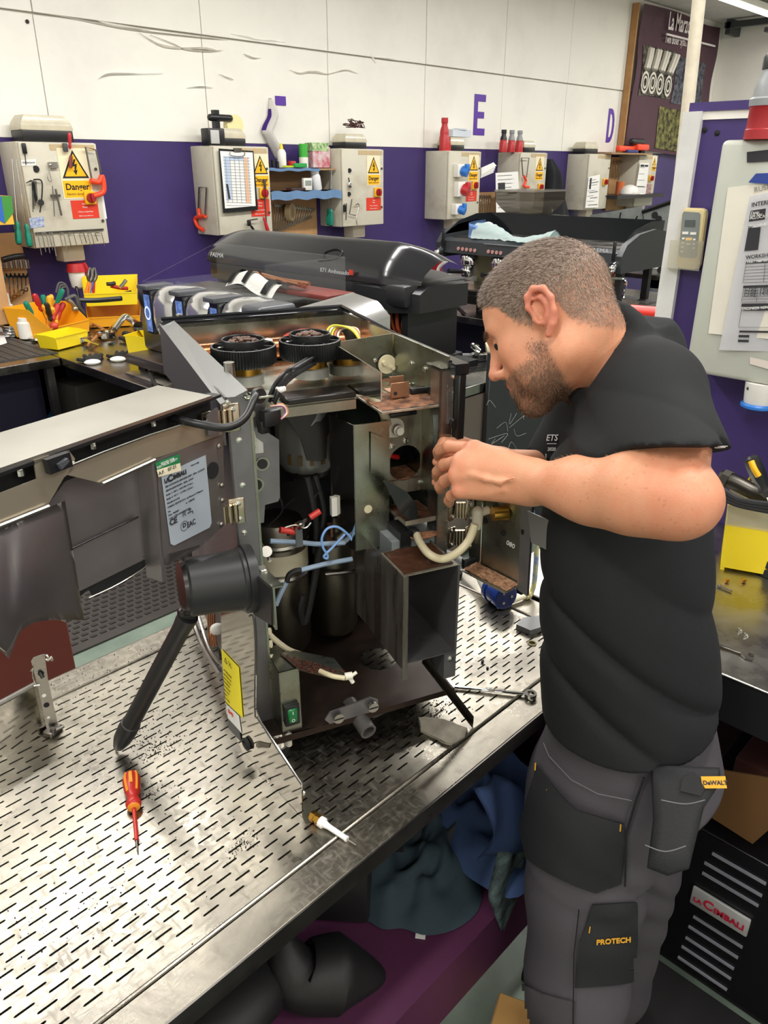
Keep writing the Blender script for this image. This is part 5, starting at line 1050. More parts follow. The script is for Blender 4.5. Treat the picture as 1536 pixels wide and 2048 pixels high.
# base pan with round hole, walls and feet
hc = mc(757,1318,.05); n_ = 28; hr = .036
b = B(); x0, x1, y0, y1 = .0,.362,-.055,.46
ring = [(hc.x+hr*cos(2*pi*i/n_), hc.y+hr*sin(2*pi*i/n_)) for i in range(n_)]
outer = []
for i in range(n_):
    dx, dy = cos(2*pi*i/n_), sin(2*pi*i/n_); ts = []
    if dx > 1e-6: ts.append((x1-hc.x)/dx)
    if dx < -1e-6: ts.append((x0-hc.x)/dx)
    if dy > 1e-6: ts.append((y1-hc.y)/dy)
    if dy < -1e-6: ts.append((y0-hc.y)/dy)
    t_ = min(ts); outer.append((hc.x+dx*t_, hc.y+dy*t_))
b._new([(x,y,.05) for x,y in ring]+[(x,y,.05) for x,y in outer], [(i,(i+1)%n_,n_+(i+1)%n_,n_+i) for i in range(n_)])
for cx_, cy_ in ((x0,y0),(x1,y0),(x0,y1),(x1,y1)):
    ds = sorted(range(n_), key=lambda i: (outer[i][0]-cx_)**2+(outer[i][1]-cy_)**2)[:2]; b.quad((cx_,cy_,.05),(*outer[ds[0]],.05),(*outer[ds[1]],.05))
b.box2((x0,y0-.002,.038),(x1,y0,.05)); mp('base_pan', b, RUST, smooth=0)
for x, y in ((.03,-.02),(.315,.03),(.03,.42),(.33,.42)):
    b = B(); b.lathe((x,y,0),(0,0,1),[(.023,0),(.024,.012),(.022,.013),(.022,.048)],20); f_ = mp('foot', b, CHROME); b = B(); b.cyl((x,y,-.0),(x,y,.012),.0245); mp('rubber_foot', b, RUBBER, f_)
# back wall of base with logo sticker
bb_ = .285
b = B(); top = [mb(x,y,bb_) for x,y in [(556,1262),(590,1240),(640,1222),(700,1208),(760,1200)]]
b.prism([V((.0,bb_,.05)),V((.36,bb_,.05)),V((.36,bb_,top[-1].z))]+top[::-1]+[V((0,bb_,top[0].z-.03))], (0,.003,0)); mp('base_back_plate', b, DZ)
b = B(); b.tube([p+V((0,-.003,0)) for p in [mb(545,1270,bb_)]+top], .004, 6); mp('rolled_edge', b, ZINC)
b = B(); b.prism([mb(586,1275,bb_-.002),mb(634,1268,bb_-.002),mb(635,1289,bb_-.002),mb(587,1297,bb_-.002)], (0,-.001,0)); st = mp('logo_sticker', b, WHITEL)
text('LaCIMBALI', .0105, frame(mb(589,1284,bb_-.004),(1,0,0),(0,0,1)), INK, st, bold=.0004, xs=.92, local=True)
# lattice of the body: corner posts, back and side walls
b = B(); b.box2((.0,.455,.05),(.36,.46,.60)); mp('rear_wall', b, DZ)
b = B(); b.box2((.0,.458,.55),(.36,.463,.655)); mp('rear_top_wall', b, ZINC)
b = B(); b.box2((.357,.0,.36),(.361,.46,.655)); mp('right_wall', b, ZINC)
b = B(); b.box2((.357,.2,.05),(.361,.46,.36)); mp('right_lower_wall', b, DZ)
b = B(); b.box2((-.004,.12,.05),(.0,.46,.6)); mp('left_wall', b, DZ)
b = B(); b.box2((-.012,.458,.645),(.375,.485,.662), .003,1); b.box2((.36,-.02,.628),(.385,.47,.646)); b.tube([(.36,.47,.664),(.362,.2,.652),(.362,0,.645)], .004, 6); b.tube([(-.01,.47,.664),(.36,.47,.664)], .004, 6); mp('black_top_trim', b, GLOSSB)
b = B(); b.box2((.0,.10,.574),(.36,.455,.578)); mp('grinder_deck', b, ZINC)
b = B(); b.box2((.035,.09,.56),(.235,.12,.576)); mp('deck_lip', b, mat('coppery_zinc','a39a8a',.35,1,var=.3,vs=20,col2='8f8a80'))
# grinders: toothed black collars full of beans
rr = random.Random(21)
BEAN = mat('coffee_bean', '5b3a28', .42, var=.3, vs=60)
def grinder(cx_, cy_, r):
    nT = 72
    g_ = B()
    g_.lathe((cx_,cy_,0),(0,0,1),[(r*.58,.549),(r*.58,.566),(r*.5,.568)],30); base = mp('grinder_throat', g_, mat('grey_cast','b5b5ae',.4,.3))
    g_ = B(); g_.lathe((cx_,cy_,0),(0,0,1),[(r*.52,.566),(r*.52,.586),(r*.4,.587)],30); mp('brass_ring', g_, BRASS, base)
    g_ = B(); n = nT*2; o = []; 
    def rg(rad, z, tooth): return [(cx_+(rad*(1.0 if not tooth or i % 2 else .965))*cos(2*pi*i/n), cy_+(rad*(1.0 if not tooth or i % 2 else .965))*sin(2*pi*i/n), z) for i in range(n)]
    g_.loft([rg(r*.55,.582,0),rg(r*.93,.584,0),rg(r,.588,1),rg(r,.612,1),rg(r*.985,.615,0),rg(r*.93,.6155,0),rg(r*.925,.607,0),rg(r*.6,.607,0),rg(r*.6,.607,0)], caps=False); col = mp('adjusting_collar', g_, BLACK)
    g_ = B(); g_.loft([[ (cx_+q*r*cos(2*pi*i/40), cy_+q*r*sin(2*pi*i/40), z) for i in range(40)] for q, z in ((.66,.606),(.66,.626),(.63,.6275),(.6,.626),(.6,.6))], caps=False); mp('bean_well', g_, BLACK, col)
    g_ = B()
    for k in range(8):
        a_ = k*pi/4+.2; g_.box((cx_+cos(a_)*r*.79,cy_+sin(a_)*r*.79,.611),(r*.28,.003,.01),a_)
    mp('spokes', g_, BLACK, col, kind='stuff')
    for k in range(2): a_ = .5+k*2.6; screw((cx_+cos(a_)*r*.72,cy_+sin(a_)*r*.72,.612),(0,0,1),.0035,col)
    g_ = B()
    for _ in range(95):
        a_ = rr.uniform(0,2*pi); q = sqrt(rr.random())*r*.54; z = .612+.013*(1-(q/(r*.56))**2)+rr.uniform(0,.004)
        m_ = Matrix.Rotation(rr.uniform(0,pi),4,'Z') @ Matrix.Rotation(rr.uniform(-.6,.6),4,'X'); g_.ball((cx_+cos(a_)*q,cy_+sin(a_)*q,z),(.006,.0042,.003),7,m_)
    mp('coffee_beans', g_, BEAN, col, kind='stuff', smooth=80)
n0_ = set(bpy.data.objects); grinder(.086,.231,.056); grinder(.206,.231,.055)
for o in set(bpy.data.objects)-n0_:
    if o.parent is T5: o.location.z += .037
# standoffs and bracket with white dial
def stand(p, h, r=.0075): b = B(); b.cyl(p, p+V((0,0,h)), r, n=16); mp('standoff', b, STEEL)
stand(V((.03,.105,.60)), .055, .0085); q = mc(366,700,.56); stand(V((q.x,q.y,.578)), .06); q = mc(678,672,.58); stand(V((q.x,q.y,.578)),.06)
q = mb(409,718,.32); b = B(); b.box((q.x,.32,.575),(.028,.003,.055)); br = mp('dial_bracket', b, ZINC); disc((q.x,.318,.59),(0,-1,0),.0115,.003,CREAM,'dial',br); disc((q.x,.314,.59),(0,-1,0),.005,.002,BRASS,'dial_screw',br)
# red hoses, white connectors behind the grinders
b = B(); b.tube([(.06,.44,.58),(.1,.435,.615),(.15,.44,.622),(.2,.435,.60)], .007, 8); mp('red_hose', b, mat('red_hose','b4402f',.35))
b = B(); b.tube([(.19,.44,.585),(.23,.43,.62),(.28,.44,.622),(.32,.43,.6)], .007, 8); mp('red_hose', b, mat('red_hose','b4402f',.35))
b = B(); b.cyl((.02,.42,.6),(.34,.42,.6),.022,n=20); mp('copper_boiler_tube', b, mat('copper_dark','b46f4a',.25,1))
for x in (.11,.175,.27): b = B(); b.box((x,.40,.615),(.022,.015,.018),radians(30),bev=.002,seg=1); mp('white_connector', b, WPL)
# yellow, white and pink wires at the back right
for k, (c_, off) in enumerate([('d8d04a',0),('e8e2c8',.006),('d8d04a',.012),('c77a62',.018),('efe9da',.024)]):
    b = B(); o_ = off; b.tube([(.285+o_,.33,.58),(.28+o_,.35,.625),(.30+o_,.37,.645-o_*.3),(.33+o_*.5,.34,.64),(.34,.3+o_,.61)], .0022, 6); mp('wire', b, mat('wire_%d' % k, c_, .4))
b = B(); b.cyl((.31,.3,.6),(.33,.29,.615),.012); mp('capacitor', b, BLACK)
# left side cover: light chamfered top strip over a dark grey cheek
b = B(); P_ = [ma(301,676,-.02),ma(441,795,-.02)]
tz = .64
s0 = V((-.012,.475,.655)); s1 = V((-.012,.0,.632)); 
b.prism([V((-.014,.475,.655)),V((.012,.47,.662)),V((.03,.0,.637)),V((-.012,-.004,.622))], (0,0,-.004)); sc = mp('left_cover_strip', b, mat('satin_grey','8d8e8d',.32,.7))
b = B(); b.prism([V((-.014,.475,.655)),V((-.012,-.004,.622)),V((-.012,-.004,.56)),V((-.016,.475,.56))], (.004,0,0)); mp('left_cover_cheek', b, mat('smoke_grey','5a5759',.4,.4))
# front-left column, hinges, inner bracket plates
b = B(); b.box2((-.004,-.003,.05),(.033,.0,.63)); b.box2((-.004,-.003,.05),(-.001,.12,.63)); b.box2((.031,-.003,.05),(.034,.03,.63)); mp('front_left_post', b, DZ)
b = B(); b.box2((.03,-.004,.05),(.034,.0,.61)); mp('post_edge', b, ZINC)
for x, y in [(455,805),(478,880),(485,970),(488,1065),(470,1010)]: screw(mb(x,y,-.003),(0,-1,0),.003)
b = B(); b.prism([mb(x,y,.005) for x,y in [(500,793),(522,796),(530,815),(530,862),(543,870),(558,880),(560,995),(556,1003),(530,1010),(528,1045),(505,1050)]], (0,.002,0)); ib = mp('inner_bracket', b, DZ)
for x, y, r in [(525,928,.011),(513,970,.012)]: disc(mb(x,y,.004),(0,-1,0),r,.0012,ZINC,'ring_boss',ib); disc(mb(x,y,.0025),(0,-1,0),r*.72,.0008,BLACKM,'bracket_hole',ib)
b = B(); b.prism([mb(x,y,.0035) for x,y in [(503,862),(509,862),(512,875),(526,885),(527,905),(504,908)]], (0,-.0006,0)); mp('slot_opening', b, mat('lit_steel','b9b9b2',.4,.5), ib)
for x, y in [(505,828),(511,1012),(505,895)]: disc(mb(x,y,.004),(0,-1,0),.005,.002,STEEL,'bolt',ib)
def hinge(px, py, bb=-.004, s_=1.0, lbl=None):
    c_ = mb(px, py, bb)
    b = B(); b.box(c_,(.024*s_,.003,.042*s_),bev=.011*s_,seg=3); h = mp('hinge', b, NICKEL)
    b = B()
    for k in range(4): b.cyl(c_+V((-.03*s_+.009*k*s_,-.006,-.014*s_)), c_+V((-.03*s_+.009*k*s_,-.006,.014*s_)), .0042*s_, n=12)
    mp('hinge_knuckles', b, NICKEL, h)
    for dz in (-.013,.013): screw(c_+V((.002,-.002,dz*s_)),(0,-1,0),.0035*s_,h)
    b = B(); b.box(c_+V((-.036*s_,-.004,0)),(.016*s_,.003,.03*s_),bev=.004,seg=1); mp('hinge_leaf', b, NICKEL, h)
hinge(463,835); hinge(474,1022)
# cable clamp plate and black strut from the door to the post
b = B(); b.box((.045,-.002,.628),(.045,.03,.004),bev=.001,seg=1); mp('clamp_plate', b, ZINC)
b = B(); b.tube([mb(513,788,-.012),mb(507,800,-.03),mb(492,832,-.055),mb(470,850,-.07),mb(440,855,-.075),mb(395,848,-.065),mb(345,836,-.04)], .0055, 10); mp('door_strut', b, BLACK); disc(mb(514,790,-.006),(.3,-1,0),.011,.008,BLACK,'strut_bush')
# grinder motors
for cx_, cy_, sc_ in ((.182,.2,1.0),(.075,.25,.95)):
    r = .056*sc_
    b = B(); n = 40; b.loft([[(cx_+rr_*cos(2*pi*i/n)*(1 if i % 5 else .965), cy_+rr_*sin(2*pi*i/n)*(1 if i % 5 else .965), z) for i in range(n)] for rr_, z in ((r*.8,.428),(r,.443),(r,.574))]); mt_ = mp('grinder_motor', b, mat('cast_aluminium','a7a8a4',.42,.8,var=.15,vs=8))
    b = B(); b.lathe((cx_,cy_,0),(0,0,1),[(r*.7,.416),(r*.8,.429),(r*.6,.431)],24); mp('motor_end', b, BLACK, mt_)
    for k in range(6):
        a_ = -pi/2-.9+k*.36; b = B(); b.box((cx_+cos(a_)*r*.985,cy_+sin(a_)*r*.985,.458),(.007,.006,.018),a_+pi/2); mp('motor_slot', b, mat('coil_amber','4f3e22',.5), mt_)
b = B()
def cv(q): return [V((.182+x, .2-sqrt(max(.062**2-x*x,0))-.002, z+.025+(z-.555)*.3)) for x, z in q]
cpts = [(-.052,.552),(-.03,.554),(0,.555),(.03,.556),(.052,.556),(.052,.535),(.03,.512),(.016,.495),(.013,.465),(0,.463),(-.022,.465),(-.03,.495),(-.05,.525)]
b.prism(cv(cpts), (0,-.004,0)); b.box((.178,.12,.583),(.12,.05,.01),bev=.002,seg=1); mp('motor_shroud', b, mat('smoky_brown_cover','15100e',.35))
b = B(); b.tube([(.16,.14,.43),(.165,.13,.38),(.17,.13,.33),(.17,.14,.28)],.006,8); mp('motor_cable', b, RUBBER)
b = B(); b.tube([(.175,.14,.43),(.185,.13,.37),(.18,.13,.33),(.175,.14,.27)],.005,8); mp('motor_cable', b, RUBBER)
# wiring loom draped over the deck edge
rr = random.Random(5)
lo = [mc(640,712,.60), mb(600,735,.05), mb(575,752,.01), mb(556,775,-.01), mb(545,800,-.012)]
for k in range(9):
    o_ = V((rr.uniform(-.006,.006),rr.uniform(-.006,.006),rr.uniform(-.005,.005))); b = B(); b.tube([p+o_*(1 if i else 1.4) for i, p in enumerate(lo)], .0026, 6); mp('loom_wire', b, BLACK)
b = B(); q = lo[3]; b.box(q+V((.003,-.003,-.002)),(.014,.012,.008),.6,bev=.002,seg=1); mp('cable_tie', b, WPL)
b = B(); q = mb(540,835,-.012); b.box(q,(.03,.018,.024),.3,bev=.003); b.box(q+V((-.012,0,-.012)),(.012,.014,.02),.2,bev=.002); mp('black_connector', b, BLACK)
for k, c_ in enumerate(('c98a6a','efe9da','8a4b7a')): b = B(); b.tube([q+V((0,-.004,.018)), q+V((.018,-.006,.02-.002*k)), q+V((.026-.002*k,-.005,.006)), q+V((.014,-.008,-.002))], .0013, 5); mp('wire', b, mat('wirec_%d' % k, c_, .4))
b = B(); q = mc(622,708,.625); b.box(q,(.02,.012,.016),.4,bev=.001,seg=1); mp('grey_connector', b, mat('grey_conn','6d7478',.4))
b = B(); b.box(mc(612,745,.565),(.028,.012,.012),-.3,bev=.003); mp('red_connector', b, mat('conn_red','c8201c',.35))
b = B(); q = mc(660,735,.57); b.tube([q, q+V((.03,-.02,-.01)), q+V((.05,-.05,-.01))], .004, 6); b.tube([q+V((-.03,.01,.01)), q+V((.01,.0,.012)), q+V((.04,-.03,.004))], .003, 6); mp('loom_branch', b, BLACK)
for x, y in [(545,735),(640,757),(575,760),(700,735),(480,752)]: screw(mc(x,y,.551)+V((0,0,-.001)),(0,0,1),.0035)
# upper right open box
b = B(); b.prism([(.24,.0,.641),(.24,.24,.648),(.24,.24,.56),(.24,.0,.598)], (.002,0,0)); ub = mp('hopper_box_left', b, MIR)
b = B(); b.prism([(.24,.205,.648),(.355,.205,.655),(.355,.205,.565),(.24,.205,.565)], (0,.002,0)); mp('hopper_box_back', b, ZINC, ub)
b = B(); b.box2((.242,.0,.574),(.357,.205,.577)); mp('hopper_box_floor', b, ZST, ub)
b = B(); b.grid(lambda u, v: V((.245+u*.11,.005+v*.195,.5775+.0025*max(0,noise.noise(V((u*7,v*12,2)))+.05))), 24, 40); mp('coffee_dust', b, GRN, ub, kind='stuff', smooth=80)
q = mb(773,728,.203); disc(q,(0,-1,0),.019,.0008,RUBBER,'gasket',ub); disc(q,(0,-1,0),.0175,.004,CREAM,'white_cap',ub)
for dx, dz in ((-.008,.004),(.009,-.006)): disc(q+V((dx,-.004,dz)),(0,-1,0),.004,.008,CREAM,'cap_pin',ub,12)
for x, y in [(750,720),(796,738)]: screw(mb(x,y,.203),(0,-1,0),.003,ub)
for x, y in [(823,727),(850,738),(880,735),(878,770),(893,745),(893,772)]: screw(ma(x,y,.3565),(-1,0,0),.0035,ub)
disc(ma(880,752,.3565),(-1,0,0),.004,.001,BLACKM,'wall_hole',ub)
for x, y in [(799,767),(818,770),(862,770)]: screw(mc(x,y,.578),(0,0,1),.0035,ub)
# divider column
b = B(); b.box2((.213,.05,.315),(.275,.053,.545)); b.box2((.275,.05,.315),(.278,.09,.545)); dv = mp('divider_plate', b, ZINC)
b = B(); b.prism([(.213,.05,.545),(.213,.05,.315),(.193,.11,.315),(.193,.11,.55)], (.002,0,0)); mp('divider_flange', b, MIR, dv)
disc(mb(736,1018,.049),(0,-1,0),.0075,.001,mat('lit_hole','d9cfae',.6),'divider_hole',dv)
b = B(); b.prism([mb(x,y,.045) for x,y in [(742,865),(768,876),(768,958),(742,945)]], (0,.002,0)); mp('side_tab', b, ZINC, dv)
b = B(); b.tube([(.25,.07,.59),(.27,.06,.56),(.285,.075,.53)], .008, 10); mp('water_hose', b, mat('opal_hose','b9b096',.35))
# brew unit plate with the big round opening
BP = .085
c_ = mb(810,926,BP); n_ = 32; hr = .0325
zt_, zb_ = mb(810,795,BP).z, mb(810,985,BP).z; x0, x1 = mb(772,900,BP).x, mb(866,900,BP).x
b = B()
ring = [(c_.x+hr*min(max(cos(2*pi*i/n_),-.9),.93), c_.z+hr*1.02*sin(2*pi*i/n_)) for i in range(n_)]; outer = []
for i in range(n_):
    dx, dz = cos(2*pi*i/n_), sin(2*pi*i/n_); ts = []
    if dx > 1e-6: ts.append((x1-c_.x)/dx)
    if dx < -1e-6: ts.append((x0-c_.x)/dx)
    if dz > 1e-6: ts.append((zt_-c_.z)/dz)
    if dz < -1e-6: ts.append((zb_-c_.z)/dz)
    t_ = min(ts); outer.append((c_.x+dx*t_, c_.z+dz*t_))
fr = [(x,BP,z) for x,z in ring]+[(x,BP,z) for x,z in outer]; bk = [(x,BP+.002,z) for x,z in ring]
fs = [(i,(i+1)%n_,n_+(i+1)%n_,n_+i) for i in range(n_)]+[(i,(i+1)%n_,2*n_+(i+1)%n_,2*n_+i) for i in range(n_)]
for cx_, cz_ in ((x0,zb_),(x1,zb_),(x0,zt_),(x1,zt_)):
    ds = sorted(range(n_), key=lambda i: (outer[i][0]-cx_)**2+(outer[i][1]-cz_)**2)[:2]; fr2 = (cx_,BP,cz_); b.quad(fr2,(outer[ds[0]][0],BP,outer[ds[0]][1]),(outer[ds[1]][0],BP,outer[ds[1]][1]))
b._new(fr+bk, fs); bp = mp('brew_plate', b, ZST, smooth=0)
b = B(); b.box2((x1,BP-.03,zb_),(x1+.002,BP+.05,zt_)); mp('brew_plate_return', b, ZINC, bp)
b = B(); b.box2((x0-.002,BP,zb_-.0),(x0,BP+.06,zt_-.08)); mp('brew_plate_side', b, ZINC, bp)
b = B(); b.box2((.2,BP+.12,.3),(.36,BP+.123,.56)); mp('inner_dark_plate', b, mat('dark_teal_steel','3f4645',.4,.8), bp)
b = B(); b.box((c_.x,BP+.03,c_.z-.03),(.06,.06,.003)); mp('rusty_ledge', b, GRN, bp)
b = B(); b.cyl((c_.x-.02,BP+.02,c_.z+.01),(c_.x+.004,BP+.04,c_.z-.003),.0045); mp('red_sleeve', b, mat('conn_red','c8201c',.35), bp)
# black latch block, brown tab, white nozzle
b = B(); q = mb(806,808,BP-.012); b.box(q,(.042,.02,.024),bev=.004); b.box(q+V((-.002,0,-.016)),(.052,.016,.008),bev=.003); b.box(q+V((.03,.004,.018)),(.03,.012,.014),bev=.003); lb = mp('latch_block', b, BLACK, bp)
b = B(); b.box(q+V((.0,-.011,.001)),(.024,.002,.011),bev=.003); mp('latch_recess', b, BLACKM, lb)
b = B(); q = mb(800,780,BP-.03); b.box(q+V((0,0,.0)),(.034,.002,.026),bev=.0009,seg=1); b.box(q+V((0,.015,-.004)),(.034,.03,.002)); b.box(q+V((.004,.022,.012)),(.026,.002,.012)); tb5 = mp('copper_tab', b, mat('brown_stained_steel','a97f62',.4,.7,var=.3,vs=30), bp); disc(mb(791,787,BP-.032),(0,-1,0),.003,.001,BLACKM,'tab_hole',tb5,10)
b = B(); q = mb(785,855,BP-.001); b.lathe(q,(0,-1,0),[(.017,0),(.017,.003),(.013,.004)],20, wob=lambda i,h: 1+.25*abs(cos(2*pi*i/20+.9))); nz = mp('white_flange', b, mat('white_nylon','d8d4c6',.4), bp)
b = B(); b.lathe(q+V((.004,-.003,-.002)),(.1,-1,0),[(.009,0),(.009,.01),(.007,.012),(.007,.018),(.004,.018)],14); mp('nozzle', b, mat('white_nylon','d8d4c6',.4), nz); b = B(); b.lathe(q+V((.004,-.003,-.002)),(.1,-1,0),[(.0095,.006),(.0095,.009)],14); mp('o_ring', b, mat('brown_ring','7c4a3a',.5), nz)
for x, y in [(784,893),(811,882),(841,965),(858,970),(845,792)]: screw(mb(x,y,BP),(0,-1,0),.004,bp)
# right post, strike plates, plates near the hand
b = B(); b.box2((.343,-.004,.22),(.366,.0,.636)); b.box2((.343,-.004,.22),(.346,.03,.636)); b.box2((.343,-.004,.632),(.366,.05,.636)); rp = mp('front_right_post', b, STEEL)
b = B(); b.box2((.357,-.0055,.545),(.361,-.004,.60)); mp('post_slot', b, DZ, rp)
for x, y in [(908,752),(919,870)]: screw(mb(x,y,-.005),(0,-1,0),.004,rp)
disc(mb(908,846,-.005),(0,-1,0),.009,.008,BLACK,'black_bung',rp)
b = B(); b.box2((.368,-.02,.52),(.382,.0,.632), .002,1); mp('black_hinge_strip', b, BLACK)
b = B(); b.box2((.366,.0,.45),(.372,.02,.52)); mp('grey_foam_patch', b, mat('foam_patch','bdb7a8',.7,bump=.5,bs=70))
b = B(); b.prism([mb(x,y,.01) for x,y in [(866,830),(895,835),(896,985),(868,980)]], (0,.002,0)); mp('lock_plate', b, mat('blue_zinc','9aa8ab',.3,1,var=.15,vs=7))
for x, y in [(880,822),(887,860),(887,885)]: screw(mb(x,y,.009),(0,-1,0),.0035)
# lower shelf of the brew bay with the dark chute and sloped flap
b = B(); b.box2((.285,.0,.372),(.35,.085,.375)); b.box2((.285,-.002,.372),(.35,.0,.38)); ls = mp('brew_shelf', b, ZST)
b = B(); b.grid(lambda u, v: V((.29+u*.058,.01+v*.07,.3755+.003*max(0,noise.noise(V((u*6,v*6,5)))+.2))), 20, 20); mp('wet_grounds', b, mat('wet_grounds','4a2c1c',.35,var=.4,vs=30,bump=.6,bs=120), ls, kind='stuff', smooth=80)
b = B(); b.prism([mb(x,y,.0) for x,y in [(768,963),(775,962),(815,985),(834,1010),(836,1045),(825,1045),(800,1025)]], (0,.003,0)); mp('black_chute_flap', b, mat('smoke_chute','1b1b1d',.15,coat=.4))
b = B(); b.ball((.318,-.01,.352),(.028,.012,.0035),16); mp('tan_paddle', b, GRN)
b = B(); b.box2((.26,-.0,.30),(.352,.06,.345)); mp('grey_box', b, mat('painted_grey_metal','8e9496',.4,.3))
b = B(); b.box2((.275,-.004,.30),(.295,.05,.36)); mp('dark_chute', b, BLACK)
# drawer box
ax0, ax1, bz0, bz1, bf, bk_ = .235,.333,.165,.335,-.1,.1
b = B(); b.box2((ax0-.0015,bf,bz0-.008),(ax0,bk_,bz1)); b.box2((ax0-.0015,bf-.0015,bz0-.03),(ax0+.008,bf,bz1-.002)); db = mp('drawer_sleeve', b, mat('stained_sleeve','84807a',.3,.65,var=.55,vs=5,col2='4a3a2e',rvar=.1,stretch=(6,6,.5)))
b = B(); b.box2((ax1,bf,bz0-.0),(ax1+.0015,bk_,bz1)); b.box2((ax1-.0,bf-.0015,bz0),(ax1+.004,bf,bz1)); mp('sleeve_right', b, DZ, db)
b = B(); b.box2((ax0,bf,bz0),(ax1,bk_,bz0+.0015)); mp('sleeve_floor', b, DZ, db)
b = B(); b.box2((ax0,bf,bz1-.0015),(ax1,bf+.09,bz1)); mp('sleeve_top', b, ZST, db)
b = B(); b.grid(lambda u, v: V((ax0+.004+u*(ax1-ax0-.008),bf+.006+v*.082,bz1+.0008+.004*max(0,noise.noise(V((u*5,v*5,8)))+.1))), 28, 24); mp('coffee_grounds', b, mat('wet_grounds','4a2c1c',.35,var=.4,vs=30,bump=.6,bs=120), db, kind='stuff', smooth=80)
b = B(); b.box2((ax0,bk_,bz0),(ax1,bk_+.0015,bz1)); mp('sleeve_back', b, DZ, db)
b = B(); b.box2((ax1-.02,bf-.003,bz0-.05),(ax1+.003,bf-.0,bz0)); b.box2((ax1-.02,bf,bz0-.05),(ax1-.017,bf+.1,bz0)); screw((ax1-.008,bf-.003,bz0-.01),(0,-1,0),.004,db); mp('sleeve_foot', b, DZ, db)
# hose looping from the chute to the right door
b = B(); b.tube([mb(833,1068,-.01),mb(840,1085,-.04),mb(858,1108,-.08),mb(885,1118,-.09),mb(915,1105,-.1),mb(938,1080,-.1),mb(950,1048,-.1)], .0068, 12); mp('opal_hose', b, mat('opal_hose2','d6cba8',.3,trans=.15))
b = B(); b.box(mb(828,1065,-.005),(.014,.02,.016),bev=.003); mp('hose_barb', b, BLACK)
# boilers in the dark lower bay with labels, hoses, tubes
b = B(); q = mb(560,1150,.2); b.lathe((q.x,.2,0),(0,0,1),[(.05,.06),(.055,.07),(.055,.315),(.045,.335),(.02,.345)],28); bo = mp('boiler', b, mat('aged_steel','7d776c',.38,1,var=.3,vs=8)); 
b = B(); b.lathe((q.x,.2,0),(0,0,1),[(.0555,.24),(.0555,.28)],28); mp('paper_band', b, mat('old_label','c9c0a6',.6), bo)
b = B(); b.lathe((q.x,.2,0),(0,0,1),[(.057,.225),(.059,.23),(.057,.235)],28); b.lathe((q.x,.2,0),(0,0,1),[(.057,.29),(.059,.295),(.057,.3)],28); mp('boiler_hoop', b, STEEL, bo)
b = B(); q2 = mb(665,1160,.22); b.lathe((q2.x,.22,0),(0,0,1),[(.045,.06),(.05,.07),(.05,.27),(.04,.295),(.02,.3)],28); bo2 = mp('boiler', b, mat('aged_steel','7d776c',.38,1,var=.3,vs=8))
b = B(); b.tube([(q2.x-.04,.175,.29),(q2.x+.04,.17,.3),(q2.x+.042,.165,.22),(q2.x+.03,.16,.21),(q2.x-.035,.165,.215)], .004, 8, smooth=False); mp('bent_rod', b, STEEL, bo2)
b = B(); b.cyl((.07,.33,.3),(.07,.33,.5),.045,n=24); b.box2((.1,.35,.34),(.2,.36,.5)); mp('black_tank', b, mat('tank_black','1c1c1e',.5))
b = B(); b.tube([mb(540,1082,.08),mb(600,1085,.08),mb(640,1088,.08),mb(704,1084,.08)], .0045, 8); mp('pale_blue_tube', b, mat('blue_tube','a9bfd8',.25,trans=.3))
b = B(); b.tube([mb(602,1140,.07),mb(650,1128,.07),mb(704,1118,.07)], .0045, 8); mp('pale_blue_tube', b, mat('blue_tube','a9bfd8',.25,trans=.3))
b = B(); b.tube([mb(552,1210,.07),mb(560,1190,.07),mb(574,1162,.07)], .0045, 8); mp('pale_blue_tube', b, mat('blue_tube','a9bfd8',.25,trans=.3))
b = B(); b.tube([mb(574,1164,.07),mb(578,1150,.07),mb(590,1142,.07),mb(602,1140,.07)], .005, 8); mp('black_elbow_hose', b, RUBBER)
b = B(); b.tube([mb(x,y,.06) for x,y in [(704,1080),(695,1068),(675,1054),(655,1057),(644,1075),(646,1095),(655,1110),(654,1117),(648,1112),(665,1095),(690,1068)]], .0022, 8); mp('thin_blue_tube', b, mat('blue_tube2','7fa8e0',.3))
for p0, p1 in [((560,1060),(590,1064)),((620,1035),(640,1022))]: b = B(); b.cyl(mb(*p0,.06),mb(*p1,.06),.0055); mp('red_sleeve', b, mat('conn_red2','c2322a',.35))
b = B(); b.tube([mb(585,1055,.06),mb(600,1048,.05),mb(612,1040,.06)], .003, 6); b.tube([mb(570,1055,.05),mb(590,1050,.05),mb(610,1056,.05),mb(622,1045,.05)], .0015, 5); b.box(mb(600,1050,.055),(.014,.01,.01),.5); mp('thermostat_lead', b, SCRW)
b = B(); b.box(mb(598,1072,.055),(.012,.003,.04),0); mp('spade_tag', b, mat('grey_tag','55585a',.4))
b = B(); b.box(mb(668,1012,.1),(.012,.01,.035)); mp('white_block', b, WPL)
b = B(); b.tube([mb(690,955,.1),mb(700,975,.1),mb(690,1010,.1),mb(700,1060,.1)], .012, 10); mp('beige_hose', b, mat('opal_hose','b9b096',.35))
b = B(); b.tube([mb(606,1190,.12),mb(600,1220,.12),mb(612,1240,.12),mb(640,1100,.12),mb(650,1060,.12)], .007, 8); mp('black_hose', b, RUBBER)
b = B(); b.tube([mb(500,1060,.03),mb(510,1085,.03),mb(505,1110,.03),mb(498,1122,.03)], .0028, 8); mp('green_wire', b, mat('green_wire','3fb53a',.35))
b = B(); b.box(mb(508,1050,.03),(.01,.01,.02)); mp('green_block', b, mat('green_block','1f7d58',.4))
b = B(); b.tube([mb(505,1062,.02),mb(535,1105,.02)], .002, 6); b.cyl(mb(533,1103,.025),mb(533,1103,.005),.009); b.cyl(mb(536,1112,.01),mb(540,1122,0),.003); mp('micro_switch', b, STEEL)
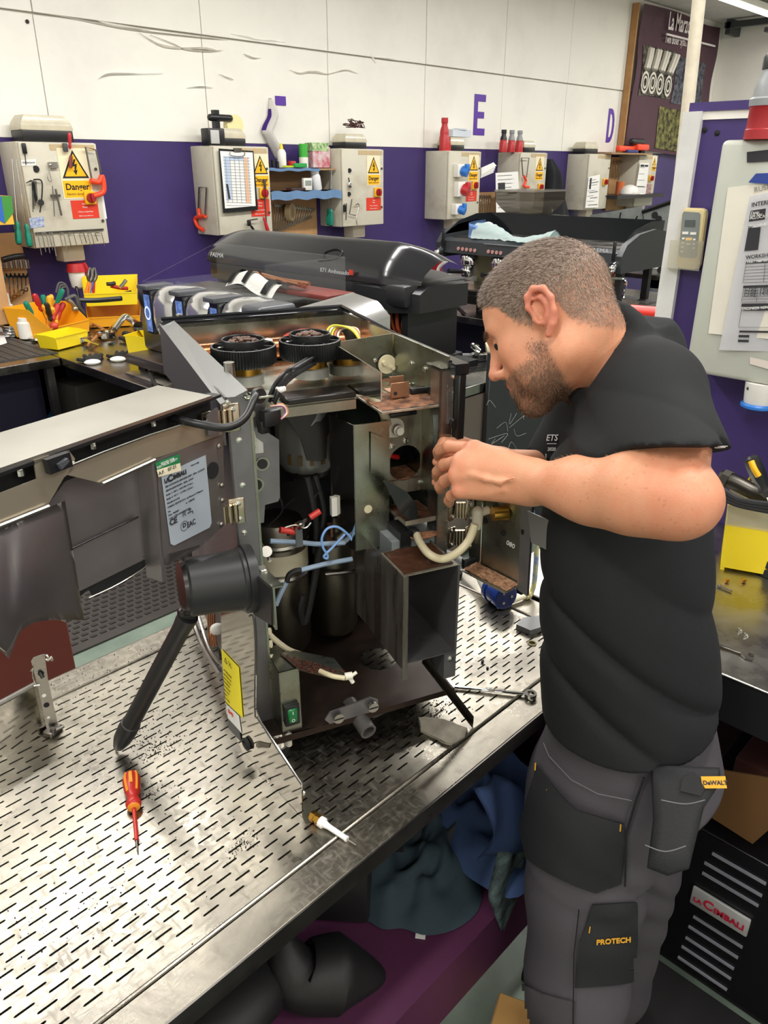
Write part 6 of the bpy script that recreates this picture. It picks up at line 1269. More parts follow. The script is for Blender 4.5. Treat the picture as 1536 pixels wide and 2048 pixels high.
b = B(); b.grid(lambda u, v: V((.03+u*.12,.26+v*.02,.08+.08*v)), 4, 2); mp('inner_bulkhead', b, DZ)
rr = random.Random(31)
for k in range(7):
    p = mb(rr.uniform(545,690), rr.uniform(960,1060), rr.uniform(.12,.2)); b = B(); b.tube([p, p+V((rr.uniform(-.04,.04),rr.uniform(0,.04),rr.uniform(-.06,.0))), p+V((rr.uniform(-.05,.05),.03,-.1))], .0018, 5); mp('thin_wire', b, RUBBER)
b = B(); b.cyl((.2,.14,.30),(.24,.16,.305),.018); b.box((.215,.12,.33),(.05,.02,.02)); mp('pump', b, mat('copper_pinkish','8a6150',.4,.6))
# switch box with the green rocker, zinc tray with grounds and elbow
c0, c1, c2, c3 = mb(556,1347,-.05), mb(600,1337,-.05), mb(600,1452,-.05), mb(556,1462,-.05)
x0, x1, z0, z1 = .034,.069,.052,.176
b = B(); b.box2((x0,-.05,z0),(x1,-.048,z1)); b.box2((x0,-.05,z0),(x0+.001,.03,z1)); b.box2((x1-.001,-.05,z0),(x1,.03,z1)); b.box2((x0,-.05,z1-.001),(x1,.03,z1)); sb = mp('switch_box', b, ZINC)
b = B(); q = mb(580,1424,-.052); b.box(V((.051,-.054,.09)),(.027,.01,.042),bev=.003); sw = mp('switch_frame', b, BLACK, sb)
b = B(); b.box((.051,-.0595,.091),(.017,.005,.028),bev=.002,seg=1); rk_ = mp('green_rocker', b, mat('green_rocker','0e7a40',.2,trans=.2,coat=.5), sb)
b = B(); b.box((.051,-.0623,.098),(.0012,.0004,.006)); mp('on_mark', b, WHITEL, sb)
b = B(); n_ = 14; b._new([(.051+.0028*cos(2*pi*i/n_),-.0624,.083+.0032*sin(2*pi*i/n_)) for i in range(n_)]+[(.051+.0018*cos(2*pi*i/n_),-.0624,.083+.0022*sin(2*pi*i/n_)) for i in range(n_)], [(i,(i+1)%n_,n_+(i+1)%n_,n_+i) for i in range(n_)]); mp('off_mark', b, WHITEL, sb)
b = B(); pts = [mc(x,y,.178) for x,y in [(560,1308),(590,1302),(668,1318),(690,1345),(674,1360),(645,1352),(600,1342)]]; b.prism(pts, (0,0,.0015)); tr = mp('sloping_tray', b, ZINC)
b = B(); rr = random.Random(8)
for _ in range(420):
    u, v = rr.random(), rr.random(); p = pts[0]*(1-u)*(1-v)+pts[3]*u*(1-v)*.9+pts[6]*(1-u)*v+pts[4]*u*v*.98+pts[3]*u*(1-v)*.1+pts[4]*u*v*.02; s_ = rr.uniform(.0006,.0018); b.box((p.x,p.y,.1805),(s_,s_,s_*.6),rr.uniform(0,3))
mp('coffee_grounds', b, mat('red_grounds','5c2a1a',.8), tr, kind='stuff', smooth=0)
b = B(); b.tube([mc(640,1342,.182),mc(665,1352,.184),mc(690,1356,.182)], .0042, 10); mp('clear_spout', b, mat('opal_hose2','d6cba8',.3,trans=.15))
b = B(); q = mc(697,1352,.18); b.cyl(q+V((-.006,.001,0)),q+V((.006,-.001,0)),.0062); b.cyl(q,q+V((.006,-.004,-.012)),.0035); b.cyl(q+V((.006,-.001,0)),q+V((.014,-.001,.004)),.0028); mp('white_elbow', b, mat('white_nylon','d8d4c6',.4))
b = B(); b.tube([mb(522,1250,.01),mb(545,1275,.01),mb(575,1298,.01),mb(600,1308,.02)], .005, 8); mp('white_pipe', b, mat('opal_hose','b9b096',.35))
for x, y in [(525,1265),(527,1290),(530,1318)]: b = B(); b.cyl(mb(x-6,y,.01),mb(x+16,y-2,.0),.0065); mp('pipe_fitting', b, mat('ivory_fitting','cfc6a8',.45))
# front bits under the pan
b = B(); b.prism([mb(x,y,-.058) for x,y in [(650,1440),(660,1425),(740,1395),(756,1400),(756,1420),(660,1448)]], (0,.003,0)); fl = mp('drain_bracket', b, DZ)
q = mb(724,1438,-.06); b = B(); b.lathe(q+V((-.005,.05,0)),(.1,-1,-.15),[(.015,0),(.015,.075),(.011,.075),(.011,.05)],20); mp('drain_spout', b, mat('grey_spout','4d4a49',.4), fl)
for x, y in [(676,1434),(745,1412)]:
    q = mb(x,y,-.064); disc(q,(0,-1,0),.0095,.006,STEEL,'slotted_screw',fl); b = B(); b.box(q+V((0,-.0065,0)),(.017,.001,.0018)); mp('screw_slot', b, BLACKM, fl)
b = B(); b.cyl((.045,-.045,.02),(.045,-.045,.05),.006); b.cyl((.045,-.045,.05),(.045,-.045,.058),.004); mp('white_stud', b, mat('white_nylon','d8d4c6',.4))
b = B(); q0 = mb(848,1318,-.08); 
P0 = L5(aZ(946,1452,TZ+.003)); P1 = mb(845,1322,-.06); d = (P0-P1).normalized(); s_ = d.cross(V((0,0,1))).normalized()*.007
b.prism([P1-s_,P1+s_,P0+s_,P0-s_], (0,0,.002)); b.prism([P1-s_,P0-s_,P0-s_+V((0,0,.016)),P1-s_+V((0,0,.016))], s_*.25); mp('support_rail', b, mat('dark_rail','4a443e',.35,1,var=.3,vs=9))
# mirror-steel side panel with yellow warning label and rolled rim
pA = L5(aZ(603,1634,TZ)); pB = L5(aZ(480,1500,TZ)); pd = (pB-pA).normalized(); pn = V((pd.y,-pd.x,0)); pn = pn if pn.x < 0 else -pn
def ms(x, y, o=0): 
    P = MO+MW*pA.x+MD*pA.y; n_ = MW*pn.x+MD*pn.y; return L5(onp(x, y, P+n_*o, n_))
rim = [(508,1236),(512,1300),(511,1420),(522,1445),(603,1568)]
b = B(); b.prism([ms(x,y) for x,y in [(441,1190),(500,1190)]+rim+[(604,1634),(485,1506),(452,1424),(444,1330)]], pn*-.0015); sp = mp('side_panel', b, MIR, label='mirror-finish steel side panel with a yellow warning label')
b = B(); b.tube([ms(x,y,-.001) for x,y in [(500,1232)]+rim], .0022, 8); mp('rubber_rim', b, mat('grey_rim','4c4b4a',.35,.5), sp)
b = B(); b.prism([ms(x,y,.001) for x,y in [(443,1298),(478,1335),(486,1436),(452,1404)]], pn*.0005); yl5 = mp('warning_label', b, mat('label_yellow','f2e21e',.45), sp)
lx = (ms(478,1335,.002)-ms(443,1298,.002)).normalized(); lz = V((0,0,1))
for k, s5 in enumerate(['ATTENZIONE','parti elettriche','sotto tensione','WARNING','live electrical','parts under','tension','ACHTUNG','spannung']):
    text(s5, .0044, frame(ms(447,1340+k*7.5,.0022),lx,lz), mat('label_ink','5a5410',.6), yl5, local=True, ext=.0002)
b = B(); t_ = ms(449,1323,.0022); u_ = lx*.009; z_ = V((0,0,.010)); 
for a_, c_ in ((t_,t_+u_),(t_+u_,t_+u_*.5+z_),(t_+u_*.5+z_,t_)): b.tube([a_,c_],.0004,4)
t2_ = t_+lx*.014
for a_, c_ in ((t2_,t2_+u_+z_),(t2_+u_,t2_+z_)): b.tube([a_,c_],.0004,4)
mp('warning_pictogram', b, INK, yl5)
b = B(); b.prism([ms(x,y,.001) for x,y in [(453,1408),(478,1432),(483,1466),(456,1436)]], pn*.0004); mp('white_label', b, WHITEL, sp)
text('((o))', .01, frame(ms(456,1422,.0022),lx,lz), SIGNR, sp, local=True)
b = B(); b.prism([ms(x,y,.001) for x,y in [(456,1436),(480,1462),(483,1484),(458,1456)]], pn*.001); mp('black_socket_label', b, mat('dark_label','33363a',.4), sp)
b = B(); q = ms(495,1487,.001); b.lathe(q,pn,[(.011,0),(.012,.004),(.008,.006),(.007,.002)],20); mp('rubber_grommet', b, RUBBER, sp)
b = B(); b.cyl(ms(518,1490,.0),ms(518,1490,.002),.005); b.prism([ms(x,y,.0008) for x,y in [(515,1483),(540,1488),(538,1496),(518,1494)]], pn*.0006); mp('coffee_stain', b, mat('stain_dark','5d564a',.8), sp)
screw(ms(601,1585,0)+V((.004,-.002,0)),(.9,-.4,0),.004,sp)
# left rear frame with copper coils
b = B(); b.tube([ma(x,y,-.03) for x,y in [(385,1235),(405,1290),(440,1350)]], .006, 8); b.tube([ma(x,y,-.03) for x,y in [(398,1235),(420,1300),(446,1330)]], .004, 8); mp('rear_frame_tube', b, STEEL)
for k in range(4): b = B(); x_ = 416+k*4; b.tube([ma(x_,1225,-.01),ma(x_+1,1255,-.01),ma(x_+4,1292,-.01)], .0022, 6); mp('copper_coil', b, COP)
b = B(); b.ball(ma(434,1258,-.015),(.014,.01,.012)); mp('white_cap', b, WPL)
# vertical latch bar
b = B(); b.prism([mb(x,y,-.02) for x,y in [(487,1198),(508,1198),(508,1240),(500,1285),(503,1318),(484,1318),(490,1260)]], (0,.002,0)); lt = mp('latch_bar', b, STEEL)
b = B(); q = mb(492,1322,-.02); b.cyl(q+V((-.012,0,0)),q+V((.012,0,0)),.0035); b.ball(q,(.007,.006,.006)); mp('latch_screw', b, SCRW, lt)
# triangular cheek with the black funnel knob and the wand hanging from it
t0, t1, t2, t3 = ma(427,1078,.0), ma(545,1178,.0), ma(545,1250,.0), ma(440,1185,.0)
b = B(); b.prism([t0,t1,t2,t3], (-.002,0,0)); tri = mp('nozzle_cheek', b, mat('satin_charcoal','2b2c2e',.4,.3))
b = B(); b.prism([t0,t1,t1+V((.016,0,.0)),t0+V((.03,.005,0))], (0,0,.002)); b.box2(t1+V((0,-.001,.0)),t2+V((.003,.001,0))); mp('cheek_edge', b, ZINC, tri)
for u_ in (.25,.55,.75): b = B(); p = t0*(1-u_)+t1*u_; b.box(p+V((.013,0,.004)),(.014,.018,.006),bev=.0015,seg=1); mp('bright_clip', b, SCRW, tri)
b = B(); q = t0*.35+t1*.65; b.ball(q+V((.02,0,-.012)),(.009,.007,.008)); mp('ivory_peg', b, CREAM, tri)
kc = mb(385,1175,-.055); 
b = B(); b.lathe(V((0.0,-.055,kc.z-.004)),(-1,0,.06),[(.052,-.002),(.052,.012),(.0485,.013),(.0485,.018),(.0465,.02),(.044,.06),(.0435,.095),(.0405,.098),(.0405,.1),(.037,.1005)],40); kn = mp('black_funnel', b, mat('funnel_black','1b1c1e',.42))
b = B(); b.lathe(V((0.0,-.055,kc.z-.004)),(-1,0,.06),[(.041,.0985),(.04,.104),(.03,.1045)],40); mp('funnel_cap', b, mat('funnel_dark','141210',.3), kn)
w0 = mb(372,1240,-.055); w1 = L5(aZ(236,1495,TZ+.012))
dd = (w1-w0).normalized(); Lw = (w1-w0).length
b = B(); b.lathe(w0,dd,[(.0155,-.01),(.0155,.004),(.014,.02),(.0145,Lw*.78),(.0165,Lw*.785),(.0172,Lw*.84),(.0155,Lw*.92),(.010,Lw*.985),(.006,Lw)],24); wd = mp('black_wand', b, mat('funnel_black','1b1c1e',.42))
b = B(); b.cyl(w1-dd*.004, w1+dd*.012, .002, n=8); mp('wand_tip', b, STEEL, wd)
b = B(); b.box((w0+V((.002,0,.008))),(.026,.02,.03),bev=.006); mp('wand_joint', b, mat('funnel_dark','141210',.3), wd)
# ---- big left door, swung open ----
DA = radians(194.6); DE = V((cos(DA),sin(DA),0)); DN = V((-DE.y,DE.x,0)); DH = MO+V((-.01,0,0))
def dpx(x, y, o=0): return L5(onp(x, y, DH+DN*o, DN))
def dpt(e, o, z): return L5(DH+DE*e+DN*o+V((0,0,z)))
dn = V(L5(MO+DN))-V(L5(MO))
SATIN = mat('satin_door_steel','b7b4ab',.34,1,var=.12,vs=3,rvar=.05,stretch=(1,1,1))
TAUP = mat('taupe_steel','a59b88',.36,.6,var=.1,vs=3)
DSTL = mat('smoky_door_steel','989292',.36,.75,var=.3,vs=3,rvar=.12)
zt_ = .64
f0, f1 = L5(aZ(0,936,TZ+zt_)), L5(aZ(424,791,TZ+zt_)); r0, r1 = L5(aZ(0,866,TZ+zt_)), L5(aZ(318,771,TZ+zt_))
ex = (f0-f1); f0 = f1+ex*1.25; ex2 = (r0-r1); r0 = r1+ex2*1.3
b = B(); b.prism([f0,f1,r1,r0], (0,0,-.004)); dr = mp('front_door', b, SATIN, label='large steel door swung open to the left with a rating plate')
b = B(); b.prism([r0,r1,r1+V((0,0,-.2)),r0+V((0,0,-.2))], -dn*.002); mp('door_outer_skin', b, SATIN, dr)
b = B(); b.prism([dpt(.46,-.022,zt_-.004),dpt(.0,-.022,zt_-.004),dpt(.0,-.022,zt_-.05),dpt(.46,-.022,zt_-.05)], -dn*.002); mp('door_recess', b, BLACKM, dr)
b = B(); b.prism([dpt(.46,.0,zt_-.004),dpt(.0,.0,zt_-.004),dpt(.0,.0,zt_-.008),dpt(.46,.0,zt_-.008)], -dn*.02); mp('door_black_edge', b, BLACK, dr)
# taupe band, stepped around the lock
band = [(445,838),(360,848),(215,918),(197,925),(195,858),(68,900),(74,958),(0,985),(-60,1008),(-60,1075),(0,1049),(96,1010),(140,950),(205,967),(310,917),(420,880),(445,874)]
b = B(); b.prism([dpx(x,y,0) for x,y in [(445,838),(360,851),(143,930),(135,950),(205,967),(310,917),(420,880),(445,874)]], -dn*.002); mp('taupe_band', b, TAUP, dr)
b = B(); b.prism([dpx(x,y,.0) for x,y in [(137,900),(68,920),(74,958),(-60,1010),(-60,1075),(0,1049),(96,1010),(128,955),(146,940),(150,917)]], -dn*.002); mp('taupe_band', b, TAUP, dr)
b = B(); b.tube([dpx(x,y,.002) for x,y in [(143,930),(205,905),(300,870),(360,851),(440,838)]], .0014, 6, smooth=False); mp('bright_fold', b, SCRW, dr)
b = B(); b.box(dpx(110,921,.006),(.001,.001,.001)); b.prism([dpx(x,y,.002) for x,y in [(84,918),(130,902),(137,930),(92,947)]], dn*.008); lk = mp('door_lock', b, BLACK, dr)
b = B(); b.prism([dpx(x,y,.011) for x,y in [(112,928),(130,915),(133,922),(118,938)]], dn*.005); mp('lock_knob', b, mat('dark_grey_plastic','44454a',.5), lk)
for x, y in [(187,897),(307,852),(42,951)]: b = B(); q = dpx(x,y,-.015); b.cyl(q,q+V((0,0,.006)),.004,n=8); b.ball(q+V((0,0,.007)),.004,8); mp('door_screw', b, SCRW, dr)
for q in ((205,968,310,920),(-60,1076,98,1013)): b = B(); b.tube([dpx(q[0],q[1],.004),dpx(q[2],q[3],.004)], .0025, 6); mp('hem', b, SATIN, dr)
# pocket: recessed back plates, seam, side returns
b = B(); b.prism([dpx(x,y,-.03) for x,y in [(96,1010),(140,950),(205,960),(312,915),(318,1060),(285,1118),(138,1178),(115,1110)]], -dn*.002); pk = mp('pocket_upper', b, DSTL, dr)
b = B(); b.prism([dpx(x,y,-.026) for x,y in [(118,1112),(275,1035),(285,1120),(138,1192),(135,1150)]], dn*.001); mp('pocket_lower', b, DSTL, dr)
b = B(); b.tube([dpx(117,1110,-.024),dpx(276,1034,-.024)], .0012, 6); mp('seam', b, mat('seam_dark','3a3837',.4,.8), dr)
b = B(); b.prism([dpx(x,y,.0) for x,y in [(304,930),(312,917),(333,1160),(325,1164)]], -dn*.03); mp('pocket_return', b, DSTL, dr)
b = B(); b.prism([dpx(x,y,.002) for x,y in [(96,1010),(100,1014),(138,1240),(132,1245)]], -dn*.03); mp('pocket_return', b, DSTL, dr)
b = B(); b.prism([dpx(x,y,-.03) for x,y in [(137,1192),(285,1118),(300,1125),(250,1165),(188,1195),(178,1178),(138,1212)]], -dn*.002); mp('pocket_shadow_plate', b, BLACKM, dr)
b = B(); b.tube([dpx(x,y,-.028) for x,y in [(178,1196),(230,1172),(280,1142),(300,1124)]], .0012, 6); mp('bright_hem', b, SATIN, dr)
# label panel next to the hinges
b = B(); b.prism([dpx(x,y,0) for x,y in [(312,918),(418,878),(446,868),(450,1050),(400,1095),(328,1132),(316,1060)]], -dn*.002); lp = mp('label_panel', b, DSTL, dr)
b = B(); b.prism([dpx(x,y,0) for x,y in [(328,1132),(400,1095),(398,1090),(330,1110)]], -dn*.02); mp('panel_underside', b, DSTL, lp)
b = B(); pl = [dpx(x,y,.001) for x,y in [(322,950),(411,910),(423,1045),(419,1055),(348,1091),(341,1088)]]; b.prism(pl, dn*.0004); rp5 = mp('rating_plate', b, mat('plate_blue_grey','aab4c0',.42,.2,var=.06,vs=6), lp)
tx = (dpx(411,910,.0016)-dpx(322,950,.0016)).normalized(); dz_ = V((0,0,1))
def dtx(s5, sz, x, y, bold=0, m=INK, xs=1): text(s5, sz, frame(dpx(x,y,.002),tx,dz_), m, rp5, local=True, ext=.0002, bold=bold, xs=xs)
dtx('LA', .0075, 329,966,.0003); dtx('C', .013, 336.5,965,.0006); dtx('IMBALI', .0085, 347,959,.0005)
for k, s5 in enumerate(['S30 CS10 n','380-415V3N/220-240V3/220-240V~ 50Hz  6,7-8 kW','380V3N/220V3/220V~ 60Hz  6,7kW','Boiler 1: 150 C - 0.05 MPa ( 5 bar )','Boiler 2: 165 C - 1.2 MPa ( 12 bar )','Manufactured by','CIMBALI GROUP S.P.A. via Manzoni 17 Binasco']):
    dtx(s5, .0036, 330+k*.9, 968+k*8.2)
for k, s5 in enumerate(['Ver.','Date  09/2021','Code: C30S1101UE34WWA']): dtx(s5, .0036, 336+k*1.0, 1026+k*7)
dtx('nr  3390776', .0036, 372,1008); dtx('Made in Italy', .0032, 382,933)
dtx('CE', .012, 340,1052,.0004); dtx('EAC', .0115, 375,1056,.0002,xs=.8); dtx('D', .009, 366,1056,.0003)
b = B(); n_ = 20; c_ = dpx(369,1052,.002); b._new([c_+tx*.0075*cos(2*pi*i/n_)+dz_*.0075*sin(2*pi*i/n_) for i in range(n_)]+[c_+tx*.0066*cos(2*pi*i/n_)+dz_*.0066*sin(2*pi*i/n_) for i in range(n_)], [(i,(i+1)%n_,n_+(i+1)%n_,n_+i) for i in range(n_)]); mp('circle_mark', b, INK, rp5, smooth=0)
b = B(); q = dpx(366,1034,.002); 
for a_, c_ in (((0,0),(.006,.008)),((.006,0),(0,.008)),((.0,.008),(.006,.008)),((.001,0),(.0,.007)),((.005,0),(.006,.007))): b.tube([q+tx*a_[0]+dz_*a_[1], q+tx*c_[0]+dz_*c_[1]], .0003, 4)
q = dpx(376,1032,.002)
for a_, c_ in (((0,.004),(.01,.004)),((.01,.004),(.01,0)),((.002,.008),(.008,.008)),((.005,.008),(.005,.004))): b.tube([q+tx*a_[0]+dz_*a_[1], q+tx*c_[0]+dz_*c_[1]], .0006, 4)
mp('pictogram', b, INK, rp5)
b = B(); b.prism([dpx(x,y,.002) for x,y in [(310,926),(358,908),(361,930),(314,942)]], dn*.0004); gl = mp('test_sticker', b, mat('sticker_green','1f7a4a',.5), lp)
b = B(); b.prism([dpx(x,y,.0022) for x,y in [(313,940),(360,926),(362,941),(317,954)]], dn*.0004); mp('sticker_writing_band', b, mat('sticker_cream','e6dcc0',.5), gl)
text('TESTED FOR', .0045, frame(dpx(322,931,.003),tx,dz_), WHITEL, gl, local=True, ext=.0002); text('ELECTRICAL SAFETY', .0042, frame(dpx(314,938,.003),tx,dz_), WHITEL, gl, local=True, ext=.0002)
text('A.F.   07-21', .007, frame(dpx(318,951,.0035),tx,dz_), INK, gl, local=True, ext=.0002)
disc(dpx(425,941,.0005),dn,.0125,.001,BLACKM,'round_hole',lp)
for x, y in [(438,892),(444,970),(445,1000),(443,1048),(430,865)]: screw(dpx(x,y,.001),dn,.0028,lp)
b = B(); b.prism([dpx(x,y,.004) for x,y in [(412,830),(432,815),(436,850),(434,872),(416,872)]], dn*.003); mp('hinge_cover', b, DZ, lp)
# bulging left panel with the scalloped lower edge
edge_t = [(-60,1076),(0,1052),(50,1033),(98,1014)]; 
def bul(u, v):
    x = -70+u*200; ytop = 1078-(x+60)*.402; xe = x+v*(8+u*30)
    yb_ = np.interp(xe, [-70,0,18,40,70,100,135], [1330,1300,1318,1262,1244,1240,1240]); y = ytop+(yb_-ytop)*v
    return dpx(xe, y, .004+.028*sin(min(1,v*1.2)*pi*.5)*(.5+.5*cos((u-.35)*3))) 
b = B(); b.grid(bul, 26, 12, .0015); mp('bulging_panel', b, DSTL, dr, smooth=70)
b = B(); q = dpx(-10,1285,.03); b.tube([q, dpx(10,1300,.03)], .003, 6); mp('bright_corner', b, SATIN, dr)
# ---- right door, swung out ----
rv = -ray(-817,330); rv.z = 0; rv.normalize(); rn = V((-rv.y,rv.x,0)); rn = rn if (CO-(MO+MW*.38)).dot(rn) > 0 else -rn
RH = MO+MW*.385
def rpx(x, y, o=0): return L5(onp(x, y, RH+rn*o, rn))
rnl = L5(MO+rn)-L5(MO)
b = B(); b.prism([rpx(x,y) for x,y in [(935,985),(1055,985),(1062,1050),(1050,1170),(1035,1178),(960,1140),(938,1120)]], -rnl*.002); rd = mp('side_door', b, ZINC, label='zinc-plated inner side door swung out to the right')
b = B(); b.prism([rpx(x,y,.0) for x,y in [(1048,985),(1070,990),(1058,1190),(1040,1178)]], rnl*.006); mp('door_return', b, DZ, rd)
b = B(); b.tube([rpx(965,1000,.003),rpx(960,1130,.003)], .0016, 6); b.tube([rpx(1048,1000,.003),rpx(1036,1175,.003)], .0016, 6); mp('bright_fold', b, SCRW, rd)
b = B(); e0, e1 = rpx(955,1128,.0), rpx(1040,1172,.0); b.prism([e0,e1,e1+rnl*.04,e0+rnl*.04], (0,0,.003)); lg = mp('coffee_ledge', b, ZST, rd)
b = B(); b.grid(lambda u, v: e0*(1-u)+e1*u+rnl*(.003+v*.034)+V((0,0,.004+.0025*max(0,noise.noise(V((u*12,v*6,3)))+.3))), 30, 12); mp('dry_grounds', b, mat('dry_grounds','b98d6b',.85,var=.5,vs=150,col2='6a4630',bump=.8,bs=200), rd, kind='stuff', smooth=80)
for x, y in [(970,1042),(1008,1032),(1006,1066)]: disc(rpx(x,y,.0008),rnl,.0055,.0006,BLACKM,'oval_hole',rd)
b = B(); b.box(rpx(1048,1063,.003),(.008,.006,.008)); mp('edge_notch', b, BLACKM, rd)
for x, y in [(905,1020),(903,1075)]:
    for j in range(2):
        b = B(); c_ = rpx(x+j*34,y-j*6+j*4,.012); b.box(c_,(.018,.006,.04),radians(20),bev=.007,seg=2); h = mp('hinge', b, NICKEL, rd)
    b = B(); 
    for j in range(4): c_ = rpx(x+10+j*6,y,.018); b.cyl(c_+V((0,0,-.014)),c_+V((0,0,.014)),.0038,n=10)
    mp('hinge_knuckles', b, NICKEL, rd)
    for dx, dy in ((0,-14),(0,14),(36,-12),(36,16)): screw(rpx(x+dx,y+dy,.018),rnl,.0035,rd)
b = B(); b.box(rpx(940,1125,.006),(.03,.012,.02),bev=.003); mp('black_catch', b, BLACK, rd)
b = B(); q = rpx(955,1035,.03); b.cyl(q+V((0,0,-.014)),q+V((0,0,.008)),.0085,.0095); b.ball(q+V((0,0,.01)),.01); b.cyl(q+V((0,0,.008)),q+V((.02,0,.01)),.007); b.cyl(q+V((0,0,-.02)),q+V((0,0,-.014)),.0065); mp('nylon_elbow', b, mat('nylon_dirty','cfc7b5',.45), rd)
b = B(); q = rpx(985,1028,.02); b.cyl(q,q+V((.025,-.005,0)),.012); mp('brass_coupling', b, BRASS, rd)
b = B(); b.prism([rpx(x,y,.03) for x,y in [(1055,1022),(1117,1050),(1110,1108),(1062,1085)]], -rnl*.002); mp('grey_flap', b, mat('satin_grey','8d8e8d',.32,.7), rd)
text('080', .012, frame(rpx(1012,1088,.003),(rpx(1030,1100,.003)-rpx(1010,1088,.003)),(0,0,1)), WHITEL, rd, local=True, ext=.0002)
# ================= LOOSE THINGS ON THE SLOTTED TABLE =================
zt = TZ
# insulated screwdriver
p0 = aZ(262,1548,zt+.014); p1 = aZ(275,1702,zt+.004)
t = thing('screwdriver', 'red and orange insulated screwdriver lying on the slotted table', 'screwdriver', aZ(265,1600,zt))
d = (p1-p0).normalized(); L = (p1-p0).length; INR = mat('insulated_red','b5241d',.35)
b = B(); b.lathe(p0,d,[(.006,0),(.0115,.003),(.0145,.012),(.0135,.03),(.0115,.042),(.0085,.05),(.0095,.056),(.0125,.064),(.0115,.069),(.0095,.072)],18); part('handle', b, INR, t)
b = B(); b.lathe(p0,d,[(.0096,.069),(.0098,.073),(.006,.075)],18); part('orange_collar', b, mat('insul_orange','e8902a',.4), t)
s_ = d.cross(V((0,0,1))).normalized()
for k in (-1,1): b = B(); b.tube([p0+d*h+s_*k*r*.62+V((0,0,r*.78)) for h, r in ((.006,.012),(.015,.0146),(.03,.0136),(.044,.0112))], .0022, 6); part('orange_stripe', b, mat('insul_orange','e8902a',.4), t)
b = B(); b.tube([p0+d*h+V((0,0,r)) for h, r in ((.01,.0135),(.02,.0143),(.032,.0131))], .003, 6); part('orange_inlay', b, mat('insul_orange2','f0a640',.4), t)
b = B(); b.cyl(p0+d*.07,p0+d*(L-.02),.0032,n=12); part('red_shaft', b, INR, t); b = B(); b.cyl(p0+d*(L-.021),p1,.0016,.0012,n=10); part('blade', b, STEEL_D, t)
# brass and white nozzle
p0 = aZ(622,1630,zt+.009); p1 = aZ(712,1690,zt+.004); d = (p1-p0).normalized(); L = (p1-p0).length
t = thing('nozzle', 'small brass and white plastic nozzle on the table edge', 'nozzle', aZ(650,1650,zt))
b = B(); b.lathe(p0,d,[(.0075,0),(.009,.002),(.009,.008),(.0075,.009),(.0075,.012),(.009,.013),(.009,.019),(.007,.02)],6); part('brass_nut', b, BRASS, t)
b = B(); b.lathe(p0,d,[(.0085,.019),(.0088,.026),(.006,.028),(.0045,.036),(.0042,L-.02),(.0048,L-.019),(.0048,L-.017)],16); part('white_tube', b, mat('bright_white','f2f2f0',.3), t)
b = B(); b.cyl(p0+d*(L-.018),p1,.0014,.001,n=8); part('needle', b, STEEL, t)
# combination wrench
p0 = aZ(890,1372,zt+.004); p1 = aZ(1073,1390,zt+.006); L = (p1-p0).length
t = obj('combination_wrench', tf(wrench_b(L, .0125, .007), line_frame(p0, p1, (0,0,1))), CHROME); tag(t, 'chrome combination wrench lying on the slotted table beside the man', 'wrench')
text('CHROME VANADIUM', .004, frame(p0+(p1-p0)*.45+V((0,0,.004))-V((0,0,0))+V((0,0,.0005)),p1-p0,V((-(p1-p0).y,(p1-p0).x,0))), STEEL_D, t)
# broken slate piece
sl = [(838,1440),(850,1437),(890,1445),(934,1462),(930,1478),(905,1492),(890,1490),(870,1478),(842,1465)]
b = B(); b.prism([aZ(x,y,zt+.0005) for x,y in sl], (0,0,.006)); bmesh.ops.subdivide_edges(b.bm, edges=list(b.bm.edges), cuts=2)
for v in b.bm.verts: v.co += V((noise.noise(v.co*120)*.003, noise.noise(v.co*120+V((5,0,0)))*.003, abs(noise.noise(v.co*90))*.001))
tag(obj('scale_fragment', b, mat('limescale','8f897b',.75,var=.35,vs=40,bump=.6,bs=70), smooth=20), 'broken slab of grey limescale near the table edge', 'fragment')
# industrial blue plug
t = thing('industrial_plug', 'blue round mains plug with a ribbed white sleeve lying on the table', 'plug', aZ(970,1200,zt))
q1 = aZ(1012,1195,zt+.034); q0 = aZ(925,1125,zt+.03); d = (q1-q0).normalized(); L = (q1-q0).length
b = B(); b.lathe(q1-d*.001,-d,[(.03,0),(.031,.002),(.031,.04),(.034,.041),(.034,.052),(.03,.053)],26); pb = part('plug_face', b, mat('cobalt_plastic','16398c',.22,coat=.3), t)
b = B(); b.lathe(q1,-d,[(.027,-.0002),(.027,.001)],26); part('face_recess', b, mat('cobalt_dark','0c1f58',.4), pb)
for a_ in (.3,2.4,4.5): b = B(); s_ = d.orthogonal().normalized(); s2 = d.cross(s_); c_ = q1+(s_*cos(a_)+s2*sin(a_))*.014; b.cyl(c_,c_+d*.003,.0032,n=10); part('pin', b, mat('steel_pin','b5b5a5',.3,1), pb)
b = B(); b.lathe(q1-d*.053,-d,[(.029,0)]+[(.029-.0016*k+(.0012 if k % 2 else 0),.0+k*.0052) for k in range(1,11)]+[(.011,.06)],22); part('ribbed_sleeve', b, mat('plug_white','dcdcd6',.4), t)
b = B(); b.tube([q1-d*.11, q0-d*.04+V((0,0,.0)), q0-d*.1+V((-.02,.02,-.01))], .009, 10); part('cable', b, mat('grey_cable','6d6d6b',.4), t)
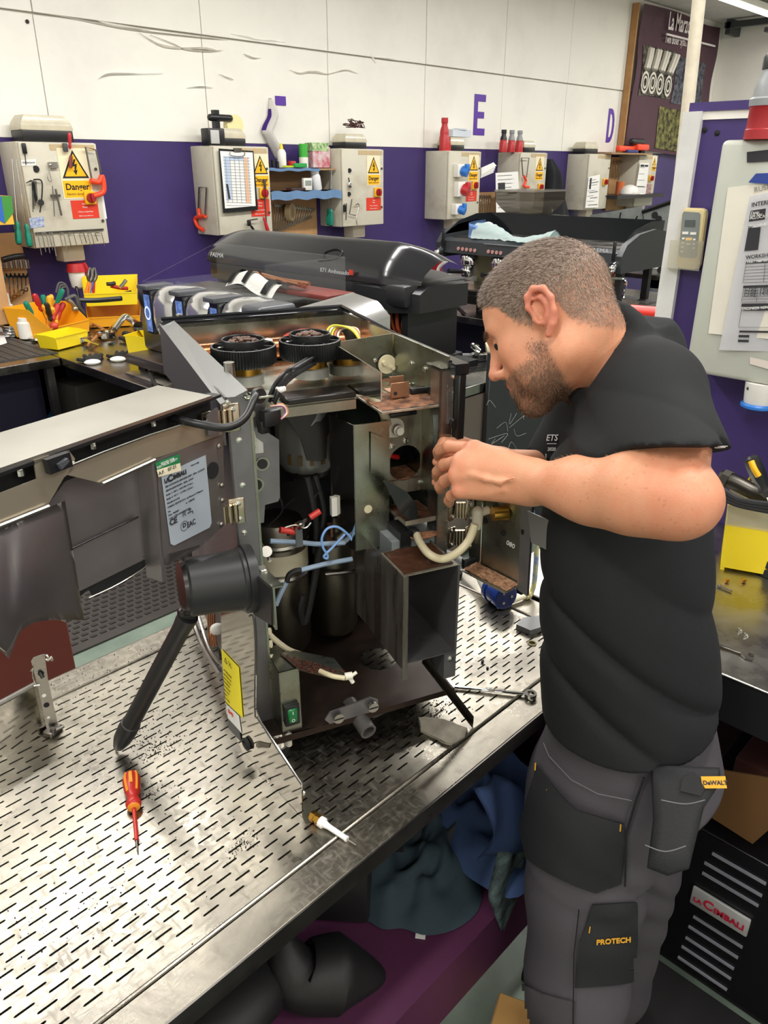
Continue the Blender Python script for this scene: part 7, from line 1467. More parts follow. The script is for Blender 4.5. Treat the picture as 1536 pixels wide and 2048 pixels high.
# white pipe stub
p0 = aZ(995,1213,zt+.008); p1 = aZ(1062,1188,zt+.01); d = (p1-p0).normalized()
t = thing('pipe_stub', 'short ivory pipe with a nut lying in front of the blue plug', 'pipe', p0)
b = B(); b.cyl(p0,p1,.0058,n=14); part('pipe', b, mat('ivory_pipe','e0d9bd',.4), t); b = B(); b.lathe(p1-d*.018,d,[(.009,0),(.009,.005),(.0075,.006),(.0095,.008),(.0095,.014),(.007,.015)],8); part('nut', b, mat('ivory_nut','cfc48f',.4), t)
b = B(); b.tube([p1, p1+V((.01,.0,.03)), p1+V((.02,.01,.12)), p1+V((.02,.03,.2))], .006, 8); part('yellow_blue_tube', b, mat('yellow_tube','d9cf55',.4,var=.9,vs=30,col2='3f6fb5'), t)
b = B(); b.prism([aZ(x,y,zt) for x,y in [(1032,1258),(1045,1244),(1082,1240),(1085,1262),(1060,1270)]], (0,0,.012)); tag(obj('grey_cover', b, mat('grey_cover','77787a',.35)), 'small grey plastic cover on the table in front of the man\'s hip', 'cover')
b = B(); b.lathe(aZ(1064,1287,zt),(0,0,1),[(.010,0),(.010,.002),(.007,.002),(.007,0)],18); tag(obj('clear_washer', b, glassm('clear_ring','d8d2b0',.5)), 'pale clear washer lying on the slotted table', 'washer')
b = B(); b.box(aZ(965,1323,zt+.002),(.008,.005,.004),.5); b.box(aZ(975,1336,zt+.002),(.004,.004,.003),.2); tag(obj('dark_crumb', b, BLACKM), 'dark crumb between the slots behind the wrench', 'crumb')
b = B(); q = aZ(913,1148,zt+.006); b.lathe(q,(0,0,1),[(.014,-.006),(.015,.0),(.015,.006),(.009,.008)],16); tag(obj('thumb_wheel', b, RUBBER), 'ribbed black knob behind the white plug sleeve', 'knob')
# steel bracket standing at the left end of the table
t = thing('slotted_bracket', 'tall perforated steel bracket standing on the left end of the table', 'bracket', aZ(107,1466,zt))
BY = aZ(107,1466,zt).y+.0; BXv = aZ(107,1466,zt)
nb = -ray(107,1466); nb.z = 0; nb.normalize()
def bpx(x, y, o=0): return onp(x, y, BXv+nb*o, nb)
b = B(); b.prism([bpx(x,y) for x,y in [(62,1322),(66,1316),(86,1309),(90,1312),(92,1330),(97,1365),(118,1458),(95,1466),(84,1410),(72,1360)]], -nb*.0018); pb = part('perforated_bar', b, STEEL, t)
for x, y, r in [(88,1391,.0035),(97,1435,.0025)]: b = B(); c_ = bpx(x,y,.0003); b.cyl(c_,c_+nb*.0004,r,n=12); part('bar_hole', b, WHITEL, pb)
for x, y, r in [(93,1410,.005),(82,1347,.005)]: b = B(); c_ = bpx(x,y,.0003); b.cyl(c_,c_+nb*.0005,r,n=12); part('bar_hole', b, BLACKM, pb)
b = B(); b.tube([bpx(80,1345,.002),bpx(86,1356,.008)], .0035, 8); part('black_bolt', b, BLACK, t)
b = B(); b.tube([bpx(87,1310),bpx(95,1312,.006),bpx(96,1322,.006)], .002, 6); b.cyl(bpx(93,1320,.006),bpx(106,1315,.008),.0022); b.box(bpx(103,1317,.008),(.004,.004,.009),bev=.001,seg=1); part('clamp_screw', b, SCRW, t)
b = B(); b.tube([bpx(62,1342,.002),bpx(66,1338,.006),bpx(66,1352,.006),bpx(72,1368,.002)], .0016, 6); b.cyl(bpx(68,1372,.003),bpx(80,1370,.005),.0016); part('side_wire', b, SCRW, t)
b = B(); b.box(BXv+V((0,0,.006)),(.03,.02,.012),.4,bev=.002,seg=1); b.cyl(bpx(108,1462,.01),bpx(128,1452,.01),.003); b.cyl(bpx(106,1468,.01),bpx(106,1456,.01),.005); part('base_clamp', b, STEEL_D, t)
# mirror plate leaning at the left end of the table
q0 = aZ(97,1462,zt); q1 = aZ(0,1520,zt); d = (q1-q0); q1 = q0+d*3; d.normalize(); pn_ = V((d.y,-d.x,0)); pn_ = pn_ if pn_.dot(-ray(50,1480)) > 0 else -pn_
def lpx(x, y): return onp(x, y, q0, pn_)
zt2 = lpx(75,1370); hh = zt2.z-zt
t = thing('polished_sheet', 'upright polished steel panel at the left end of the table reflecting its slots', 'panel', q0+d*.1)
b = B(); b.prism([q0,q1,q1+V((0,0,hh)),V((q0.x,q0.y,zt+hh))+ (lpx(75,1370)-q0)*V((1,1,0)).length*0], -pn_*.0015); part('plate', b, MIR, t)
b = B(); b.tube([q0+V((0,0,hh+.004)), q1+V((0,0,hh+.004))], .005, 8); part('rolled_top', b, STEEL, t)
# ================= BELOW THE TABLE =================
sz = .451
def shp(px, py, z=sz): return aZ(px, py, z)
TEAL = mat('slate_teal_cloth','2f414b',.85,var=.2,vs=5,bump=.15,bs=120); BLC = mat('slate_blue_cloth','3d5482',.85,var=.2,vs=5,bump=.15,bs=120)
def heap(px, py, rx, ry, h, seed, m, label, nm='cleaning_cloth', z=sz, fold=3, ang=0):
    c_ = shp(px, py, z); 
    def f(u, v):
        a = u*2*pi; q = 1-v; n1 = noise.noise(V((cos(a)*1.3+seed,sin(a)*1.3,v*1.5))); rad = q*(1+.32*n1+.1*sin(a*fold+seed))
        zz = h*(1-q**2.2)*(.7+.5*noise.noise(V((cos(a)*q*3,sin(a)*q*3,seed)))) + .02*abs(sin(q*9+a*2+seed))*(1-abs(2*q-1))
        x, y = cos(a)*rad*rx, sin(a)*rad*ry; return V((c_.x+x*cos(ang)-y*sin(ang), c_.y+x*sin(ang)+y*cos(ang), z+.004+max(zz,0)))
    b = B(); b.grid(f, 56, 18, .003); bmesh.ops.remove_doubles(b.bm, verts=b.bm.verts, dist=.0005)
    return tag(obj(nm, b, m, base=(c_.x,c_.y,z), smooth=80), label, 'cloth')
heap(850,1735,.19,.12,.10,1.3,TEAL,'slate teal microfibre cloth heaped on the plum shelf', ang=.3)
heap(985,1645,.17,.15,.15,4.1,BLC,'slate blue cloth hanging over the pile beside the man\'s leg', z=.50, ang=.5)
heap(895,1670,.13,.12,.12,7.7,mat('olive_grey_cloth','33383a',.85,bump=.15,bs=120),'dark grey cloth between the teal and blue ones on the shelf', ang=.1)
heap(1010,1560,.13,.1,.1,2.9,mat('olive_grey_cloth','33383a',.85,bump=.15,bs=120),'dark grey cloth at the back of the shelf, under the table end')
# shelf-edge hanging corner of pale cloth
def hang(u, v):
    x = np.interp(v, [0,.5,1], [1030,1010,1008])+ (u-.5)*np.interp(v, [0,.6,1], [60,60,6]); y = 1700+v*165
    p = aY(x, y, .585); return p+V((0,-.012*sin(u*6)*(1-v)+.004,0))
b = B(); b.grid(hang, 10, 16, .003); tag(obj('cleaning_cloth', b, mat('pale_terry','8fa7aa',.9,var=.5,vs=25,col2='353b3b',bump=.5,bs=160), smooth=80), 'pale grey terry cloth corner hanging off the shelf by the man\'s knee', 'cloth')
def hang2(u, v):
    x = 945+u*110+v*10; y = 1575+v*150+u*20-30*sin(u*3); p = aY(x, y, .60); p.y -= .03*sin(v*3)+.012*sin(u*9+v*4); return p
b = B(); b.grid(hang2, 20, 16, .004); tag(obj('sweatshirt', b, BLC, smooth=80), 'blue ribbed-hem garment spilling from the shelf toward the man', 'garment')
b = B(); q = shp(720,1800); b.box((q.x,q.y+.06,sz+.09),(.2,.14,.17),radians(40),bev=.01); b.box((q.x+.07,q.y+.03,sz+.09),(.004,.13,.17),radians(40)); tag(obj('black_case', b, BLACKM), 'black soft case standing on the plum shelf', 'case')
b = B(); q = shp(842,1865); b.box((q.x,q.y,sz+.002),(.03,.02,.002),.6); tag(obj('cloth_tag', b, WHITEL), 'small white label sticking out beneath the teal cloth', 'tag')
# black gloves and harness on the lower shelf
t = thing('work_glove', 'black leather glove with thumb up on the shelf, bottom of the frame', 'glove', shp(580,1960))
BG = mat('black_leather','131314',.55,bump=.15,bs=60)
c_ = shp(600,1985)
b = B(); b.tube([c_+V((.13,-.09,.0)), c_+V((.06,-.04,.03)), c_+V((.0,0,.05)), shp(575,1965)+V((0,0,.10)), shp(566,1930)+V((0,0,.11))], [.012,.07,.06,.028,.018], 14); b.tube([shp(610,1990)+V((0,0,.05)), shp(550,1975)+V((0,0,.06)), shp(515,1985)+V((0,0,.03))], [.03,.016,.012], 10); b.tube([shp(575,1995)+V((0,0,.05)), shp(540,2010)+V((0,0,.04)), shp(545,2035)+V((0,0,.02))], [.035,.02,.014], 10); part('hand', b, BG, t)
c_ = shp(470,2040); b = B(); b.ball(c_+V((0,0,.05)),(.12,.08,.05),14); tag(obj('black_bag', b, BG), 'black bag showing at the bottom edge of the frame', 'bag')
b = B(); b.box2((.3,-.7,0),(1.44,.58,.008), .003, 1); tag(obj('floor_sheet', b, mat('floor_shade_black','0d0d0f',.8)), 'black rubber mat on the floor under the man\'s feet', 'mat')  # dark sheet added in place of the shade on the floor
# floor clutter below the man: tan box edge
b = B(); q = aZ(1020,2020,.3); b.box((q.x+.05,q.y-.0,.1),(.12,.12,.18),.4,bev=.004,seg=1); tag(obj('cardboard_box', b, mat('tan_card','c09355',.7)), 'tan box on the floor by the man\'s knee', 'box')
# ================= RIGHT SIDE: PARTITION, BENCH, FRIDGE =================
PXw = 2.1
top0 = aX(1383,205,PXw); 
zT = aX(1400,205,PXw).z; yl_ = aX(1383,205,PXw).y
pw = struct('wall_partition', B().box2((PXw+.004,YF,0),(PXw+.06,yl_-.02,zT-.035)), PURP)
b = B(); b.box2((PXw,YF,aX(1400,222,PXw).z-.02),(PXw+.012,yl_,zT-.018)); part('white_rail', b, WHITE, pw)
b = B(); b.box2((PXw-.004,YF,zT-.02),(PXw+.07,yl_+.002,zT)); part('purple_cap', b, PURP, pw)
ys_ = aX(1330,560,PXw).y; ye_ = aX(1372,560,PXw).y
b = B(); b.box2((PXw-.012,yl_-.035,0),(PXw+.07,yl_+.012,zT-.02)); part('white_post', b, mat('post_white','dcdcda',.5,var=.15,vs=9), pw)
b = B(); 
for x, y in [(1409,260),(1434,266)]: q = aX(x, y, PXw+.003); b.ball(q,(.003,.007,.007),10)
part('nail_holes', b, BLACKM, pw)
t = thing('conduit_pole', 'cream painted steel pole rising behind the partition post', 'pole', (PXw+.15,1.05,0))
q0 = aX(1377,200,PXw+.12); q1 = aX(1398,0,PXw+.12); d = (q1-q0).normalized(); b = B(); b.cyl(q0-d*((q0.z)/d.z), q0+d*((CEIL-q0.z)/d.z), .0165, n=20); part('pole', b, mat('pole_cream','ddd3bd',.45,var=.2,vs=20), t)
# grey distribution box with papers
BX_ = 2.0
def gx(x, y, o=0): return aX(x, y, BX_-o)
yl2 = gx(1443,282).y; yr2 = -.02; z1_ = gx(1500,279).z; z0_ = gx(1410,750).z
t = thing('distribution_box', 'large grey distribution box with job papers taped to its door, right edge', 'electrical box', (BX_+.05,.6,z0_))
b = B(); b.box2((BX_,yr2,z0_),(PXw-.001,yl2,z1_), .012,3); part('housing', b, mat('box_grey','c3c6bb',.45,var=.1,vs=3,bump=.03), t)
b = B(); b.prism([gx(1494,304,.002),gx(1550,298,.002),gx(1550,322,.002),gx(1494,325,.002)], (-.001,0,0)); part('black_label', b, INK, t)
b = B(); b.prism([gx(1456,375,.003),gx(1560,362,.003),gx(1560,680,.003),gx(1417,667,.003)], (-.001,0,0)); part('folded_sheet', b, mat('paper_cream','e4dfd0',.75,var=.08,vs=5), t)
b = B(); b.grid(lambda u, v: gx(np.interp(v,[0,1],[1500,1438])+u*(70+v*60), 392+v*308-u*14+u*v*18, .006+.006*sin(u*3+v*2)), 10, 14, .0006); sh = part('job_sheet', b, mat('paper_white','eeeef2',.7), t)
def G(u, v, o=.014): 
    # coordinates on the front sheet, u across 0..1 (toward the frame edge), v down 0..1
    return gx(np.interp(v,[0,1],[1500,1438])+u*(70+v*60), 392+v*308-u*14+u*v*18, o+.006*sin(u*3+v*2)-.006)
def gq(u0, v0, u1, v1, m=INK, nm='printed_block', o=.0135): b = B(); b.prism([G(u0,v0,o),G(u1,v0,o),G(u1,v1,o),G(u0,v1,o)], (-.0003,0,0)); part(nm, b, m, sh)
gq(.1,.1,.5,.17); gq(.12,.2,.95,.215); gq(.12,.215,.42,.36); gq(.2,.43,1.2,.445); gq(.22,.585,1.2,.6); gq(.24,.70,1.2,.72); gq(.25,.73,1.2,.745); gq(.27,.872,1.2,.884); gq(.27,.9,.44,.915); gq(.27,.93,.44,.945)
lm = mat('rule_dark','55565c',.7)
b = B()
def gl_(u0, v0, u1, v1, w=.0005): b.tube([G(u0,v0,.0138),G(u1,v1,.0138)], w, 4, smooth=False)
for k in range(7): gl_(.2,.445+k*.02,1.2,.445+k*.02)
for k in range(6): gl_(.23,.6+k*.018,1.2,.6+k*.018)
for u_ in (.2,.6): gl_(u_,.445,u_,.565)
for u_ in (.23,.5,.8): gl_(u_,.6,u_,.69)
for e in ((.25,.745,.25,.85),(.25,.85,1.2,.85)): gl_(*e)
part('form_rules', b, lm, sh)
yd = (G(.6,.1)-G(.1,.1)).normalized(); zd = (G(.1,.1)-G(.1,.3)).normalized()
for s5, sz_, u_, v_ in [('INTERNAL WORKSHOP',.013,.1,.075),('WORKSHOP RECORD',.012,.18,.415)]: text(s5, sz_, frame(G(u_,v_,.015),yd,zd), INK, sh, ext=.0002, bold=.0002)
for s5, sz_, u_, v_ in [('Date:',.009,.12,.125),('Job No:',.009,.12,.142),('ALLOCATED TO',.009,.12,.158),('MACHINE DETAILS',.009,.14,.213),('ENGINEER REPORT',.009,.26,.743),('PART NUMBER',.008,.22,.443)]: text(s5, sz_, frame(G(u_,v_,.0155),yd,zd), WHITEL, sh, ext=.0002)
for k, s5 in enumerate(['Craig  13/5  8.30  12','Craig  13/6  8.30  12','Craig  14/6  8.30  13']): text(s5, .013, frame(G(.26,.62+k*.018,.015),yd,zd), INK, sh, ext=.0002)
text('RUSH', .016, frame(gx(1508,385,.006),(0,-1,.25),(0,0,1)), mat('pencil','8a8880',.7), t, ext=.0002)
b = B(); b.prism([gx(1497,365,.008),gx(1512,347,.008),gx(1560,345,.008),gx(1560,370,.008)], (-.001,0,0)); part('blue_tape', b, mat('blue_tape','27408f',.35), t)
b = B(); b.prism([gx(1500,714,.003),gx(1560,728,.003),gx(1560,745,.003),gx(1500,728,.003)], (-.0006,0,0)); part('torn_paper', b, mat('paper_pinkish','d8cdc4',.75), t)
b = B(); b.cyl(gx(1496,777,.001),gx(1496,777,.004),.004,n=10); part('lock_hole', b, BLACKM, t)
# big plug on top, socket under
c_ = gx(1512,280); c_ = V((BX_+.02, gx(1515,280).y-.005, z1_))
t = thing('industrial_plug', 'large red and grey industrial plug standing on the distribution box', 'plug', c_)
b = B(); b.lathe(c_,(0,0,1),[(.043,0),(.043,.02),(.041,.022),(.040,.065),(.042,.068)],28); part('red_collar', b, mat('collar_red','a2262b',.4), t)
b = B(); b.lathe(c_,(0,0,1),[(.043,.068),(.044,.082),(.039,.086),(.037,.104),(.033,.118),(.028,.132),(.026,.142)],28); part('grey_body', b, mat('plug_grey','8f9294',.4), t)
b = B(); b.lathe(c_,(0,0,1),[(.029,.141),(.029,.165),(.025,.172),(.022,.178)],12); part('black_gland', b, BLACK, t)
c_ = V((BX_+.03, gx(1510,800).y, z0_)); t = thing('wall_socket', 'white and blue round socket under the distribution box', 'socket', c_+V((0,0,-.06)))
b = B(); b.lathe(c_,(0,0,-1),[(.04,0),(.036,.05),(.034,.055)],24); part('socket_body', b, WPL, t); b = B(); b.lathe(c_+V((0,0,-.053)),(0,0,-1),[(.038,0),(.042,.004),(.042,.01),(.034,.014)],24); b.box(c_+V((-.0,-.045,-.055)),(.03,.03,.02),bev=.004); part('blue_lid', b, BLUEP, t)
# air-conditioner remote in a wall holder
RX = PXw-.03
def rx(x, y, o=0): return aX(x, y, RX-o)
t = thing('remote_control', 'yellowed air-conditioner remote control in a clear wall holder', 'remote', rx(1380,540))
b = B(); b.prism([rx(1363,424),rx(1368,416),rx(1405,417),rx(1411,424),rx(1397,533),rx(1390,540),rx(1357,536),rx(1352,530)], (.022,0,0)); bmesh.ops.bevel(b.bm, geom=list(b.bm.edges), offset=.003, segments=2, affect='EDGES'); part('case', b, mat('remote_cream','e0cf9e',.4), t)
b = B(); b.prism([rx(1365,428,.001),rx(1368,423,.001),rx(1398,425,.001),rx(1401,429,.001),rx(1394,512,.001),rx(1390,516,.001),rx(1360,513,.001),rx(1357,509,.001)], (-.0006,0,0)); fp = part('grey_face', b, mat('remote_grey','7d8382',.45), t)
b = B(); b.prism([rx(1370,440,.002),rx(1391,440,.002),rx(1390,454,.002),rx(1369,453,.002)], (-.0006,0,0)); part('lcd', b, mat('lcd_grey','4f5654',.25), fp)
for k, (x, y, w, h, m) in enumerate([(1371,466,6,2.5,WPL),(1387,467,6,2.5,WPL),(1378,478,6.5,2.6,mat('button_amber','e3c182',.4)),(1367,477,2.5,1.8,WPL),(1389,479,2.5,1.8,WPL),(1366,486,2.5,1.6,WPL),(1377,488,4,1.6,WPL),(1388,488,2.5,1.6,WPL),(1365,494,2.5,1.6,WPL),(1388,496,2.5,1.6,WPL),(1364,503,2.5,1.6,WPL)]):
    b = B(); b.prism([rx(x-w,y-h,.0015),rx(x+w,y-h,.0015),rx(x+w-.4,y+h,.0015),rx(x-w-.4,y+h,.0015)], (-.0012,0,0)); part('key', b, m, fp)
b = B(); b.prism([rx(1341,480,.003),rx(1408,482,.003),rx(1398,541,.003),rx(1334,535,.003)], (-.001,0,0)); b.prism([rx(1334,535,-.03),rx(1398,541,-.03),rx(1398,541,.003),rx(1334,535,.003)], (0,0,-.002)); part('clear_holder', b, glassm('clear_plastic','eceae0',.22,.1), t)
# bench along the partition
br = bench('side_bench', 'steel bench along the purple partition, right edge of the frame', 1.393, YF+.4, PXw-.001, .98, mtop=STEEL, legs=True, t_=.006)
b = B(); b.box2((1.395,YF+.42,BZ-.11),(1.43,.97,BZ-.006)); part('dark_fascia', b, mat('fascia_black','14141a',.5), br)
b = B(); b.box2((1.5,YF+.45,BZ-.5),(2.08,.93,BZ-.48)); part('under_shelf', b, mat('red_brown_shelf','3a1f18',.6), br)
def rb(px, py): return aZ(px, py, BZ)
def box_bin(c_, w, d, h, yaw, m, label, lid=False):
    M = Matrix.Translation(c_) @ Matrix.Rotation(yaw,4,'Z'); t = thing('storage_bin', label, 'bin', c_)
    b = B(); w2, d2 = w/2, d/2; f = 1.12
    R_ = lambda s_, z, q=1: [(sx*w2*s_*q, sy*d2*s_*q, z) for sx, sy in ((-1,-1),(1,-1),(1,1),(-1,1))]
    b.loft([R_(1,.008),R_(f,h),R_(f,h,.97),R_(1,.012,.97)]); 
    for sx in (-1,1):
        for sy in (-1,1): b.box((sx*w2*.9,sy*d2*.9,.004),(.01,.01,.008))
    part('tub', tf(b, M), m, t)
    if lid:
        b = B(); b.loft([R_(f*1.01,h-.004),R_(f*1.06,h+.05),R_(f*1.06,h+.05,.97),R_(f*1.01,h-.004,.97)]); part('clear_collar', tf(b, M), glassm('clear_plastic2','e6e3cf',.3,.1), t)
    return t
q = aZ(1480,1135,BZ); box_bin(V((q.x+.03,q.y+.0,BZ)), .12,.115,.13, radians(20), YEL, 'yellow bin with a clear collar on the side bench', True)
q = aZ(1530,1090,BZ); box_bin(V((q.x+.1,q.y+.03,BZ)), .14,.12,.16, radians(10), YEL, 'second yellow bin behind, cut by the right frame edge')
q = aZ(1540,1150,BZ); 
for k, nm in enumerate(['lower','upper']): b = B(); b.lathe(V((q.x+.01,q.y-.0,BZ+k*.024)),(0,0,1),[(.034,0),(.036,.002),(.036,.021),(.034,.023),(.018,.023),(.018,.0)],26); tag(obj('tape_roll', b, RUBBER), nm+' roll of black tape stacked at the right frame edge', 'tape')
for k, (x, y) in enumerate([(1448,1166),(1482,1166)]): b = B(); q = rb(x,y); b.cyl(q+V((0,0,.005)),q+V((.01,-.004,.005)),.005,n=8); b.cyl(q+V((.01,-.004,.005)),q+V((.014,-.006,.005)),.003,n=8); tag(obj('brass_fitting', b, BRASS, base=q), ['left','right'][k]+' of two small brass fittings on the side bench', 'fitting')
for k, (x, y) in enumerate([(1482,1262),(1494,1272)]): b = B(); q = rb(x,y); b.cyl(q,q+V((0,0,.003)),.0045,n=10); b.cyl(q+V((0,0,.003)),q+V((-.003,.006,.008)),.0018,n=8); tag(obj('machine_screw', b, SCRW, base=q), ['left','right'][k]+' of two loose bright screws on the side bench', 'screw')
b = B(); q0, q1 = rb(1438,1175), rb(1463,1185); b.tube([q0+V((0,0,.004)),q1+V((0,0,.004))],.0025,6); b.ball(q0+V((0,0,.004)),.005,8); tag(obj('pin_punch', b, STEEL_D), 'short dark pin lying by the brass fittings', 'pin')
p0 = rb(1390,1278)+V((0,0,.004)); p1 = rb(1502,1316)+V((0,0,.004)); tag(obj('open_wrench', tf(wrench_b((p1-p0).length,.013,.006), line_frame(p1,p0,(0,0,1))), STEEL_D), 'dull open-ended wrench lying on the side bench near its edge', 'wrench')
screwdriver(aX(1500,912,1.75), aX(1545,1015,1.75), .017, .1, BLACK, 'black screwdriver with a yellow inlay leaning at the right frame edge', tip=.004)
b = B(); q0, q1 = aX(1502,922,1.728), aX(1517,952,1.728); b.tube([q0,(q0+q1)/2+V((-.003,0,0)),q1],.007,10); tag(obj('handle_inlay', b, mat('inlay_yellow','efb51c',.35)), 'yellow oval inlay of the leaning black screwdriver', 'inlay')
b = B(); b.tube([aX(1440,955,1.9),aX(1470,965,1.9),aX(1510,985,1.9),aX(1545,995,1.9)], .02, 12); b.cyl(aX(1445,956,1.9),aX(1458,962,1.9),.026,n=8); tag(obj('steel_pipe', b, mat('oily_pipe','55524c',.35,.9)), 'oily steel pipe behind the yellow bins', 'pipe')
b = B()
for k in range(3): b.tube([aX(1445,980+k*8,1.8),aX(1480,1000+k*5,1.8),aX(1540,1010+k*6,1.8)], .008, 8)
tag(obj('cable_bundle', b, RUBBER), 'bundle of black cables between the pipe and the yellow bins', 'cables')
# black undercounter fridge with louvres and badge
FXc = 1.44
def fx(x, y, o=0): return aX(x, y, FXc-o)
yA_ = .47; zA = fx(1460,1690).z
t = thing('milk_fridge', 'black undercounter cabinet with louvres and a red-lettered badge, lower right', 'fridge', (FXc+.25,.2,0))
b = B(); b.box2((FXc,-.12,.03),(FXc+.5,yA_-.02,zA), .004,1); part('cabinet', b, mat('fridge_black','121214',.35), t)
b = B(); b.box2((FXc+.02,-.1,0),(FXc+.48,yA_-.04,.03)); part('plinth', b, BLACKM, t)
b = B(); b.tube([(FXc,-.12,zA+.001),(FXc,yA_-.02,zA+.001)], .0012, 6); part('top_edge', b, mat('edge_grey','5a5a5e',.3,.8), t)
GL = mat('louvre_grey','8d8d98',.4)
for k, (x0, y0, x1, y1) in enumerate([(1425,1705,1532,1768),(1405,1742,1524,1792),(1400,1765,1517,1812),(1385,1840,1485,1895),(1375,1862,1476,1916),(1370,1880,1468,1938),(1362,1898,1462,1958),(1355,1918,1454,1980)]):
    p0, p1 = fx(x0,y0,.002), fx(x1,y1,.002); b = B(); b.box2((FXc-.004,p1.y,p1.z-.0035),(FXc-.0005,p0.y,p1.z+.0035)); part('louvre', b, GL, t)
q0, q1, q2, q3 = fx(1386,1777,.004), fx(1503,1840,.004), fx(1492,1872,.004), fx(1383,1808,.004)
zc_ = (q1.z+q2.z)/2; b = B(); b.box2((FXc-.009,q1.y,q2.z-.0),(FXc-.001,q0.y,q1.z), .003,2); bd = part('badge', b, mat('badge_silver','cfcfcf',.35,.4), t)
hB = q1.z-q2.z
RL = mat('badge_red2','c01f3c',.4)
y_ = q0.y-.008
for s5, sz_, adv in (('LA',.23,.42),('C',.5,.5),('IMBALI',.33,1)):
    text(s5, hB*sz_*1.3, frame((FXc-.011,y_,q2.z+hB*.3),(0,-1,0),(0,0,1)), RL, bd, ext=.0006, bold=.0006); y_ -= hB*adv*.95
# brown cardboard leaning between the fridge and the bench
b = B(); b.prism([fx(1443,1540,.0),fx(1560,1560,.0),fx(1560,1640,.0),fx(1505,1688,.0),fx(1402,1622,.0)], (.004,0,0)); o = obj('cardboard_sheet', b, mat('brown_card','6b4a26',.7)); tag(o, 'brown cardboard sheet standing on the black undercounter cabinet', 'cardboard')
b = B(); b.box2((1.5,.15,.4),(1.9,.5,BZ-.12)) if False else None
b = B(); b.box2((1.55,.05,.44),(1.85,.38,.62), .01); tag(obj('dark_carton', b, mat('red_brown_box','4a2620',.6)), 'dark red-brown box on the shelf under the side bench', 'box')
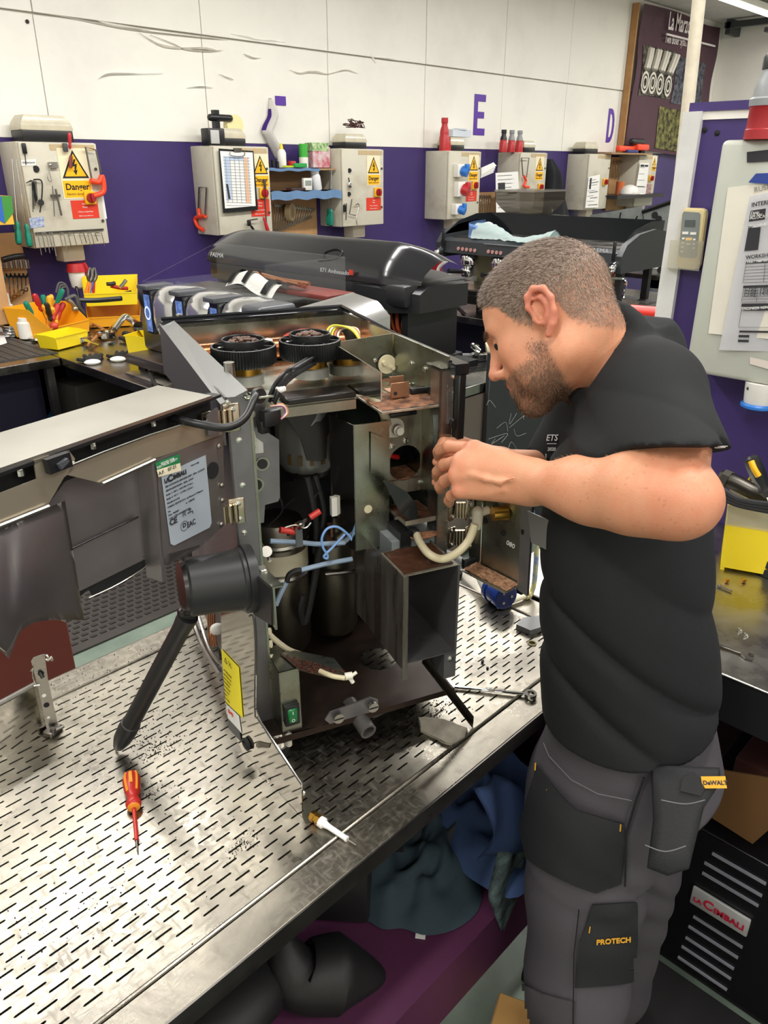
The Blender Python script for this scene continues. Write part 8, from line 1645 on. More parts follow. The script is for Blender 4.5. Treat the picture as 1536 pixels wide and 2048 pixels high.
# ================= THE MAN =================
class SDF:
    def __init__(s, lo, hi, h):
        s.lo = np.array(lo, float); s.h = h; s.n = np.ceil((np.array(hi)-s.lo)/h).astype(int)+1
        s.F = np.full(s.n, .5, np.float32)
        s.ax = [s.lo[i]+h*np.arange(s.n[i]) for i in range(3)]
    def sub(s, lo, hi, pad):
        i0 = np.clip(np.floor((np.array(lo)-pad-s.lo)/s.h).astype(int), 0, s.n); i1 = np.clip(np.ceil((np.array(hi)+pad-s.lo)/s.h).astype(int)+1, 0, s.n)
        if np.any(i1 <= i0): return None, None
        sl = tuple(slice(a, b) for a, b in zip(i0, i1))
        P = [s.ax[0][sl[0]][:, None, None], s.ax[1][sl[1]][None, :, None], s.ax[2][sl[2]][None, None, :]]
        return sl, P
    def comb(s, sl, d, k, op):
        A = s.F[sl]; d = d.astype(np.float32)
        if op == 'u':
            h = np.maximum(k-np.abs(A-d), 0)/max(k, 1e-6); s.F[sl] = np.minimum(A, d)-h*h*k*.25
        else:
            d = -d; h = np.maximum(k-np.abs(A-d), 0)/max(k, 1e-6); s.F[sl] = np.maximum(A, d)+h*h*k*.25
    def cap(s, a, b, r1, r2=None, k=.01, op='u', plane=None):
        r2 = r1 if r2 is None else r2; a = np.array(a, float); b = np.array(b, float); m = max(r1, r2)
        sl, P = s.sub(np.minimum(a, b)-m, np.maximum(a, b)+m, k+s.h*3)
        if sl is None: return
        ab = b-a; L2 = max(ab@ab, 1e-12); q = [P[i]-a[i] for i in range(3)]
        t = np.clip((q[0]*ab[0]+q[1]*ab[1]+q[2]*ab[2])/L2, 0, 1)
        d = np.sqrt((q[0]-t*ab[0])**2+(q[1]-t*ab[1])**2+(q[2]-t*ab[2])**2)-(r1+(r2-r1)*t)
        if plane is not None:
            pp, pn = plane; e = (P[0]-pp[0])*pn[0]+(P[1]-pp[1])*pn[1]+(P[2]-pp[2])*pn[2]; d = np.maximum(d, e)
        s.comb(sl, d, k, op)
    def ell(s, c, r, R=None, k=.01, op='u'):
        c = np.array(c, float); R = np.eye(3) if R is None else np.array(R, float); r = np.array(r, float)   # rows of R = local axes
        e = np.sqrt(((R.T*r)**2).sum(1)); sl, P = s.sub(c-e, c+e, k+s.h*3)
        if sl is None: return
        q = [P[i]-c[i] for i in range(3)]; L = [R[j][0]*q[0]+R[j][1]*q[1]+R[j][2]*q[2] for j in range(3)]
        k0 = np.sqrt((L[0]/r[0])**2+(L[1]/r[1])**2+(L[2]/r[2])**2); k1 = np.sqrt((L[0]/r[0]**2)**2+(L[1]/r[1]**2)**2+(L[2]/r[2]**2)**2)+1e-9
        s.comb(sl, k0*(k0-1)/k1, k, op)
    def chain(s, pts, rs, k=.006, op='u'):
        rs = rs if hasattr(rs, '__len__') else [rs]*len(pts)
        for i in range(len(pts)-1): s.cap(pts[i], pts[i+1], rs[i], rs[i+1], k, op)
    def stack(s, zs, cs, As, Bs, ang, k=.02, ex=2.2):
        # z-sliced elliptical body; half-axis A along heading ang, B across
        zs = np.array(zs); o = np.argsort(zs); zs = zs[o]; cs = np.array(cs)[o]; As = np.array(As)[o]; Bs = np.array(Bs)[o]; m = max(As.max(), Bs.max())
        sl, P = s.sub([cs[:,0].min()-m, cs[:,1].min()-m, zs[0]-.02], [cs[:,0].max()+m, cs[:,1].max()+m, zs[-1]+.02], k+s.h*3)
        z = P[2].ravel(); f = lambda v: np.interp(z, zs, v)[None, None, :]
        x = P[0]-f(cs[:,0]); y = P[1]-f(cs[:,1]); u = x*cos(ang)+y*sin(ang); v = -x*sin(ang)+y*cos(ang); A = f(As); Bv = f(Bs)
        g = (np.abs(u/A)**ex+np.abs(v/Bv)**ex)**(1/ex); d = (g-1)*np.minimum(A, Bv)*.95
        d = np.maximum(d, np.maximum(zs[0]-P[2], P[2]-zs[-1])); s.comb(sl, d, k, 'u')
    def displace(s, fn, lo=None, hi=None):
        sl, P = s.sub(lo, hi, 0); s.F[sl] += fn(P).astype(np.float32)
    def mesh(s, name):
        F = s.F; S_ = F < 0; n = np.array(F.shape)-1
        cnt = np.zeros(n, np.int8)
        for i in (0,1):
            for j in (0,1):
                for k in (0,1): cnt += S_[i:i+n[0], j:j+n[1], k:k+n[2]]
        act = (cnt > 0) & (cnt < 8); I = np.argwhere(act); idx = np.full(n, -1, np.int32); idx[act] = np.arange(len(I))
        pos = np.zeros((len(I), 3)); w = np.zeros(len(I))
        cor = [(i,j,k) for i in (0,1) for j in (0,1) for k in (0,1)]
        vals = {c: F[I[:,0]+c[0], I[:,1]+c[1], I[:,2]+c[2]].astype(float) for c in cor}
        for c in cor:
            for a in range(3):
                if c[a] == 0:
                    e = list(c); e[a] = 1; e = tuple(e); v0, v1 = vals[c], vals[e]; m = (v0 < 0) != (v1 < 0)
                    t = np.where(m, v0/(v0-v1+1e-12), 0); p = np.array(c, float)[None].repeat(len(I), 0); p[:, a] += t; pos[m] += p[m]; w[m] += 1
        pos = s.lo+(I+pos/w[:, None])*s.h
        faces = []
        for a in range(3):
            b_, c_ = (a+1) % 3, (a+2) % 3; sl0 = [slice(None)]*3; sl1 = [slice(None)]*3; sl0[a] = slice(0, n[a]); sl1[a] = slice(1, n[a]+1)
            ch = S_[tuple(sl0)] != S_[tuple(sl1)]; E_ = np.argwhere(ch); E_ = E_[(E_[:, b_] > 0) & (E_[:, c_] > 0) & (E_[:, b_] < n[b_]) & (E_[:, c_] < n[c_])]
            ins = S_[tuple(sl0)][E_[:,0], E_[:,1], E_[:,2]]
            def g(db, dc): q = E_.copy(); q[:, b_] += db; q[:, c_] += dc; return idx[q[:,0], q[:,1], q[:,2]]
            Q = np.stack([g(-1,-1), g(0,-1), g(0,0), g(-1,0)], 1); Q[~ins] = Q[~ins][:, ::-1]; faces.append(Q)
        Fc = np.concatenate(faces); me = bpy.data.meshes.new(name)
        me.vertices.add(len(pos)); me.vertices.foreach_set('co', pos.ravel()); me.loops.add(len(Fc)*4); me.loops.foreach_set('vertex_index', Fc.ravel().astype(np.int32))
        me.polygons.add(len(Fc)); me.polygons.foreach_set('loop_start', np.arange(0, len(Fc)*4, 4, dtype=np.int32)); me.polygons.foreach_set('use_smooth', np.ones(len(Fc), bool))
        me.update(calc_edges=True); me.validate(); return me, pos
def N_(v): return np.array(v, float)
def R3(px, py, r): return N_(aR(px, py, r))
RT = N_((cos(YAW), -sin(YAW), 0)); FW = N_((sin(YAW), cos(YAW), 0)); ZZ = N_((0,0,1))
# head frame
th, pt, ro, HS = .306, .563, -.33, .955
F_ = -RT*cos(th)+FW*sin(th); hf = F_*cos(pt)-ZZ*sin(pt); hu = F_*sin(pt)+ZZ*cos(pt); hs = np.cross(hu, hf)
hu, hs = hu*cos(ro)+hs*sin(ro), hs*cos(ro)-hu*sin(ro); HCt = R3(1096, 644, 1.22)
Hp = lambda f, u, s_=0: HCt+HS*(hf*f+hu*u+hs*s_)
HR = np.array([hf, hu, hs])
def er(c, r, k=.01, op='u', R=None): body.ell(Hp(*c), N_(r)*HS, HR if R is None else R, k, op)
def ec(a, b, r1, r2, k=.01, op='u'): body.cap(Hp(*a), Hp(*b), r1*HS, r2*HS, k, op)
Lsh = R3(1298, 792, 1.15); Lel = R3(1364, 998, .965); Lwr = R3(1062, 964, 1.075)
Rsh = R3(1195, 800, 1.40); Rel = R3(1122, 950, 1.36); Rwr = R3(1000, 930, 1.27)
Nb = R3(1222, 706, 1.26); Hip = R3(1262, 1490, 1.19)
body = SDF((.66, .2, .84), (1.36, 1.02, 1.80), .0027)
er((-.016,.034,0), (.098,.088,.077)); er((.035,.03,0), (.056,.06,.064), .03); er((.04,-.035,0), (.052,.072,.058), .03)
for sd in (-1, 1):
    ec((-.008,-.066,.05*sd), (.068,-.104,.014*sd), .020, .018, .03); er((.052,-.022,.044*sd), (.026,.02,.02), .02)
    ec((.0885,.017,.010*sd), (.070,.020,.046*sd), .0105, .009, .014); er((.095,-.001,.031*sd), (.018,.012,.017), .016, 'd')
    er((.0725,.0,.0315*sd), (.0145,.0135,.015), .005); ec((.0875,-.003,.022*sd), (.080,-.004,.044*sd), .0016, .0016, .003, 'd')
    er((.045,-.06,.05*sd), (.02,.03,.012), .03)
er((.072,-.106,0), (.019,.016,.022), .02); er((.076,-.068,0), (.0225,.026,.03), .02)
ec((.091,.010,0), (.113,-.033,0), .0068, .0092, .012); er((.1135,-.037,0), (.0105,.0095,.0105), .006)
for sd in (-1, 1):
    er((.1005,-.0425,.0105*sd), (.0105,.0075,.0075), .006); er((.1065,-.0495,.0065*sd), (.0055,.004,.0032), .002, 'd')
    ec((.0965,-.0625,.003*sd), (.0845,-.0685,.024*sd), .0055, .003, .006); ec((.0950,-.0765,.002*sd), (.083,-.0735,.022*sd), .0062, .003, .006)
ec((.1015,-.0700,-.014), (.1015,-.0700,.014), .0013, .0013, .003, 'd'); ec((.1015,-.070,.014), (.086,-.0712,.027), .0013, .0013, .003, 'd')
# ears
for sd in (-1, 1):
    E = lambda f, u, s_: (f, u, s_*sd)
    R_e = np.array([hf*cos(.35)+hs*sd*(-sin(.35)), hu, np.cross(hf*cos(.35)+hs*sd*(-sin(.35)), hu)])
    body.ell(Hp(*E(-.018,.0,.081)), N_((.020,.032,.0065))*HS, R_e, .006)
    body.ell(Hp(*E(-.012,.006,.092)), N_((.0125,.020,.010))*HS, R_e, .004, 'd')
    hp = [E(.0,-.002,.080),E(.003,.014,.084),E(-.003,.028,.088),E(-.017,.034,.091),E(-.031,.026,.094),E(-.036,.008,.095),E(-.031,-.010,.092),E(-.020,-.026,.087),E(-.009,-.036,.082)]
    body.chain([Hp(*q) for q in hp], [.0034,.004,.0044,.0046,.0046,.0044,.0044,.005,.0058], .004)
    ah = [E(-.008,.022,.086),E(-.021,.018,.089),E(-.025,.003,.089),E(-.019,-.012,.087),E(-.009,-.018,.084)]
    body.chain([Hp(*q) for q in ah], [.002,.0032,.0036,.0036,.003], .004)
    body.chain([Hp(*E(.002,-.006,.079)), Hp(*E(-.003,-.014,.083))], [.004,.0042], .004)
    body.ell(Hp(*E(-.0085,-.006,.084)), N_((.0042,.0065,.006))*HS, HR, .003, 'd')
# neck and core
body.cap(Hp(-.045,-.035,0), Nb, .052, .056, .03); body.cap(Hp(-.005,-.075,0), Nb+N_(F_)*.03-ZZ*.03, .035, .05, .03); body.cap(Hp(-.02,-.06,.04), Nb+(Lsh-Nb)*.3, .02, .03, .03)
Ct = R3(1285,900,1.24); body.cap(Nb-ZZ*.05, Ct, .045, .065, .05); body.cap(Ct, Hip, .065, .09, .05); body.cap(Nb-ZZ*.03, Lsh, .045, .045, .04); body.cap(Nb-ZZ*.05, Rsh-ZZ*.02, .035, .04, .03)
# left arm
ua = Lel-Lsh; fa = Lwr-Lel; fl_ = np.linalg.norm(fa); fn = fa/fl_
body.cap(Lsh, Lsh+ua*.5, .056, .053, .03); body.cap(Lsh+ua*.45, Lel, .052, .040, .03)
body.ell(Lel+ua/np.linalg.norm(ua)*.004-fn*.008, (.036,.036,.036), None, .02)
body.cap(Lel, Lel+fa*.28+ZZ*.004, .037, .050, .03); body.cap(Lel+fa*.28+ZZ*.004, Lel+fa*.62, .0495, .040, .03); body.cap(Lel+fa*.6, Lwr, .041, .029, .03)
body.cap(Lel+fa*.06+N_(-RT)*0-ZZ*.012, Lel+fa*.5-ZZ*.01, .036, .032, .03)
# left hand, fingers closing on the casing
K = [R3(946,897,1.125), R3(922,921,1.115), R3(912,950,1.105), R3(918,980,1.098)]
PIP = [R3(899,893,1.16), R3(889,930,1.152), R3(890,962,1.135), R3(903,992,1.12)]
DIP = [R3(880,902,1.18), R3(875,943,1.172), R3(879,973,1.152), R3(897,1001,1.135)]
TIP = [R3(876,911,1.196), R3(873,953,1.188), R3(880,980,1.167), R3(899,1007,1.148)]
for i, q in enumerate(K):
    o = (i-1.5)/1.5; w0 = Lwr+ZZ*(-o*.014); body.cap(w0+fn*.0, q-fn*.004, .021, .0128, .016)
body.cap(Lwr+(K[1]-Lwr)*.4+FW*.010, K[1]*.5+K[2]*.5-fn*.016+FW*.010, .024, .016, .02)
for i in range(4):
    r0 = (.0112,.0112,.0106,.0096)[i]
    body.ell(K[i]-FW*.003, (r0*1.18,)*3, None, .006); body.cap(K[i], PIP[i], r0*.93, r0*.9, .004); body.ell(PIP[i], (r0*.93,)*3, None, .003); body.cap(PIP[i], DIP[i], r0*.86, r0*.8, .003); body.cap(DIP[i], TIP[i], r0*.8, r0*.7, .002)
body.chain([Lwr+(K[0]-Lwr)*.25+FW*.014, Lwr+(K[0]-Lwr)*.6+FW*.034-ZZ*.012, R3(925,925,1.185), R3(897,935,1.205)], [.017,.014,.0115,.009], .012)
vn = lambda px, py, r: R3(px, py, r)
for ch in ([(1030,955,1.045),(1000,965,1.06),(970,958,1.07),(945,950,1.082),(925,955,1.09)], [(1008,980,1.06),(975,985,1.075),(945,985,1.085)]):
    body.chain([vn(*q) for q in ch], .0016, .009)
# right arm and hand, mostly hidden behind the left
body.cap(Rsh, Rel, .052, .044, .03); body.cap(Rel, Rwr, .045, .028, .03)
hd = (Rwr-Rel)/np.linalg.norm(Rwr-Rel); up2 = ZZ
for i in range(4):
    q = Rwr+hd*.085+up2*(.027-.018*i)+FW*.0; body.cap(Rwr+up2*(.012-.008*i), q, .018, .0115, .014)
    q2 = q+hd*.038+FW*.006-ZZ*.006; q3 = q2+hd*.014+RT*.0-ZZ*.018; body.cap(q, q2, .0098, .009, .004); body.cap(q2, q3, .0088, .007, .003)
body.chain([Rwr+hd*.03-FW*.01+up2*.01, Rwr+hd*.06-FW*.03, Rwr+hd*.095-FW*.034], [.015,.012,.009], .012)
bme, bpos = body.mesh('body')
# --- colour of skin as real pigment: stubble, lips, ears, knuckles, freckles ---
L_ = (bpos-HCt)/HS; lf, lu, ls = L_@hf, L_@hu, L_@hs; als = np.abs(ls)
col = np.tile(N_(lin('d39876')[:3]), (len(bpos), 1))
def blend(w, c): 
    global col
    w = np.clip(w, 0, 1)[:, None]; col = col*(1-w)+N_(lin(c)[:3])*w
def ss(x, a, b_): t = np.clip((x-a)/(b_-a), 0, 1); return t*t*(3-2*t)
inhead = (np.linalg.norm(L_, axis=1) < .175)
isear = (als > .079) & inhead & (lf < .012) & (lf > -.05) & (lu > -.045) & (lu < .045)
redn_ = ss(als, .0795, .085)*isear; blend(redn_*.55, 'cf7566')
blend(np.exp(-((lf-.112)**2+(lu+.037)**2+ls**2)/.00028)*.5*inhead, 'd08a78')
blend(np.exp(-((lf-.06)**2+(lu+.03)**2+(als-.05)**2)/.0006)*.3*inhead, 'd88f78')
lipm = np.exp(-((lu+.070)/.0065)**2)*ss(lf, .084, .092)*(als < .026)*inhead; blend(lipm*.55, 'b8706a')
# beard zone (soft edge) and hair zone
beard = ss(-lu, .048-.0*lf, .062)*ss(lf, -.002, .02)*inhead*(1-np.exp(-((lu+.0695)/.006)**2)*ss(lf,.086,.093)*(als<.025))*ss(lu, -.14, -.118)
beard = np.maximum(beard, ss(-lu, .02, .045)*ss(lf, -.006, .008)*ss(-lf, -.042, -.02)*ss(als,.04,.055)*inhead*(lu > -.13))
mous = np.exp(-((lu+.0585)/.0055)**2)*ss(lf,.08,.088)*(als<.032)*inhead; beard = np.clip(np.maximum(beard, mous), 0, 1)*(~isear)
beard *= ss(lf-(-.012)+ (lu+.06)*.0, 0, .02)
hairm = ss(lu-(.052-.62*np.clip(lf+.0,0,.1)*0), -.0, .02)
hl = np.interp(lf, [-.12,-.08,-.045,-.03,-.005,.01,.03,.045,.058,.072,.085,.095], [-.075,-.062,-.03,.03,.012,-.012,.008,.04,.052,.062,.078,.10])  # hairline height by depth
hairm = ss(lu, hl-.006, hl+.012)*inhead*(~isear)
hairm *= 1-ss(-lf,.04,.05)*ss(-lu,.062,.075)
blend(hairm*(.45+.4*ss(lu,.0,.06)), '77635a'); blend(beard*.6, '86634e')
brow = np.exp(-((lu-(.0215+.05*(als-.03)*0))/.0042)**2)*ss(lf,.062,.07)*((als > .010) & (als < .046))*inhead; blend(brow*.35, '8a6650')
lash = np.exp(-((lu+.0035)/.002)**2)*((als > .02) & (als < .046))*ss(lf,.07,.076)*inhead; blend(lash*.8, '3a2a24')
for q in K: blend(np.exp(-((bpos-q)**2).sum(1)/.00022)*.5, 'd8705f')
for q in PIP: blend(np.exp(-((bpos-q)**2).sum(1)/.0001)*.35, 'd8806c')
blend(np.exp(-((bpos-Lel)**2).sum(1)/.0022)*.45, 'd4705c')
rs = np.random.RandomState(3); fk = rs.rand(len(bpos)); armm = (np.linalg.norm(np.cross(bpos-Lel, fn), axis=1) < .08) & (((bpos-Lel)@fn) < fl_*.8) & (((bpos-Lel)@fn) > -.08)
blend(((fk > .985) & armm)*.35, '9a5a3c')
blend(((fk > .996) & inhead)*.25, 'a0644a')
ca = bme.color_attributes.new('pigment', 'FLOAT_COLOR', 'POINT'); ca.data.foreach_set('color', np.concatenate([col, np.ones((len(col),1))], 1).ravel())
sk = mat('skin', 'e0a484', .48, sub=.12, bump=.22, bs=420); a_ = sk.node_tree.nodes.new('ShaderNodeAttribute'); a_.attribute_name = 'pigment'
nz = sk.node_tree.nodes.new('ShaderNodeTexNoise'); nz.inputs['Scale'].default_value = 28; nz.inputs['Detail'].default_value = 6
mx = sk.node_tree.nodes.new('ShaderNodeMixRGB'); mx.blend_type = 'MULTIPLY'; mr_ = sk.node_tree.nodes.new('ShaderNodeMapRange'); mr_.inputs[1].default_value = .3; mr_.inputs[2].default_value = .7; mr_.inputs[3].default_value = 0; mr_.inputs[4].default_value = .6
sk.node_tree.links.new(nz.outputs[0], mr_.inputs[0]); sk.node_tree.links.new(mr_.outputs[0], mx.inputs[0]); mx.inputs[2].default_value = (1,.80,.74,1)
sk.node_tree.links.new(a_.outputs['Color'], mx.inputs[1]); sk.node_tree.links.new(mx.outputs[0], sk.node_tree.nodes['Principled BSDF'].inputs['Base Color'])
man = thing('person', 'bearded man in black t-shirt and grey work trousers bending over the dismantled machine', 'person', (Hip[0], Hip[1], 0))
def mobj(name, me, m, parent=man, label=None, kind=None):
    o = bpy.data.objects.new(name, me); COL.objects.link(o); o.parent = parent; me.transform(wmat(parent).inverted())
    for q in (m if isinstance(m, (list, tuple)) else [m]): me.materials.append(q)
    return tag(o, label, kind=kind)
# vertex normals in world space for the hair
nrm = np.zeros(len(bpos)*3); bme.vertices.foreach_get('normal', nrm) if False else bme.vertex_normals.foreach_get('vector', nrm); nrm = nrm.reshape(-1, 3)
def strands(name, wgt, n, l0, l1, comb, m, wid=.00045, seed=1, jit=.35, lfn=None):
    r = np.random.RandomState(seed); w = np.clip(wgt, 0, 1)**1.3; w = w/w.sum(); ix = r.choice(len(bpos), n, p=w)
    p = bpos[ix]+r.normal(0, .0009, (n,3)); nn = nrm[ix]; c = comb(ix); d = nn*.55+c+r.normal(0, jit, (n,3))*.6; d /= np.linalg.norm(d, axis=1)[:, None]
    L = r.uniform(l0, l1, n) if lfn is None else lfn(ix)*r.uniform(.7,1.15,n)
    sdv = np.cross(d, nn+r.normal(0,.2,(n,3))); sdv /= np.linalg.norm(sdv, axis=1)[:, None]+1e-9; ww = wid*r.uniform(.7,1.3,n)[:,None]
    mid = p+d*L[:,None]*.5+nn*.0004; tip = p+(d*.96-nn*.12)*L[:,None]
    V_ = np.stack([p-sdv*ww, p+sdv*ww, mid+sdv*ww*.8, mid-sdv*ww*.8, tip], 1).reshape(-1,3)
    b0 = np.arange(n)*5; me = bpy.data.meshes.new(name); fs = [(i,i+1,i+2,i+3) for i in b0]+[(i+3,i+2,i+4) for i in b0]
    me.from_pydata(V_.tolist(), [], fs); me.update()
    return mobj(name, me, m, kind='stuff')
HAIR = mat('hair_brown', '5f4c40', .55, var=.45, vs=160, col2='93806f'); HAIR2 = mat('beard_brown', '4f3a2c', .55, var=.4, vs=200, col2='80644c')
bdy = mobj('body', bme, sk, label='fair skinned man\'s head, neck and bare forearms')
combh = lambda ix: (hf*1.1-hu*.15)[None]*np.ones((len(ix),1)) 
def hlen(ix): 
    top = ss(lu[ix], .05, .10); frt = ss(lf[ix], -.02, .07)*top; return .0055+.007*top+.006*frt
ht = hairm*ss(lu+lf*.3,-.01,.06)+.02*hairm
strands('side_hair', hairm*(1-.7*ss(lu,.03,.08))*(.25+.75*ss(lu,-.06,0)), 22000, .003, .0055, lambda ix: (hf*.3-hu*.9)[None]*np.ones((len(ix),1)), mat('hair_side','85705f',.6,var=.4,vs=160,col2='a59484'), wid=.0003, seed=11, jit=.3)
h1 = strands('hair', ht, 46000, .003, .01, combh, HAIR, wid=.00045, seed=5, jit=.32, lfn=hlen)
def combb(ix): return (-hu*.9+hf*.25)[None]*np.ones((len(ix),1))
h2 = strands('beard', beard**1.2*(.5+.9*ss(-lu,.07,.1)), 17000, .003, .006, combb, HAIR2, wid=.00024, seed=6, jit=.4)
h3 = strands('eyebrow', brow**1.5, 500, .004, .007, lambda ix: (np.sign(ls[ix])[:,None]*hs[None]*1.0+hu[None]*.2), HAIR2, wid=.00035, seed=7, jit=.2)
h4 = strands('arm_hair', (armm & (~inhead)).astype(float)*(nrm[:,2] > .2), 900, .004, .008, lambda ix: (N_(fn)*1.3)[None]*np.ones((len(ix),1)), mat('arm_hair','c89a6a',.5), wid=.00012, seed=8, jit=.3)
# eye slit: lid edge and a glint of the eyeball
b = B()
for sd in (1,): b.ball(Hp(.0745,-.0035,.0335*sd), (.0125*HS,)*3, 16)
part('eyeball', b, mat('eye_dark','2a2522',.08,coat=.6), man)
# ---------- t-shirt ----------
shirt = SDF((.80, .18, .82), (1.44, 1.00, 1.74), .0045)
TH = radians(35); FT = -RT*cos(TH)+FW*sin(TH); angT = atan2(FT[1], FT[0])
sl_ = [(1400,1084,1446,1.185,.19),(1300,1080,1440,1.195,.185),(1150,1078,1438,1.205,.185),(1000,1076,1437,1.225,.195),(900,1084,1434,1.24,.2),(820,1120,1422,1.25,.195),(765,1152,1400,1.255,.18),(722,1180,1366,1.26,.14),(690,1200,1335,1.265,.10),(664,1220,1312,1.27,.07)]
zs, cs, As, Bs = [], [], [], []
for py, xl, xr, r, bb2 in sl_:
    c_ = R3((xl+xr)/2, py, r); zc = (V(c_)-CO).dot(V((sin(YAW)*cos(PITCH), cos(YAW)*cos(PITCH), -sin(PITCH)))); hw = (xr-xl)/2*zc/FPX
    a2 = hw**2-(bb2*sin(TH))**2
    if a2 < (.35*hw)**2: bb2 = sqrt(max(hw**2*.85,0))/sin(TH)*.6; a2 = hw**2-(bb2*sin(TH))**2
    zs.append(c_[2]); cs.append(c_); As.append(sqrt(a2)/cos(TH)); Bs.append(bb2)
shirt.stack(zs, cs, As, Bs, angT, .02)
un = ua/np.linalg.norm(ua)
hemL = Lsh+ua*.60
hemL = R3(1322, 896, 1.02); hn = un*.45-ZZ*.8; hn /= np.linalg.norm(hn)
shirt.cap(Lsh-ZZ*.0, Lsh+ua*.85, .070, .075, .05, plane=(hemL, hn)); shirt.cap(Lsh+(Lel-Lsh)*.15+RT*-.03, R3(1255,915,1.05), .055, .05, .04, plane=(hemL, hn))
shirt.cap(Lsh+(Nb-Lsh)*.55-ZZ*.01, Lsh, .062, .064, .05)
ur = (Rel-Rsh)/np.linalg.norm(Rel-Rsh); hemR = Rsh+(Rel-Rsh)*.88
shirt.cap(Rsh, Rel, .066, .078, .05, plane=(hemR, ur)); shirt.cap(Nb-ZZ*.03, Rsh, .06, .062, .05)
shirt.cap(R3(1450,903,1.0), R3(1480,898,1.0), .014, .02, .01, 'd')
def folds(P):
    x, y, z = P; X_ = (x*RT[0]+y*RT[1]); Y_ = (x*FW[0]+y*FW[1])
    a = .011*(1-np.abs(np.sin(15*z+11*X_+1.6*np.sin(7*X_+9*z))))**2 * np.clip((1.42-z)*4, 0, 1)*np.clip((z-.93)*8, 0, 1)
    bq = .007*(1-np.abs(np.sin(22*X_+15*z+1.5*np.sin(13*Y_))))**2*np.clip((z-1.42)*6, 0, 1)*np.clip((1.62-z)*8,0,1)
    return a+bq-.002
shirt.displace(folds, (.8,.18,.9), (1.44,1.0,1.65))
# bunched collar: ring round the neck, then open neck hole and hollow sleeves
nd = (Hp(-.035,-.07,0)-Nb); nd /= np.linalg.norm(nd); cc = Nb+nd*.030
e1_ = np.cross(nd, ZZ); e1_ /= np.linalg.norm(e1_); e2_ = np.cross(nd, e1_)
for i in range(20):
    a0, a1 = 2*pi*i/20, 2*pi*(i+1)/20; q = lambda a: cc+(e1_*cos(a)+e2_*sin(a))*.066; shirt.cap(q(a0), q(a1), .0085, .0085, .02)
shirt.cap(R3(1262,672,1.27), R3(1318,690,1.29), .022, .035, .05)
shirt.cap(cc+nd*.004, cc+nd*.1, .050, .060, .004, 'd')
sme, spos = shirt.mesh('t_shirt')
SH = mat('black_jersey', '17191b', .8, var=.12, vs=5, bump=.25, bs=420, spec=.35)
sho = mobj('t_shirt', sme, SH, label='black short-sleeved t-shirt with small white print')
from mathutils.bvhtree import BVHTree
def bvh(o):
    me = o.data; M = wmat(o); return BVHTree.FromPolygons([M @ v.co for v in me.vertices], [tuple(p.vertices) for p in me.polygons])
bv = bvh(sho)
def hit(bv, px, py):
    d = ray(px, py).normalized(); r = bv.ray_cast(CO, d); return r[0], r[1]
RTv = V(RT)
def decal_text(bvt, s5, size, px, py, par, m, px2=None, py2=None, off=.002, **k):
    p, n = hit(bvt, px, py); q, n2 = hit(bvt, px2 or px+10, py2 or py)
    if p is None or q is None: return
    x = (q-p).normalized(); z = (n or -ray(px,py)); y = z.cross(x); o = text(s5, size, frame(p+z*off, x, y), m, par, **k)
    return o
PRN = mat('shirt_print','d9d9dc',.6)
bvs = bv
for s5, sz, px, py in [('ETS',.016,1093,882),('2020',.0085,1096,902),('TEAM',.0105,1093,916)]: decal_text(bvs, s5, sz, px, py, sho, PRN, ext=.0003, bold=.0002)
p, n = hit(bvs, 1095, 888); q, n2 = hit(bvs, 1114, 888)
if p and q: b = B(); b.tube([p+n*.001, q+n2*.001], .0007, 5); part('print_line', b, PRN, sho)
for s5, sz, px, py in [('S',.04,1426,893),('M',.05,1434,945)]: decal_text(bvs, s5, sz, px, py, sho, PRN, px+4, py, ext=.0003, xs=.8)
# ---------- trousers ----------
tr_ = SDF((.82, .10, 0), (1.46, .86, 1.0), .006)
def slice_stack(f, sl_, TH_, FTa, ex=2.2, k=.03):
    zs, cs, As, Bs = [], [], [], []
    for py, xl, xr, r, bb2 in sl_:
        c_ = R3((xl+xr)/2, py, r); zc = (V(c_)-CO).dot(V((sin(YAW)*cos(PITCH), cos(YAW)*cos(PITCH), -sin(PITCH)))); hw = (xr-xl)/2*zc/FPX; a2 = max(hw**2-(bb2*sin(TH_))**2, (.5*hw)**2)
        zs.append(c_[2]); cs.append(c_); As.append(sqrt(a2)/cos(TH_)); Bs.append(bb2)
    f.stack(zs, cs, As, Bs, FTa, k, ex)
slice_stack(tr_, [(1330,1104,1426,1.185,.165),(1440,1098,1430,1.185,.17),(1530,1080,1440,1.18,.175),(1640,1062,1350,1.17,.16)], TH, angT)
Lh = R3(1182,1590,1.12); Lk = R3(1152,1965,1.03); La = N_((Lk[0]+.02, Lk[1]-.005, .05))
Rh = R3(1290,1600,1.26); Rk = R3(1215,1960,1.27); Ra = N_((Rk[0]+.06, Rk[1]+.02, .05))
tr_.cap(Lh, Lh+(Lk-Lh)*.5, .108, .100, .05); tr_.cap(Lh+(Lk-Lh)*.5, Lk, .100, .092, .04); tr_.cap(Lk, La+ZZ*.06, .09, .07, .03); tr_.cap(Rh, Rk, .10, .088, .04); tr_.cap(Rk, Ra+ZZ*.06, .088, .07, .03)
def tf_(P):
    x, y, z = P; X_ = (x*RT[0]+y*RT[1]); return -.0022*np.sin(50*z+18*X_+4*np.sin(14*X_+9*z))*np.clip((.86-z)*6, .15, 1)*np.clip((z-.0)*3,0,1)
tr_.displace(tf_, (.82,.10,.02), (1.46,.86,.95))
tme, tpos = tr_.mesh('trousers')
TG = mat('grey_work_canvas', '4c484e', .8, var=.12, vs=6, bump=.25, bs=350); TB = mat('black_cordura', '1c1d20', .75, bump=.3, bs=300)
tro = mobj('trousers', tme, TG, label='grey work trousers with black pockets')
bt = bvh(tro)
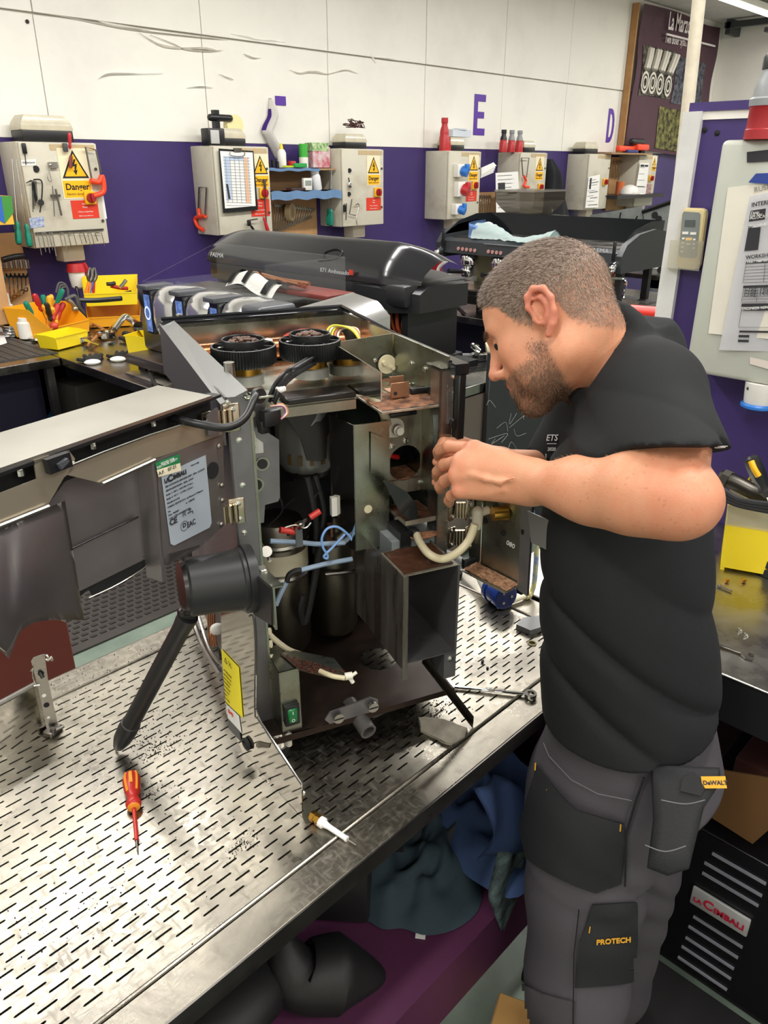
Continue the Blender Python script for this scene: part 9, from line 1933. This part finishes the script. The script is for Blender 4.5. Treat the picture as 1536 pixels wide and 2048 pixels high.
def inpoly(x, y, pl):
    c = False; n = len(pl)
    for i in range(n):
        (x0,y0),(x1,y1) = pl[i], pl[(i+1) % n]
        if (y0 > y) != (y1 > y) and x < (x1-x0)*(y-y0)/(y1-y0)+x0: c = not c
    return c
def snap(x, y, pl):
    best = None
    for i in range(len(pl)):
        (x0,y0),(x1,y1) = pl[i], pl[(i+1) % len(pl)]; t = max(0,min(1,((x-x0)*(x1-x0)+(y-y0)*(y1-y0))/((x1-x0)**2+(y1-y0)**2))); q = (x0+t*(x1-x0), y0+t*(y1-y0)); d = math.hypot(x-q[0],y-q[1])
        if best is None or d < best[0]: best = (d, q)
    return best
def patch_on(bvt, poly, off, m, name, par, step=5, label=None, bulge=0):
    # a sewn-on panel: follows the garment's own surface, with its own thickness
    xs = [p[0] for p in poly]; ys = [p[1] for p in poly]; b = B(); g = {}; cx = sum(xs)/len(xs); cy = sum(ys)/len(ys); nx = int((max(xs)-min(xs))/step)+2; ny = int((max(ys)-min(ys))/step)+2
    for i in range(-1, nx):
        for j in range(-1, ny):
            x = min(xs)+i*step; y = min(ys)+j*step
            ok = inpoly(x, y, poly)
            if not ok:
                d_, q_ = snap(x, y, poly)
                if d_ < step*.95: x, y = q_; ok = True
            if ok:
                p, n = hit(bvt, x, y)
                if p: g[i,j] = b.bm.verts.new(p+n*(off+bulge*max(0,1-((x-cx)/(max(xs)-min(xs))*2)**2-((y-cy)/(max(ys)-min(ys))*2)**2)))
    fs = []
    for (i,j) in g:
        q = [(i,j),(i,j+1),(i+1,j+1),(i+1,j)]
        if all(k in g for k in q):
            vv_ = [g[k] for k in q]
            if max((a.co-c.co).length for a in vv_ for c in vv_) < .05: fs.append(b.bm.faces.new(vv_))
    bmesh.ops.delete(b.bm, geom=[v for v in b.bm.verts if not v.link_faces], context='VERTS')
    if not b.bm.faces: return None
    bmesh.ops.recalc_face_normals(b.bm, faces=b.bm.faces); bmesh.ops.solidify(b.bm, geom=list(b.bm.faces), thickness=.003)
    return part(name, b, m, par, label, smooth=80)
hp_ = patch_on(bt, [(1082,1530),(1105,1560),(1160,1610),(1245,1640),(1252,1660),(1240,1760),(1190,1780),(1120,1745),(1062,1715),(1046,1650)], .006, TB, 'front_holster_pocket', tro, bulge=.012)
patch_on(bt, [(1185,1805),(1268,1801),(1270,1860),(1262,1962),(1150,1970),(1160,1880)], .004, TB, 'thigh_pocket', tro)
def cpx(x, y, o=0): return onp(x, y, V(R3(1360,1600,1.0))-ray(1360,1600).normalized()*o, ray(1360,1600))
pp_ = [(1302,1530),(1440,1535),(1442,1565),(1408,1615),(1378,1738),(1335,1752),(1294,1736),(1306,1640)]; cxp = (1360,1640)
sh_ = lambda k, o: [cpx(cxp[0]+(x-cxp[0])*k, cxp[1]+(y-cxp[1])*k, o) for x, y in pp_]
b = B(); b.loft([sh_(.9,-.03),sh_(1,-.02),sh_(1,.0),sh_(.93,.008),sh_(.6,.012)]); part('back_holster_pocket', b, TB, tro, smooth=60)
b = B(); b.tube([cpx(x,y,.012) for x, y in [(1290,1690),(1330,1703),(1372,1692)]], .001, 5); b.tube([cpx(x,y,.012) for x, y in [(1322,1600),(1370,1608),(1410,1600)]], .001, 5); part('pocket_seam', b, mat('grey_seam','6a686c',.7), tro)
b = B(); b.prism([cpx(x,y,.014) for x, y in [(1388,1543),(1410,1576),(1402,1592),(1360,1582),(1366,1556)]], -ray(1360,1600).normalized()*.003); part('pocket_flap', b, BLACKM, tro)
patch_on(bt, [(1036,1960),(1090,1985),(1150,2000),(1150,2060),(1040,2060)], .004, mat('knee_pad_canvas','4a464a',.85,var=.3,vs=14), 'knee_patch', tro)
YT = mat('yellow_stitch','d99f2c',.6)
def stitch(pts, w=.0008, name='stitching', m=YT):
    P = []
    for x, y in pts:
        p, n = hit(bt, x, y)
        if p: P.append(p+n*.012)
    if len(P) > 1: b = B(); b.tube(P, w, 5, smooth=False); part(name, b, m, tro)
for x, y in [(1104,1583),(1170,1630),(1241,1646),(1083,1535)]: stitch([(x,y-6),(x-1,y+8)], .0012)
for x, y in [(1117,1655),(1190,1682)]: stitch([(x,y),(x+26,y+10 if x < 1150 else y+2)], .0008); stitch([(x,y+5),(x+26,y+15 if x < 1150 else y+6)], .0008)
for x, y in [(1179,1850)]: stitch([(x,y-6),(x-2,y+7)], .0011)
stitch([(1100,1487),(1110,1512),(1150,1555),(1200,1580),(1262,1592)], .001, 'pocket_seam', mat('grey_seam','8a868c',.7)); stitch([(1284,1545),(1270,1590),(1250,1660),(1245,1760)], .002, 'side_seam', BLACKM)
stitch([(1160,1810),(1150,1900),(1146,2040)], .0012, 'leg_seam', BLACKM)
decal_text(bt, 'PROTECH', .0135, 1190, 1882, tro, YT, 1215, 1880, off=.009, ext=.0005, bold=.0004)
p, n = cpx(1420,1565,.004), -ray(1360,1600).normalized()
if p: 
    x = (RTv-n*RTv.dot(n)).normalized(); y = n.cross(x); b = B(); M = frame(p+n*.012, x, y); b.box((.005,0,0),(.034,.017,.002)); tf(b, M); lb_ = part('yellow_tag', b, mat('tag_yellow','e0a21e',.6), tro)
    text('DeWALT', .0085, frame(p+n*.0135-x*.0105-y*.0035, x, y), INK, lb_, ext=.0003, bold=.0003)
# boots
for nm, a in (('l', La), ('r', Ra)):
    b = B(); fd = V((-RT[0]*.9+FW[0]*.4, -RT[1]*.9+FW[1]*.4, 0)).normalized(); c_ = V((a[0], a[1], 0))
    b.loft([[c_+fd*(dx)+V((-fd.y,fd.x,0))*(w*sx)+V((0,0,z)) for sx, z in ((-1,.0),(1,.0),(1,h*.6),(.5,h),(-.5,h),(-1,h*.6))] for dx, w, h in ((-.08,.036,.09),(-.02,.042,.13),(.05,.045,.10),(.12,.05,.065),(.17,.044,.05),(.20,.028,.03))]); part('boot', b, BLACKM, man)
# ================= LABELS: tell look-alikes apart by their place in the row =================
ORD = 'leftmost second third fourth fifth sixth seventh eighth ninth tenth eleventh twelfth thirteenth fourteenth fifteenth sixteenth'.split()
seen = {}
for o in bpy.data.objects:
    if o.parent is None and 'label' in o and o['category'] != 'light': seen.setdefault(o['label'], []).append(o)
def scr(o):
    d = V(o.location)-CO; return (d.x*cos(YAW)-d.y*sin(YAW))/(d.x*sin(YAW)+d.y*cos(YAW))
for lab, os_ in seen.items():
    if len(os_) > 1:
        for k, o in enumerate(sorted(os_, key=scr)): o['label'] = lab+(', leftmost' if k == 0 else ', '+ORD[k]+' from left')
